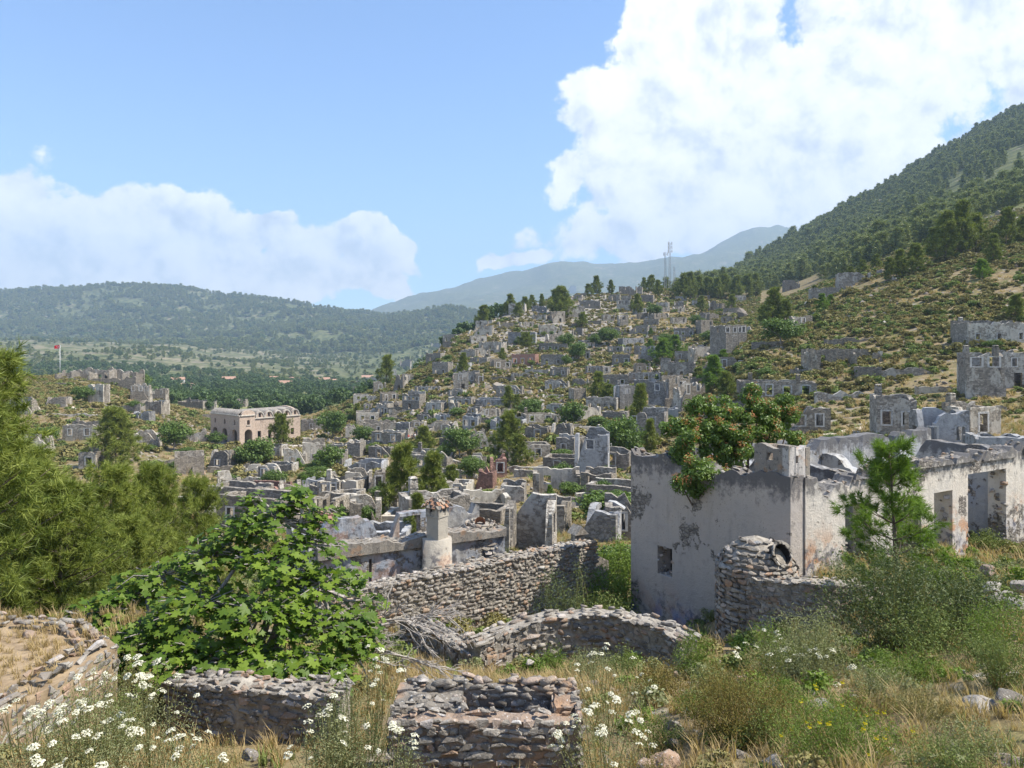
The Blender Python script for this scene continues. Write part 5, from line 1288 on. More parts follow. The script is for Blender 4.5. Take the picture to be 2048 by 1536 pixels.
def cap_stones(root, a, b, z, thick, s, limit=60, seed=0, prof=None):
    """rough stones showing on a broken wall head between two plan points"""
    g = random.Random(seed); a = Vector(a); b = Vector(b); L_ = (b-a).length; n = int(L_/(s*0.8)); tx = (b-a).normalized(); nn = Vector((tx.y, -tx.x)); pl = []
    for i in range(n):
        for k in range(max(1, int(thick/(s*1.1)))):
            q = a+tx*(L_*(i+g.random())/n)-nn*(0.05+thick*(k+g.uniform(.1, .6))/max(1, int(thick/(s*1.1))))
            zz = z if prof is None else prof((q-a).dot(tx))
            pl.append((Vector((q.x, q.y, zz+g.uniform(-.04, .03))), Vector((tx.x, tx.y, 0)), Vector((nn.x*.2, nn.y*.2, 1)), s*g.uniform(.6, 1.2)))
    lay_stones(root, pl, limit)

def build_plaster_house():
    C = Vector((7.62, 20.0)); Lp = Vector((4.07, 25.0)); S = Vector((10.9, 6.4)).normalized(); Fd = (C-Lp).normalized(); FL = (C-Lp).length
    o = thing('plastered_house', 'big roofless plastered house with a shaded blind gable and sunlit doorway wall', 'house', (C.x, C.y, E_(-7.5)))
    fa = math.atan2(Fd.y, Fd.x); sa = math.atan2(S.y, S.x); rel = lambda x, y, z: (x-C.x, y-C.y, z-E_(-7.5))
    def fprof(x):
        v = 6.13+0.24*float(fbm2(np.array(x*2.6+3), np.array(4.0), 4, 0))
        if 2.0 < x < 4.1: v -= 0.34*math.sin((x-2.0)/2.1*math.pi)**0.7
        return v
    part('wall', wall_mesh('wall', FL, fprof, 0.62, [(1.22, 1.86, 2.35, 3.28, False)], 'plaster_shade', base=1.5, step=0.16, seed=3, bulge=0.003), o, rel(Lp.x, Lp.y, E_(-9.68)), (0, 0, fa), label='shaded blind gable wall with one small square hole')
    def sx(px): t = (px-1024)/F; return (20*t-7.62)/(S.x-S.y*t)
    SL = 16.0
    ops = [(sx(1690), sx(1742), -0.6, 3.05, False), (sx(1790), sx(1842), -0.6, 2.6, False), (sx(1868), sx(1905), -0.6, 2.95, False), (sx(1936), sx(2012), -0.6, 3.38, False)]
    def sprof(x): return 3.98+0.34*float(fbm2(np.array(x*2.3+8), np.array(2.0), 4, 1))-ragged(float(fbm2(np.array(x*.6+1), np.array(5.0), 3, 0)), .9)-(0.16 if 1.15 < x < 1.7 else 0)
    q0 = C+S*0.625
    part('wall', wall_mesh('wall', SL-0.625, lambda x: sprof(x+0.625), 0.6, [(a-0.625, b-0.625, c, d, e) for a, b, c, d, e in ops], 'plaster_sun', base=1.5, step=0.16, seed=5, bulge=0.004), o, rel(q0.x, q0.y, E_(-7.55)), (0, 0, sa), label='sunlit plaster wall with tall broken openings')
    for c0, c1 in ((1.7, 4.9), (5.5, 9.6), (9.75, 11.9), (12.5, 15.9)):      # what is left of the moulded wall head
        q1 = C+S*c0
        part('cornice', wall_mesh('cornice', c1-c0, lambda x: sprof(x+c0)+0.02-(.14 if x < .15 or x > c1-c0-.2 else 0), 0.28, [], 'plaster_sun', base=-3.78-.04*math.sin(c0*7), step=0.12, seed=6, bulge=0.015, y0=-0.075), o, rel(q1.x, q1.y, E_(-7.55)), (0, 0, sa))
    for k in (1, 3):     # timber lintels left over the openings
        mb = MB(); a, b = ops[k if k == 1 else 0][0], ops[k if k == 1 else 0][1]; a, b = (ops[0][0], ops[0][1]) if k == 1 else (ops[3][0], ops[3][1])
        zt = 3.05 if k == 1 else 3.35
        mb.box(((a+b)/2, 0.3, zt+0.06), (b-a+0.5, 0.40, 0.11)); part('lintel', mb.mesh('lintel', 'timber'), o, rel(C.x, C.y, E_(-7.55)), (0, 0, sa))
    N = Vector((-S.y, S.x))
    def iprof(ph, h): return lambda x: h-ragged(float(fbm2(np.array(x*0.9+ph), np.array(ph), 4, 0)), 1.8)+0.14*float(vnoise(np.array(x*3.1+ph), np.array(ph), 2))
    p = C+S*1.2+N*5.4
    part('inner_wall', wall_mesh('inner_wall', 15.0, iprof(5, 4.15), 0.5, [(8.4, 9.6, -.5, 2.2, False), (4.0, 5.0, 1.2, 2.6, False)], 'plaster_in', base=1.5, step=0.2, seed=7), o, rel(p.x, p.y, E_(-7.7)), (0, 0, sa))
    for k, hh, ph in ((4.3, 3.9, 2), (9.0, 3.6, 6), (12.6, 4.1, 9)):
        p = C+S*k+N*0.62
        part('inner_wall', wall_mesh('inner_wall', 4.76, iprof(ph, hh), 0.45, [], 'plaster_in', base=1.5, step=0.2, seed=8+k.__hash__() % 7), o, rel(p.x, p.y, E_(-7.7)), (0, 0, sa+math.pi/2))
    p = Lp+N*0.0+Vector((S.x, S.y))*0.63
    part('inner_wall', wall_mesh('inner_wall', 7.0, iprof(14, 5.5), 0.5, [], 'plaster_in', base=1.5, step=0.25, seed=21), o, rel(p.x, p.y, E_(-9.6)), (0, 0, sa))
    # stone chimney stump on the wall head
    cp = at(1562, 945, 21.2); W_ = 1.12; D_ = 0.8
    ch = thing('tmp', 'x', 'x'); bpy.data.objects.remove(ch)
    croot = part('chimney', wall_mesh('chimney', W_, lambda x: 0.95+0.06*math.sin(x*7), 0.2, [(0.42, 0.62, 0.55, 0.76, False)], 'rubble', base=0.6, step=0.12, seed=31), o, rel(*(C-Fd*1.22+Vector((-Fd.y, Fd.x))*0.07), E_(-3.66)), (0, 0, fa), label='squat stone chimney stump with small vent holes')
    part('chimney_side', wall_mesh('chimney_side', D_, lambda x: 0.93+0.05*math.sin(x*9), 0.2, [(0.3, 0.46, 0.5, 0.72, False)], 'rubble', base=0.6, step=0.12, seed=32, x0=0.0), croot, (W_+0.002, 0.0, 0), (0, 0, math.pi/2))
    part('chimney_side', wall_mesh('chimney_side', W_, lambda x: 0.9, 0.2, [], 'rubble', base=0.6, step=0.2, seed=33, y0=D_), croot)
    part('chimney_side', wall_mesh('chimney_side', D_-0.2, lambda x: 0.92, 0.2, [], 'rubble', base=0.6, step=0.2, seed=34, x0=0.2, y0=0.0, axis='y'), croot)
    f0 = lambda x: E_(-9.68)+fprof(x); cap_stones(o, Lp, C, 0, 0.6, 0.20, 70, 1, f0)
    s0 = lambda x: E_(-7.55)+sprof(x); cap_stones(o, C, C+S*15.5, 0, 0.6, 0.19, 110, 2, s0)
    # broken edges of the openings show the rubble core
    pl = []; g = random.Random(9)
    for a, b, c, d, e in ops:
        for x in (a, b):
            for z in np.arange(0.0, d+0.05, 0.15):
                q = C+S*(x+g.uniform(-.03, .03)*(1+2*math.sin(z*2.1+x)))+N*g.uniform(0.05, 0.5); pl.append((Vector((q.x, q.y, E_(-7.55)+z)), Vector((S.x, S.y, 0)), Vector((-N.x, -N.y, 0)), 0.21*g.uniform(.6, 1.35)))
    for k in range(34):      # ragged rim of the square hole in the gable
        a = k/34*4; x, z = ((1.22+.64*(a % 1), 2.35) if a < 1 else (1.86, 2.35+.93*(a % 1)) if a < 2 else (1.86-.64*(a % 1), 3.28) if a < 3 else (1.22, 3.28-.93*(a % 1)))
        q = Lp+Fd*(x+g.uniform(-.03, .03))+Vector((-Fd.y, Fd.x))*g.uniform(.03, .4); pl.append((Vector((q.x, q.y, E_(-9.68)+z+g.uniform(-.03, .03))), Vector((Fd.x, Fd.y, 0)), Vector((Fd.y, -Fd.x, 0)), .16*g.uniform(.6, 1.3)))
    lay_stones(o, pl, 140, 1.0)
build_plaster_house()

def build_oven_wall():
    o = thing('oven', 'round rubble oven with a dark vent hole against the shaded plaster gable', 'oven', at(1515, 1250, 19.4))
    ctr = at(1512, 1250, 19.4); zb, z1, z2 = E_(-8.8), E_(-5.75), E_(-4.92); mb = MB(); g = random.Random(2); pl = []
    def rad(z):
        if z < z1: return 1.02
        k = (z-z1)/(z2-z1); return 1.02*math.sqrt(max(0.0, 1-k*k))*0.82+0.18*(1-k)
    zs = list(np.linspace(zb, z1, 6))+list(np.linspace(z1, z2, 7))[1:]; n = 20
    for z in zs:
        for j in range(n): a = 2*math.pi*j/n; r = max(0.02, rad(z)-0.05); mb.v.append((ctr.x+math.cos(a)*r, ctr.y+math.sin(a)*r, z))
    for i in range(len(zs)-1):
        for j in range(n): mb.f.append((i*n+j, i*n+(j+1) % n, (i+1)*n+(j+1) % n, (i+1)*n+j))
    c = part('core', mb.mesh('core', 'mortar'), o); c.matrix_basis = o.matrix_basis.inverted()
    hd = Vector((0.45, -0.78, 0.35)).normalized(); hp = Vector((ctr.x, ctr.y, E_(-5.55)))+hd*0.55
    s = 0.19
    for z in np.arange(E_(-7.9), z2-0.03, s*0.66):
        r = rad(z); m = max(3, int(2*math.pi*r/(s*1.02)))
        for j in range(m):
            a = 2*math.pi*(j+0.5*g.random())/m; 
            if math.sin(a) > 0.45: continue
            q = Vector((ctr.x+math.cos(a)*r, ctr.y+math.sin(a)*r, z)); 
            if (q-hp).cross(hd).length < 0.30 and (q-hp).dot(hd) > -0.4: continue
            up = 0.0 if z < z1 else 0.8
            pl.append((q, Vector((-math.sin(a), math.cos(a), 0)), Vector((math.cos(a), math.sin(a), up)), s*g.uniform(.8, 1.2)))
    for j in range(14):
        a = 2*math.pi*j/14; u = hd.orthogonal().normalized(); v = hd.cross(u); q = hp+hd*0.36+(u*math.cos(a)+v*math.sin(a))*0.31
        pl.append((q, u*-math.sin(a)+v*math.cos(a), hd, 0.15*g.uniform(.8, 1.2)))
    mb = MB(); u = hd.orthogonal().normalized(); v = hd.cross(u); n = 14
    for rr, k0, k1 in ((0.27, 0.38, -0.25),):
        k = len(mb.v)
        for kk in (k0, k1):
            for j in range(n): a = 2*math.pi*j/n; mb.v.append(tuple(hp+hd*kk+(u*math.cos(a)+v*math.sin(a))*rr))
        for j in range(n): mb.f.append((k+j, k+(j+1) % n, k+n+(j+1) % n, k+n+j))
        mb.f.append(tuple(k+n+j for j in range(n)))
    c = part('vent', mb.mesh('vent', 'vent_shade'), o); c.matrix_basis = o.matrix_basis.inverted()
    lay_stones(o, pl, 300)
    pts = [(1490, 1160, 18.6), (1545, 1163, 17.9), (1620, 1168, 17.4), (1700, 1172, 17.4), (1775, 1178, 17.7), (1850, 1190, 18.2)]
    rubble_wall('rubble_wall', 'dark rubble retaining wall running from the round oven behind the grey shrub', [at(*p) for p in pts], 2.0, 0.55, 0.16, 300)
build_oven_wall()

def rough_box(c, size, step, amp):
    bm = bmesh.new(); bmesh.ops.create_cube(bm, size=1.0)
    for v in bm.verts: v.co = Vector((v.co.x*size[0], v.co.y*size[1], v.co.z*size[2]))
    for _ in range(5):
        ed = [e for e in bm.edges if e.calc_length() > step*2]
        if not ed: break
        bmesh.ops.subdivide_edges(bm, edges=ed, cuts=1, use_grid_fill=True)
    for v in bm.verts:
        w = v.co+Vector(c); n = Vector((mnoise.noise(w*9), mnoise.noise(w*9+Vector((7, 0, 0))), mnoise.noise(w*9+Vector((0, 9, 0)))*1.3+.5*mnoise.noise(w*23))); v.co = w+n*amp
    me = bpy.data.meshes.new('core'); bm.to_mesh(me); bm.free(); me.materials.append(MATS['rubble']); return me
def build_near_walls():
    # the bowed yard walls
    pts = [(962, 1290, 12.3), (1020, 1262, 12.7), (1090, 1238, 13.0), (1180, 1228, 13.1), (1260, 1238, 12.8), (1320, 1260, 12.3), (1358, 1282, 11.9)]
    rubble_wall('rubble_wall', 'hump-backed dark rubble yard wall below the plastered house', [at(*p) for p in pts], 1.15, 0.42, 0.13, 300)
    pts = [(800, 1238, 15.2), (850, 1258, 14.2), (900, 1285, 13.2), (938, 1312, 12.4)]
    rubble_wall('rubble_wall', 'short sloping rubble wall meeting the hump-backed yard wall', [at(*p) for p in pts], 0.9, 0.42, 0.13, 160)
    pts = [(330, 1368, 7.5), (420, 1372, 7.3), (520, 1380, 7.2), (600, 1388, 7.1), (668, 1396, 7.0)]
    rubble_wall('rubble_wall', 'low grey rubble wall under the fig tree', [at(*p) for p in pts], 0.75, 0.34, 0.085, 300)
    # earth-topped terrace corner beside the fig
    o = thing('rubble_terrace', 'earth-topped stone terrace corner beside the fig tree', 'terrace', (-4.6, 6.4, E_(-3.4)))
    z = E_(-2.86); plan = [Vector((-3.62, 4.2, z)), Vector((-4.0, 5.8, z)), Vector((-3.86, 7.15, z)), Vector((-4.5, 7.75, z)), Vector((-7.5, 8.3, z))]
    mb = MB(); n = len(plan); allp = plan+[Vector((-9.5, 8.3, z)), Vector((-9.5, 4.2, z))]
    k = len(allp); mb.v += [(p.x, p.y, z-0.03) for p in allp]+[(p.x, p.y, z-1.6) for p in allp]
    mb.f.append(tuple(range(k))); mb.f += [(i, (i+1) % k, k+(i+1) % k, k+i) for i in range(k)]
    c = part('fill', mb.mesh('fill', 'soil'), o); c.matrix_basis = o.matrix_basis.inverted()
    g = random.Random(3); pl = []; s = 0.095
    for i in range(n-1):
        a, b = plan[i], plan[i+1]; m = max(2, int((b-a).length/(s*1.05))); tx = (b-a).normalized(); nn = Vector((tx.y, -tx.x, 0))
        for j in range(m):
            for r in range(7): pl.append((a.lerp(b, (j+g.random()*.7)/m)-nn*0.01+Vector((0, 0, -0.05-r*s*.72)), tx, nn, s*g.uniform(.8, 1.2)))
            for r in range(2): pl.append((a.lerp(b, (j+g.random()*.7)/m)-nn*(0.1+r*0.16)+Vector((0, 0, g.uniform(-.02, .05))), tx, Vector((0, 0, 1)), s*g.uniform(.6, 1.4)))
    lay_stones(o, pl, 300)
    # broken-off chimney shaft with an open flue, in front
    o = thing('chimney_shaft', 'broken rubble chimney shaft open at the top among white flowers', 'chimney', (0, 6.2, E_(-3.6)))
    x0, x1, y0, y1 = -1.00, 0.56, 5.92, 6.56; z = E_(-3.0); g = random.Random(6); pl = []; s = 0.088
    hx0, hx1, hy0, hy1 = -0.42, 0.36, 6.13, 6.40
    mb = MB()
    for (a, b, c, d, zt) in ((x0, x1, y0, hy0, z), (x0, x1, hy1, y1, z+0.05), (x0, hx0, hy0, hy1, z+0.03), (hx1, x1, hy0, hy1, z+0.04)):
        c = part('core', rough_box(((a+b)/2, (c+d)/2, zt-0.03-0.9), (b-a-0.012, d-c-(0.012 if c in (y0,) or d in (y1,) else 0.0), 1.8), 0.05, 0.035), o); c.matrix_basis = o.matrix_basis.inverted()
    mb = MB(); mb.box(((hx0+hx1)/2, (hy0+hy1)/2, z-1.3), (hx1-hx0+.1, hy1-hy0+.1, 0.1)); c = part('flue_floor', mb.mesh('flue_floor', 'soil'), o); c.matrix_basis = o.matrix_basis.inverted()
    def face(a, b, nn, zt, rows):
        a, b = Vector(a), Vector(b); m = max(2, int((b-a).length/(s*1.0))); tx = (b-a).normalized()
        for j in range(m):
            for r in range(rows): pl.append((a.lerp(b, (j+(r % 2)*.5+g.uniform(.1, .5))/m)+Vector(nn)*g.uniform(-.022, .006)+Vector((0, 0, zt-s*.3-r*s*.72-a.z)), tx, nn, s*g.uniform(.8, 1.35)))
    face((x0, y0, 0), (x1, y0, 0), (0, -1, 0), z, 18); face((x1, y0, 0), (x1, y1, 0), (1, 0, 0), z+.05, 8); face((x0, y0, 0), (x0, y1, 0), (-1, 0, 0), z, 7)
    face((hx0, hy1, 0), (hx1, hy1, 0), (0, -1, 0), z+.06, 4); face((hx0, hy0, 0), (hx0, hy1, 0), (1, 0, 0), z, 4); face((hx1, hy0, 0), (hx1, hy1, 0), (-1, 0, 0), z, 4)
    for k in range(230):
        x = g.uniform(x0, x1); y = g.uniform(y0, y1)
        if hx0-.02 < x < hx1+.02 and hy0-.02 < y < hy1+.02: continue
        back = y > hy1
        pl.append((Vector((x, y, z+(g.uniform(.02, .09) if back else g.uniform(-.03, .03))-(0.07 if y < y0+.1 else 0))), (1, g.uniform(-.4, .4), 0), (0, -.2, 1), s*g.uniform(.5, 1.6 if back else 1.1)))
    lay_stones(o, pl, 300)
build_near_walls()

def build_chimney_house():
    # lower terrace wall of coursed rubble
    a, b = at(636, 1197, 20.0), at(1192, 1087, 26.0); a.z = b.z = E_(-6.85); mid = a.lerp(b, .45)
    o = rubble_wall('rubble_wall', 'long brown rubble terrace wall under the chimney house', [a, a.lerp(b, .25)+Vector((0, 0, .06)), mid+Vector((0, 0, .0)), a.lerp(b, .75)+Vector((0, 0, .05)), b], 2.5, 0.6, 0.165, 300)
    # house behind: whitewashed wall with thick head, round hearth and tall chimney
    A, B = at(634, 1102, 26.0), at(1010, 1062, 29.5); zt = E_(-7.12); d = (B-A); d.z = 0; L_ = d.length; tx = d.normalized(); an = math.atan2(tx.y, tx.x); nn = Vector((tx.y, -tx.x, 0))
    h = thing('chimney_house', 'roofless whitewashed house with a tall tiled-cap chimney above the rubble terrace', 'house', (A.x, A.y, E_(-9.2)), an)
    def pr(x): return 2.0+0.25*float(fbm2(np.array(x*1.6+2), np.array(1.0), 4, 0))
    part('wall', wall_mesh('wall', L_, pr, 0.55, [(1.9, 2.0, .3, 1.5, False)], 'plaster_terrace', base=1.5, step=0.16, seed=2, bulge=0.02), h)
    part('wall_head', wall_mesh('wall_head', L_, lambda x: pr(x)+0.10, 0.72, [], 'rubble', base=-1.72, step=0.14, seed=3, bulge=0.02, y0=-0.14), h)
    part('wall', wall_mesh('wall', 5.0, lambda x: 1.9-ragged(float(fbm2(np.array(x+3), np.array(7.), 4, 0)), 2.0)+.15*float(vnoise(np.array(x*3.3), np.array(9.), 1)), 0.5, [], 'plaster_terrace', base=1.5, step=0.2, seed=4, x0=0.56, y0=0.0, axis='y'), h)
    part('wall', wall_mesh('wall', L_+1.5, lambda x: 1.75-ragged(float(fbm2(np.array(x*.9+9), np.array(7.), 4, 0)), 2.4)+.15*float(vnoise(np.array(x*3.3), np.array(3.), 1)), 0.5, [(5.0, 6.0, .2, 1.6, False)], 'plaster_terrace', base=1.5, step=0.2, seed=5, y0=5.6), h)
    cap_stones(h, A.xy, B.xy, 0, 0.62, 0.16, 150, 5, lambda x: E_(-9.2)+pr(x)+0.09)
    def loc(px, row, dd): p = at(px, row, dd); return h.matrix_basis.inverted() @ p if False else Vector(((p-h.location).dot(tx), -(p-h.location).dot(nn), p.z-E_(-9.2)))
    c = loc(877, 1080, 27.55)
    mb = MB(); n = 12
    for i, (z, r) in enumerate(((-1.5, .62), (.75, .60), (.8, .66), (.9, .66), (.95, .58), (c.z+.05, .56))):
        for j in range(n): q = 2*math.pi*j/n; mb.v.append((c.x+math.cos(q)*r, c.y+.15+math.sin(q)*r, z))
        if i:
            for j in range(n): mb.f.append(((i-1)*n+j, (i-1)*n+(j+1) % n, i*n+(j+1) % n, i*n+j))
    mb.f.append(tuple(5*n+j for j in range(n)))
    part('hearth', mb.mesh('hearth', 'plaster_chimney', True), h)
    cz = c.z; w = 0.58; yc = c.y+.12
    stack = MB(); stack.box((c.x, yc, cz+.42), (w, w, .96), .5, .97, .012); stack.box((c.x, yc, cz+.90), (w*1.08, w*1.08, .05), .5)
    cs = part('chimney', stack.mesh('chimney', 'plaster_chimney'), h)
    up = MB(); 
    for sx in (-1, 0, 1):
        for sy in (-1, 0, 1):
            if sx == 0 and sy == 0: continue
            ca, sa = math.cos(.5), math.sin(.5); x, y = sx*w*.36, sy*w*.36
            wd = .20 if (sx and sy) else .09
            up.box((c.x+x*ca-y*sa, yc+x*sa+y*ca, cz+1.07), (wd, wd, .30), .5)
    part('vent_posts', up.mesh('vent_posts', 'plaster_chimney'), cs)
    bl = MB(); bl.box((c.x, yc, cz+1.0), (w*.96, w*.96, .16), .5); part('collar', bl.mesh('collar', 'plaster_chimney'), cs)
    rf = MB(); r = w*.80; k0 = 0
    for (z, rr) in ((1.20, r), (1.25, r), (1.72, .05)):
        for j in range(4): q = .5+math.pi/4+math.pi/2*j; rf.v.append((c.x+math.cos(q)*rr, yc+math.sin(q)*rr, cz+z))
    for i in range(2):
        for j in range(4): rf.f.append((i*4+j, i*4+(j+1) % 4, (i+1)*4+(j+1) % 4, (i+1)*4+j))
    rf.f.append((3, 2, 1, 0)); rf.f.append((8, 9, 10, 11)); cap = part('cap', rf.mesh('cap', 'mortar'), cs)
    tile = MB(); tile.box((0, 0, 0), (.16, .13, .035), jit=.008); tm = tile.mesh('tile', 'terracotta'); tg = tile.mesh('tile', 'rubble'); g = random.Random(8)
    for j in range(4):
        q = .5+math.pi/2*(j+1)
        for row in range(4):
            rr = r*.70*(1-row*.25)+.02
            for k in range(4-row):
                off = (k-(3-row)/2)*.26*(1-.0*row)
                t_ = part('tile', tm if g.random() < .30 else tg, cs, (c.x+math.cos(q)*rr*.98-math.sin(q)*off, yc+math.sin(q)*rr*.98+math.cos(q)*off, cz+1.29+row*.115), (0, .75, q))
    # little house-shaped chimney on the gabled end
    p = at(1163, 1100, 26.6); e = thing('small_chimney', 'small chimney with a house-shaped cap at the end of the rubble terrace', 'chimney', p, an)
    mb = MB(); V = [(-1.1, 0, -1.6), (1.2, 0, -1.6), (1.2, 0, -.55), (.35, 0, -.1), (-.35, 0, -.08), (-1.1, 0, -.45)]
    mb.v += V+[(x, y+.5, z) for x, y, z in V]; mb.f.append(tuple(range(6))); mb.f.append(tuple(reversed(range(6, 12)))); mb.f += [((i+1) % 6, i, 6+i, 6+(i+1) % 6) for i in range(6)]
    part('gable', mb.mesh('gable', 'mortar'), e)
    mb = MB(); mb.box((0, .25, .2), (.36, .36, .75)); part('shaft', mb.mesh('shaft', 'plaster_chimney'), e)
    mb = MB(); mb.v += [(-.28, -.05, .56), (.28, -.05, .56), (0, -.05, .86), (-.28, .55, .56), (.28, .55, .56), (0, .55, .86)]; mb.f += [(0, 1, 2), (5, 4, 3), (0, 3, 4, 1), (1, 4, 5, 2), (2, 5, 3, 0)]
    part('cap', mb.mesh('cap', 'mortar'), e)
    # second low wall and rubble oven behind
    pts = [(945, 1126, 27.0), (1010, 1118, 27.6), (1110, 1106, 28.6)]
    rubble_wall('rubble_wall', 'low plastered rubble wall behind the terrace, beside the chimney house', [at(*q) for q in pts], 0.8, 0.5, 0.20, 90)
    c = at(960, 1090, 30.0); o = thing('oven', 'collapsed rubble oven with a clay flue behind the chimney house', 'oven', c); pl = []; g = random.Random(4); s = .24
    for z in np.arange(-.6, 1.0, s*.7):
        r = .95*math.sqrt(max(.05, 1-(max(0, z)/1.15)**2)); m = int(2*math.pi*r/s)
        for j in range(m):
            q = 2*math.pi*(j+.5*g.random())/m
            pl.append((c+Vector((math.cos(q)*r, math.sin(q)*r, z)), (-math.sin(q), math.cos(q), 0), (math.cos(q), math.sin(q), .5), s*g.uniform(.7, 1.2)))
    mb = MB(); mb.tube([(0, 0, -.8), (0, 0, .5), (0, 0, .9)], [.9, .85, .3], 12); part('core', mb.mesh('core', 'mortar'), o)
    mb = MB(); mb.tube([(0, -.1, .8), (.02, -.35, 1.05)], [.2, .22], 12, False); part('flue', mb.mesh('flue', 'terracotta'), o)
    lay_stones(o, pl, 120)
build_chimney_house()

def rock_mesh(seed):
    bm = bmesh.new(); bmesh.ops.create_icosphere(bm, subdivisions=4, radius=0.5); g = random.Random(seed); off = Vector((g.uniform(0, 50), g.uniform(0, 50), g.uniform(0, 50)))
    pl = [(Vector((g.gauss(0, 1), g.gauss(0, 1), g.gauss(0, .8))).normalized(), g.uniform(.30, .44)) for _ in range(9)]
    for v in bm.verts:
        p = v.co.copy()
        for n, h in pl:
            e = p.dot(n)-h
            if e > 0: p -= n*e*0.85
        v.co = Vector((p.x*1.35, p.y*1.0, p.z*.72))*(1+0.16*mnoise.noise(p*2.2+off)+0.09*mnoise.noise(p*6+off)+0.05*mnoise.noise(p*15+off))
    me = bpy.data.meshes.new('boulder'); bm.to_mesh(me); bm.free(); me.materials.append(MATS['rubble']); me.polygons.foreach_set('use_smooth', [True]*len(me.polygons)); return me
def loose_rocks():
    g = random.Random(12)
    spots = [(1960,1400,6.4,.55,'big pale boulder in the dry grass'),(2030,1390,6.3,.5,'dark angular boulder beside the pale boulder'),(1330,1505,5.4,.35,'pale rounded boulder below the rusty shrub'),(1290,1520,5.2,.22,'small pale stone beside the rounded boulder'),
             (1720,1390,7.5,.5,'flat lichened rock slab in dry grass below the pale shrub'),(1640,1400,7.2,.4,'half-buried rock beside the flat slab'),(1790,1385,7.6,.35,'grey rock at the end of the flat slab'),(2030,1510,4.9,.45,'dark pitted boulder by the yellow-flowered plant'),
             (2010,1185,12.0,.7,'flat grey slab on the rubble heap behind the shrub'),(2040,1200,11.8,.8,'dark block propping the flat slab'),(1985,1165,12.6,.5,'grey stone atop the rubble heap'),(2040,1160,12.8,.5,'rounded stone on the rubble heap by the wall'),(1975,1130,14.5,.45,'round grey boulder by the wall opening'),(1660,1165,17.0,.35,'loose block on the retaining wall head'),
             (60,1262,7.4,.28,'flat pale stone lying on the earth terrace'),(150,1255,7.6,.3,'flat slab at the terrace edge by the fig'),(500,1500,5.6,.2,'small stone in the dry grass below the low wall'),(1060,1320,11.5,.2,'small stone under the hump-backed wall')]
    for i, (px, py, d, s, lab) in enumerate(spots):
        p = at(px, py, d); p.z = max(p.z, gz(p.x, p.y)); me = rock_mesh(300+i); p.z -= 0.20*s; s *= 0.62
        o = bpy.data.objects.new('boulder', me); link(o); o.location = p; o.rotation_euler = (g.uniform(-.2, .2), g.uniform(-.2, .2), g.uniform(0, 6)); o.scale = (s,)*3
        tag(o, lab, 'boulder', 'loose boulders')
loose_rocks()
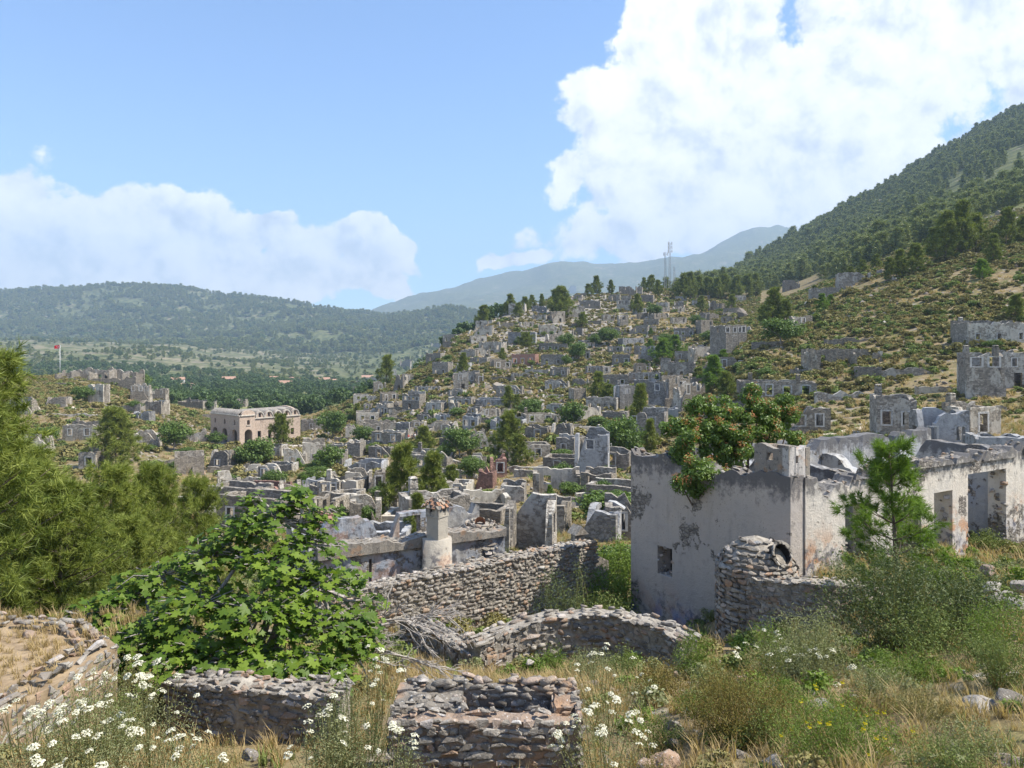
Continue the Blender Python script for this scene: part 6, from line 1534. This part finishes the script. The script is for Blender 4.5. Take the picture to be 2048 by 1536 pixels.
# ------------------------------------------------------------------ plants close by
def fig_leaf_mesh(seed):
    g = random.Random(seed)
    prof_ = [(-90, .10), (-60, .42), (-25, .62), (-8, .80), (8, .66), (24, .46), (40, .74), (52, .90), (64, .72), (76, .52), (90, 1.0)]
    pts = [(math.cos(R(a))*r*.5, math.sin(R(a))*r*.5) for a, r in prof_]; pts += [(-x, y) for x, y in reversed(pts[1:-1])]
    V = [(0, -.02, 0)]; cup = g.uniform(.2, .5); tw = g.uniform(-.2, .2)
    for x, y in pts: V.append((x, y, -cup*(x*x+y*y)+abs(x)*.18+tw*x*y*2))
    n = len(pts); T = [(0, 1+i, 1+(i+1) % n) for i in range(n)]
    V = np.array(V); V[:, 1] += 0.05
    return V, np.array(T)
FIGS = [fig_leaf_mesh(k) for k in range(5)]
def build_fig():
    base = at(500, 1385, 8.7); base.z = gz(base.x, base.y)-.1; g = np.random.default_rng(77)
    o = thing('fig_tree', 'spreading fig tree with big lobed bright green leaves behind the low rubble wall', 'tree', base)
    def lp(px, py, d): return np.array(at(px, py, d)-base)
    # outline of the crown: clumps of shoots
    blobs = [(560, 1040, 9.2, .55, 24), (600, 1010, 9.2, .30, 9), (480, 1060, 9.3, .50, 20), (620, 1090, 9.0, .42, 15), (420, 1110, 9.2, .55, 22), (540, 1130, 8.8, .60, 34), (640, 1170, 8.8, .50, 24), (330, 1150, 9.2, .55, 22), (260, 1205, 9.1, .55, 22), (170, 1230, 9.0, .38, 13), (400, 1210, 8.6, .62, 36),
             (520, 1230, 8.4, .65, 42), (640, 1260, 8.5, .55, 28), (700, 1240, 8.8, .40, 14), (300, 1270, 8.5, .58, 32), (380, 1310, 8.2, .55, 34), (480, 1320, 8.1, .58, 40), (590, 1330, 8.1, .52, 34), (670, 1340, 8.2, .38, 18), (715, 1150, 9.2, .25, 6), (270, 1330, 8.3, .35, 14), (730, 1200, 9.2, .22, 5), (200, 1265, 8.9, .48, 22), (140, 1255, 9.0, .36, 12), (230, 1310, 8.6, .40, 16), (715, 1290, 8.6, .30, 10), (520, 1000, 9.4, .28, 7), (640, 1030, 9.2, .25, 6), (590, 985, 9.3, .22, 5)]
    mb = MB(); shoots = []
    stems = [(np.array([0, 0, 0.]), lp(560, 1150, 8.9)), (np.array([.1, 0, 0.]), lp(640, 1180, 8.8)), (np.array([-.1, .1, 0.]), lp(440, 1180, 8.9)), (np.array([-.1, 0, 0.]), lp(300, 1230, 8.9)), (np.array([0, -.1, 0.]), lp(500, 1280, 8.4)), (np.array([0, .1, 0.]), lp(600, 1060, 9.2))]
    hubs = []
    for a, b in stems:
        m = (a+b)/2+g.normal(0, .12, 3); pts = [a, (a+m)/2+g.normal(0, .04, 3), m, (m+b)/2+g.normal(0, .04, 3), b]
        mb.tube([tuple(p) for p in pts], [.07, .06, .048, .038, .028], 6); hubs += pts[1:]
    part('trunk', mb.mesh('trunk', 'grey_bark', True), o)
    br = MB(); hubs = np.array(hubs)
    for px, py, d, r, n in blobs:
        c = lp(px, py, d); h = hubs[np.argmin(((hubs-c)**2).sum(1))]
        br.tube([tuple(h), tuple((h+c)/2+g.normal(0, .08, 3)), tuple(c)], [.028, .02, .013], 5, False)
        for k in range(int(n*1.15)):
            dv = rand_dirs(1, g)[0]; dv[2] = abs(dv[2])*.8-.25; e = c+dv*r*g.uniform(.55, 1.1)*np.array([1, .8, .75])
            br.tube([tuple(c+dv*.05), tuple((c+e)/2+g.normal(0, .04, 3)), tuple(e)], [.010, .008, .006], 4, False); shoots.append((e, unit(dv*.8+np.array([0, 0, .8]))))
    part('branches', br.mesh('branches', 'grey_bark', True), o, kind='stuff')
    leaves = []
    for e, dv in shoots:
        nl = int(g.integers(5, 9)); ph = g.random()*6.28
        for k in range(nl):
            a = ph+k*2.4; u = unit(np.cross(dv, [0.3, .2, 1.])); v = np.cross(dv, u)
            out = unit(u*math.cos(a)+v*math.sin(a)+dv*g.uniform(-.1, .7)+np.array([0, -.12, 0.05])); p = e-dv*.03*k+out*g.uniform(.05, .10)
            up = unit(dv*.5+np.array([.25, -.2, .9])+g.normal(0, .35, 3)); y = unit(out-up*np.dot(out, up)); x = np.cross(y, up)
            s = g.uniform(.09, .22); leaves.append((p, np.stack([x, y, up], 1)*s))
    cam_p = np.array([0, 0, EYE])-np.array(base); order = sorted(range(len(leaves)), key=lambda i: np.linalg.norm(leaves[i][0]-cam_p)-.35*leaves[i][0][2])
    meshes = []
    for q_, (V, T) in enumerate(FIGS): meshes.append(mesh_np('leaf', V, tris=T, var=np.full(len(V), (.05, .3, .55, .8, .98)[q_]), mats=('fig_leaf',)))
    rest = []; head = set(order[:300])
    for i, (p, M) in enumerate(leaves):
        k = i % len(FIGS)
        if i in head:
            ob = bpy.data.objects.new('leaf', meshes[k]); link(ob, o)
            mm = Matrix.Identity(4)
            for r in range(3):
                for c in range(3): mm[r][c] = float(M[r, c])
                mm[r][3] = float(p[r])
            ob.matrix_basis = mm
        else:
            V, T = FIGS[k]; rest.append((V @ M.T+p, T, np.full(len(V), g.random())))
    V, T, W = join(*rest); part('foliage', mesh_np('foliage', V, tris=T, var=W, mats=('fig_leaf',)), o, kind='stuff')
    # bleached dead boughs beside it
    db = at(770, 1330, 9.3); dd = thing('dead_branches', 'tangle of bleached bare branches beside the fig tree', 'branches', db); mb = MB(); rr = random.Random(4)
    def twig(p, d, ln, r, lev):
        q = p+d*ln*.5+Vector((rr.gauss(0, .05), rr.gauss(0, .05), rr.gauss(0, .05)))*ln; e = p+d*ln+Vector((0, 0, -.10*ln)); mb.tube([p, q, e], [r, r*.8, r*.5], 5, False)
        if lev:
            for k in range(4):
                dn = (d+Vector((rr.gauss(0, .45), rr.gauss(0, .3), rr.gauss(0, .38)))).normalized(); twig(p.lerp(e, rr.uniform(.3, 1)), dn, ln*rr.uniform(.45, .75), r*.6, lev-1)
    for k, (dx, dz) in enumerate(((.9, .1), (.8, .5), (1, -.15), (.6, .7), (-.7, .6), (.95, .25), (1, .0))):
        twig(Vector((-.55+.08*k, .05*k, .10+.06*k)), Vector((dx, rr.uniform(-.4, .2), dz)).normalized(), rr.uniform(.5, .8), .016, 3)
    part('boughs', mb.mesh('boughs', 'dead_wood', True), dd)
build_fig()

def near_pines():
    protos = [pine_meshes(71, 3.6, 1.25, 13, 6, 8, 4, 22, .17, .0115, start=.04, shape=.5, mat='pine_needles', trunk_r=.07),
              pine_meshes(72, 3.6, 1.45, 12, 6, 8, 4, 22, .17, .0115, start=.04, shape=.45, mat='pine_needles', trunk_r=.07)]
    L_ = [(-75, 1310, 715, 9.6, 0, .90, 'bushy young pine at the edge of the earth terrace, tallest of its clump'), (40, 1290, 930, 11.5, 1, 1.1, 'bushy young pine next to the tallest pine behind the earth terrace'), (120, 1290, 985, 10.6, 0, 1.05, 'pine with drooping long needles behind the fig tree'),
          (215, 1265, 958, 14.0, 1, .78, 'young pine standing behind the fig and drooping pine'), (305, 1240, 948, 15.5, 0, .72, 'slender pine rising behind the fig tree top'), (395, 1225, 980, 17.0, 1, .68, 'thin pine nearest the hollow behind the fig tree'), (-30, 1280, 920, 11.0, 1, 1.25, 'dense pine in shade under the tallest pine'), (255, 1235, 1050, 12.5, 0, .95, 'low pine tucked between the fig and slender pine')]
    for px, yb, yt, d, k, w, lab in L_:
        p = at(px, yb, d); p.z = gz(p.x, p.y)-.05; h = at(px, yt, d).z-p.z
        o = thing('pine_tree', lab, 'tree', p, random.uniform(0, 6), 'young pines by the fig tree', (h/3.6*w, h/3.6*w, h/3.6)); part('trunk', protos[k][0], o); part('crown', protos[k][1], o)
    tr, cr = pine_meshes(73, 3.0, .95, 9, 5, 6, 4, 24, .15, .011, start=.12, shape=.55, mat='pine_young', trunk_r=.04)
    p = at(1792, 1150, 16.2); p.z = gz(p.x, p.y)-.05; h = at(1792, 888, 16.2).z-p.z
    o = thing('pine_tree', 'airy bright green pine sapling before the sunlit plaster wall', 'tree', p, .4, None, (h/3.0, h/3.0, h/3.0)); part('trunk', tr, o); part('crown', cr, o)
near_pines()

def smoke_tree():
    g = np.random.default_rng(9); b = at(1475, 1100, 24.0); b.z = E_(-8.3); o = thing('flowering_tree', 'bushy green tree with orange-red flower plumes growing out of the plastered house', 'tree', b)
    def lp(px, py, d): return np.array(at(px, py, d)-b)
    blobs = [(1490, 880, 24, .6), (1440, 870, 23.7, .6), (1560, 830, 24.4, .4), (1350, 860, 24, .35), (1470, 850, 24, .75), (1400, 850, 24, .60), (1540, 860, 24.3, .60), (1440, 815, 24.3, .55), (1520, 820, 24.5, .50), (1580, 840, 24.6, .35), (1385, 890, 23.4, .50), (1460, 900, 23.6, .62), (1530, 910, 24, .50), (1400, 940, 22.6, .48), (1360, 965, 22.6, .25), (1430, 960, 22.5, .42), (1400, 985, 22.5, .30), (1365, 910, 23.3, .30), (1590, 880, 24.4, .28), (1500, 790, 24.6, .28), (1390, 810, 24.2, .3), (1570, 805, 24.8, .25)]
    cs = []; rs = []
    for px, py, d, r in blobs:
        c = lp(px, py, d)
        for k in range(max(4, int(r*22))):
            dv = rand_dirs(1, g)[0]; cs.append(c+dv*r*g.uniform(.5, 1.0)*np.array([1, 1, .85])); rs.append(g.uniform(.20, .32))
    V, T, W = clump_leaves(cs, rs, 150, .125, g, .5, .8, .4); part('crown', mesh_np('crown', V, tris=T, var=W, mats=('smoke_leaf',)), o)
    mb = MB(); 
    for px, py, d, r in blobs: 
        e = lp(px, py, d); mb.tube([(0, 0, 0), tuple(e*.5+g.normal(0, .15, 3)), tuple(e)], [.09, .05, .015], 5, False)
    part('trunk', mb.mesh('trunk', 'bark', True), o)
    k = 0
    for i in g.permutation(len(cs)):
        c = cs[i]; dv = unit(np.array([g.normal(0, .5), -1.0, .7+g.normal(0, .4)])); p = c+dv*rs[i]*1.05
        pos = p+g.normal(0, .075, (26, 3)); V, T, W = cards(pos, rand_dirs(26, g), np.full(26, .07), g, .4)
        part('plume', mesh_np('plume', V, tris=T, var=W, mats=('smoke_bloom',)), o, kind='stuff'); k += 1
        if k > 76: break
smoke_tree()

def shrub_mesh(seed, h, w, stems, per, leaf, mat, upright=.5, aspect=.4, stem_mat='stem_green', bottom=.15):
    g = np.random.default_rng(seed); C = []; N_ = []; sv = []
    for i in range(stems):
        a = g.random()*6.28; r = g.random()**.6; d = np.array([math.cos(a)*r*w*.5, math.sin(a)*r*w*.5, h*(1-.45*r*r)*g.uniform(.7, 1.08)]); b0 = np.array([d[0]*.25, d[1]*.25, 0]); bend = g.normal(0, .06*h, 3)
        k = bottom+(1-bottom)*g.random(per)**.75; pts = b0+(d-b0)*k[:, None]+bend*np.sin(k*3.1)[:, None]+g.normal(0, .028*(h+w), (per, 3))
        C.append(pts); N_.append(unit(rand_dirs(per, g)+np.array([0, 0, upright])))
        wv = unit(np.cross(d-b0, rand_dirs(1, g)[0]))*.0035*max(1, h); m = (b0+d)/2+bend; sv += [b0-wv, b0+wv, m+wv*.8, m-wv*.8, m-wv*.8, m+wv*.8, d+wv*.3, d-wv*.3]
    V, T, W = cards(np.concatenate(C), np.concatenate(N_), np.full(stems*per, leaf), g, aspect)
    fol = mesh_np('foliage', V, tris=T, var=W, mats=(mat,)); sv = np.array(sv)
    st = mesh_np('stems', sv, quads=np.arange(len(sv)).reshape(-1, 4), var=g.random(len(sv)), mats=(stem_mat,))
    return st, fol
def shrub(px, py, d, yt, wpx, mat, label, seed, leaf=.045, stems=60, per=60, aspect=.4, upright=.5, name='shrub', flowers=None):
    p = at(px, py, d); p.z = gz(p.x, p.y)-.04; h = max(.25, at(px, yt, d).z-p.z); w = wpx/F*d
    st, fol = shrub_mesh(seed, h, w, stems, per, leaf, mat, upright, aspect); o = thing(name, label, 'shrub', p, 0); part('stems', st, o); part('foliage', fol, o)
    return o, h, w
def shrubs():
    shrub(1800, 1330, 11.0, 1075, 330, 'grey_shrub', 'big airy grey-green shrub below the retaining wall', 1, .05, 130, 90)
    shrub(1940, 1290, 10.5, 1130, 230, 'grey_shrub', 'grey-green shrub beside the rubble heap', 2, .045, 80, 70)
    shrub(1880, 1330, 9.8, 1210, 260, 'scrub_green', 'low olive shrub in front of the big grey-green shrub', 3, .04, 70, 70)
    shrub(1620, 1380, 9.6, 1225, 230, 'pale_shrub', 'pale yellow-green shrub below the oven wall', 4, .035, 110, 80, .3)
    shrub(1540, 1350, 10.6, 1240, 150, 'green_shrub', 'green shrub dotted with white flowers at the oven wall foot', 5, .035, 60, 60, .3)
    shrub(1385, 1350, 10.8, 1250, 90, 'green_shrub', 'bright green shrub at the end of the hump-backed wall', 6, .035, 50, 60, .3)
    shrub(1325, 1410, 8.6, 1315, 110, 'rusty_shrub', 'rust-tinged green shrub under the hump-backed wall', 7, .03, 60, 60, .3)
    shrub(1480, 1530, 6.4, 1330, 260, 'rusty_shrub', 'large rusty brown shrub in the dry grass', 8, .026, 150, 90, .25)
    shrub(1400, 1440, 7.4, 1380, 110, 'green_shrub', 'low bright green plant beside the large rusty shrub', 9, .025, 50, 50, .3)
    o, h, w = shrub(1680, 1575, 5.2, 1400, 290, 'green_shrub', 'upright green plant with small yellow flowers', 10, .022, 110, 80, .3)
    yb = mesh_np('flower', *[a for a in cards(rng.normal(0, .008, (8, 3)), rand_dirs(8, rng), np.full(8, .016), rng, .8)][:1], tris=cards(np.zeros((8, 3)), rand_dirs(8, rng), np.full(8, .016), rng, .8)[1], var=np.full(32, .5), mats=('yellow_bloom',))
    for k in range(26): a = random.uniform(0, 6.28); r = random.random()**.5*w*.45; part('flower', yb, o, (math.cos(a)*r, math.sin(a)*r, h*random.uniform(.5, .95)))
    shrub(1110, 1260, 19.5, 1135, 110, 'grey_shrub', 'straggling shrub climbing the rubble terrace wall', 11, .06, 50, 60)
    shrub(1160, 1250, 20.5, 1120, 60, 'scrub_green', 'thin tall weed at the terrace wall end', 12, .05, 24, 60, .3)
    shrub(1218, 1185, 25, 1125, 110, 'green_shrub', 'yellow-green bush in the gap beside the plastered house', 13, .10, 60, 60)
    shrub(1215, 1250, 20.0, 1185, 110, 'scrub_green', 'soft green bush at the foot of the plastered house', 14, .07, 60, 60)
    shrub(1240, 1110, 30.0, 1070, 120, 'green_shrub', 'green bush behind the plastered house corner', 15, .12, 50, 50)
    shrub(1110, 1330, 11.4, 1285, 90, 'green_shrub', 'light green weeds against the hump-backed wall', 16, .035, 40, 50, .3)
    shrub(1180, 1360, 10.2, 1290, 110, 'pale_shrub', 'pale weeds below the hump-backed wall', 17, .03, 50, 50, .3)
    shrub(960, 1300, 14.2, 1270, 80, 'pale_shrub', 'pale grey-green plant in the gap between the yard walls', 18, .04, 40, 50, .4)
    shrub(1990, 1010, 28.0, 960, 80, 'scrub_green', 'weeds filling the plastered house opening', 19, .08, 50, 50)
    shrub(1975, 1120, 25.0, 1060, 80, 'scrub_green', 'olive weeds below the wall opening', 20, .07, 50, 50)
    shrub(1700, 1165, 19.0, 1120, 140, 'pale_shrub', 'weeds on the retaining wall head before the doorway', 21, .05, 50, 50, .3)
    shrub(2020, 1290, 8.6, 1190, 190, 'green_shrub', 'green weeds leaning over the boulders', 22, .035, 60, 60, .3)
    shrub(1960, 1560, 5.0, 1440, 170, 'pale_shrub', 'wispy pale plant before the dark pitted boulder', 23, .022, 50, 50, .3)
    shrub(1555, 1490, 6.0, 1405, 130, 'scrub_green', 'small olive shrub beside the yellow-flowered plant', 24, .022, 50, 50, .3)
    shrub(690, 1530, 5.6, 1370, 170, 'grey_shrub', 'dark green bush of upright stems beside the chimney shaft', 25, .025, 90, 60, .2)
    shrub(260, 1400, 7.0, 1290, 120, 'scrub', 'dry brown weeds at the terrace corner', 26, .025, 50, 50, .2)
    shrub(190, 1470, 5.8, 1330, 200, 'scrub_green', 'mass of olive weeds below the earth terrace', 27, .022, 80, 60, .25)
    shrub(1860, 1480, 6.2, 1385, 180, 'scrub', 'dry tawny shrub between the flat slab and pale boulder', 28, .022, 60, 60, .25)
    shrub(1730, 1450, 6.6, 1390, 150, 'rusty_shrub', 'low rusty plant under the flat lichened slab', 29, .022, 60, 60, .25)
    shrub(1310, 1480, 6.6, 1420, 120, 'green_shrub', 'small fresh green plant behind the rounded boulder', 30, .022, 40, 50, .3)
    shrub(1450, 1400, 8.2, 1330, 130, 'scrub_green', 'olive shrub behind the large rusty shrub', 31, .03, 50, 60, .3)
    shrub(1250, 1330, 11.0, 1290, 90, 'scrub_green', 'olive weeds at the middle of the hump-backed wall', 32, .035, 40, 50, .3)
    shrub(1760, 1420, 7.6, 1335, 170, 'pale_shrub', 'pale feathery shrub above the flat lichened slab', 33, .026, 70, 70, .3)
    shrub(1840, 1400, 8.2, 1310, 200, 'green_shrub', 'fresh green feathery shrub below the big grey-green shrub', 34, .03, 80, 70, .3)
    shrub(2000, 1370, 7.2, 1270, 200, 'scrub_green', 'olive feathery shrub above the pale boulder', 35, .028, 80, 70, .3)
    shrub(1560, 1440, 7.2, 1360, 150, 'green_shrub', 'fresh green bush between rusty and pale shrubs', 36, .026, 70, 70, .3)
    shrub(1900, 1590, 4.6, 1470, 220, 'scrub_green', 'olive plant at the foot of the boulders', 37, .02, 70, 60, .3)
    shrub(1300, 1590, 4.9, 1500, 160, 'rusty_shrub', 'small rusty plant before the rounded boulder', 38, .018, 60, 60, .25)
    shrub(450, 1560, 5.2, 1480, 160, 'scrub', 'dry tawny weeds below the low wall', 39, .02, 50, 50, .25)
shrubs()

def yarrow_head(seed):
    g = np.random.default_rng(seed); n = 34; a = g.random(n)*6.28; r = np.sqrt(g.random(n))*.5
    pos = np.stack([np.cos(a)*r, np.sin(a)*r, .28*(1-(r*2)**2*.8)+g.normal(0, .03, n)], 1); V, T, W = cards(pos, unit(np.stack([np.cos(a)*r, np.sin(a)*r, np.full(n, .8)], 1)+g.normal(0, .25, (n, 3))), np.full(n, .26), g, .9, .15)
    return mesh_np('flower_head', V, tris=T, var=W, mats=('yarrow_white',))
HEADS = [yarrow_head(k) for k in range(4)]
def yarrow(px, py, d, yt, wpx, nheads, seed, label, hs=.06, mat='pale_shrub'):
    p = at(px, py, d); p.z = gz(p.x, p.y)-.04; h = max(.3, at(px, yt, d).z-p.z); w = wpx/F*d; g = np.random.default_rng(seed)
    o = thing('flowering_bush', label, 'plant', p, 0, 'white-flowered bushes'); stems = nheads+14
    st, fol = shrub_mesh(seed, h*.9, w, stems+26, 34, .022, mat, .4, .3); part('foliage', fol, o)
    sv = []
    for i in range(nheads):
        a = g.random()*6.28; r = g.random()**.6; e = np.array([math.cos(a)*r*w*.55, math.sin(a)*r*w*.5, h*(1-.5*r*r)*g.uniform(.75, 1.05)]); b0 = e*np.array([.3, .3, 0])
        wv = np.array([.003, 0, 0]); m = (b0+e)/2+g.normal(0, .03, 3); sv += [b0-wv, b0+wv, m+wv, m-wv, m-wv, m+wv, e+wv*.7, e-wv*.7]
        s = hs*g.uniform(.6, 1.25); part('flower_head', HEADS[i % 4], o, tuple(e), (g.normal(0, .25), g.normal(0, .25), g.random()*6), (s, s, s))
    sv = np.array(sv); part('stems', mesh_np('stems', sv, quads=np.arange(len(sv)).reshape(-1, 4), var=g.random(len(sv)), mats=('stem_green',)), o)
def yarrows():
    L_ = [(60, 1560, 4.9, 1400, 230, 34, 'largest white-flowered bush below the earth terrace'), (180, 1545, 5.1, 1360, 230, 30, 'white-flowered bush against the earth terrace face'), (300, 1520, 5.6, 1330, 210, 24, 'white-flowered bush before the low wall end'), (230, 1440, 6.4, 1310, 190, 18, 'white-flowered bush at the terrace corner by the fig'),
          (350, 1560, 5.0, 1440, 190, 16, 'low white-flowered bush in dry grass below the low wall'), (740, 1450, 6.8, 1290, 190, 26, 'white-flowered bush beside the fig and dead branches'), (660, 1560, 5.2, 1390, 170, 18, 'white-flowered bush between low wall and chimney shaft'), (800, 1560, 5.2, 1440, 110, 9, 'thin white-flowered stalks before the chimney shaft'),
          (1215, 1420, 7.4, 1300, 190, 28, 'white-flowered bush behind the chimney shaft corner'), (1210, 1540, 5.6, 1390, 210, 30, 'white-flowered bush beside the chimney shaft'), (1540, 1345, 10.0, 1265, 150, 22, 'white-flowered bush at the oven wall foot'), (1640, 1340, 9.4, 1290, 150, 16, 'white-flowered bush below the pale yellow-green shrub'), (1740, 1172, 18.6, 1145, 150, 14, 'white-flowered weeds on the retaining wall head')]
    for i, (px, py, d, yt, w, n, lab) in enumerate(L_): yarrow(px, py, d, yt, w, n, 200+i, lab, .062 if d < 8 else .09)
yarrows()

def grasses():
    def tuft(seed, n=22, h=1.0, mat='dry_grass', w=.016, lean=.45):
        g = np.random.default_rng(seed); a = g.random(n)*6.28; b = np.stack([g.normal(0, .10, n), g.normal(0, .10, n), np.zeros(n)], 1); ln = h*g.uniform(.4, 1.05, n)
        d = np.stack([np.cos(a)*lean*g.random(n), np.sin(a)*lean*g.random(n), np.ones(n)], 1); m = b+d*(ln*.55)[:, None]; e = b+d*ln[:, None]+np.stack([np.cos(a), np.sin(a), -np.full(n, .3)], 1)*(ln*.22)[:, None]
        s = unit(np.stack([-np.sin(a), np.cos(a), np.zeros(n)], 1))*w; V = np.stack([b-s, b+s, m+s*.7, m-s*.7, e], 1).reshape(-1, 3); k = np.arange(n)[:, None]*5
        T = np.concatenate([k+[0, 1, 2], k+[0, 2, 3], k+[3, 2, 4]]); return mesh_np('grass', V, tris=T, var=np.repeat(g.random(n), 5), mats=(mat,))
    TU = [tuft(1), tuft(2, 26), tuft(3, 18, 1.0, lean=.7), tuft(4, 20, 1.0, 'scrub_green', .02), tuft(5, 30, .7)]
    n1 = 8500; P = sample_ground(n1, -250, 2350, 3.2, 15, lambda px, x, y: (fbm2(x*.8, y*.8, 3, 0)+.55 > rng.random(len(y))*.8) & ~((px > 1250) & (rng.random(len(y)) < .45)))
    s = rng.uniform(.08, .26, len(P)); idx = rng.choice([0, 1, 2, 3, 4], len(P), p=[.27, .25, .2, .08, .2])
    P2 = sample_ground(13000, -200, 2300, 15, 75, lambda px, x, y: (fbm2(x*.3, y*.3, 3, 0)+.45 > rng.random(len(y))*.8)); s2 = rng.uniform(.25, .6, len(P2)); i2 = rng.choice([0, 1, 2, 3, 4], len(P2), p=[.25, .2, .15, .2, .2])
    P3 = sample_ground(15000, -200, 2300, 75, 330, lambda px, x, y: (fbm2(x*.08, y*.08, 3, 0)+.45 > rng.random(len(y))*.8) & (forest_mask(px, y) < .5)); s3 = rng.uniform(.5, 1.1, len(P3)); i3 = rng.choice([0, 1, 2, 3, 4], len(P3), p=[.25, .2, .15, .2, .2])
    # on the earth terrace
    tp = np.stack([rng.uniform(-8, -4.0, 1300), rng.uniform(5.0, 8.1, 1300), np.full(1300, E_(-2.9))], 1); s4 = rng.uniform(.04, .17, 1300); i4 = rng.choice([0, 1, 2, 4], 1300)
    PP = np.concatenate([P, P2, P3, tp]); S = np.concatenate([s, s2, s3, s4]); I = np.concatenate([idx, i2, i3, i4])
    sc = np.stack([S*np.where(PP[:, 1] > 75, 2.2, 1.2), S*np.where(PP[:, 1] > 75, 2.2, 1.2), S], 1)
    scatter('grass', PP, sc, rng.uniform(0, 6.28, len(PP)), TU, 'dry straw-coloured grass and weeds', idx=I)
    W_ = [bush_mesh(81, 'scrub_green', 40, .16, 7), bush_mesh(82, 'scrub', 40, .16, 7), bush_mesh(83, 'green_shrub', 40, .14, 7), bush_mesh(84, 'pale_shrub', 40, .13, 7)]
    P = sample_ground(1900, -200, 2300, 4.2, 40, lambda px, x, y: fbm2(x*.4, y*.4, 3, 2)+.32 > rng.random(len(y))*.7); P[:, 2] -= .03
    s = rng.uniform(.16, .5, len(P))*np.clip(P[:, 1]/10, .7, 1.5); scatter('weeds', P, s, rng.uniform(0, 6.28, len(P)), W_, 'low green weeds growing through the dry grass')
    P = sample_ground(2600, -200, 2300, 3.5, 34, lambda px, x, y: fbm2(x*.7, y*.7, 3, 1)+.22 > rng.random(len(y))*.7); s = np.exp(rng.normal(-2.5, .55, len(P)))
    scatter('pebbles', P, s, rng.uniform(0, 6.28, (len(P), 3)), STONES, 'small loose stones in the dry grass')
grasses()

# ------------------------------------------------------------------ look-alikes: say what each one stands beside
def single_out():
    things = [o for o in COL.objects if o.parent is None and 'category' in o and 'label' in o]
    pos = {o: o.matrix_world.translation if o.type == 'EMPTY' else o.location for o in things}
    def short(o):
        if o['category'] == 'tree': return 'a young pine' if 'young pine' in o['label'] else 'a pine' if 'pine' in o['label'] else 'a broadleaf tree'
        if o['category'] == 'house':
            for k, v in (('red ochre', 'the red ochre ruin'), ('two-storey', 'a two-storey ruin'), ('blue-grey', 'a blue-grey ruin'), ('pale', 'a pale ruin'), ('brown', 'a brown ruin'), ('arched', 'an arch-windowed ruin'), ('chimney', 'a ruin with chimney'), ('grey', 'a grey ruin')):
                if k in o['label']: return v
        return None
    for it in range(2):
        by = {}
        for o in things: by.setdefault(o['label'], []).append(o)
        for lab, os_ in by.items():
            if len(os_) < 2: continue
            for o in os_:
                if o['category'] not in ('house', 'tree', 'wall') or len(o['label'].split()) > 12: continue
                p = Vector(o.location); best = None
                for q in things:
                    if q is o: continue
                    s = short(q)
                    if not s or s in o['label'] or (it == 0 and q['category'] == o['category']): continue
                    dd = (Vector(q.location)-p).length
                    if dd < 16 and (best is None or dd < best[0]): best = (dd, s)
                if best and len(o['label'].split())+1+len(best[1].split()) <= 16: o['label'] = o['label']+(' beside ' if it == 0 else ' near ')+best[1]
single_out()
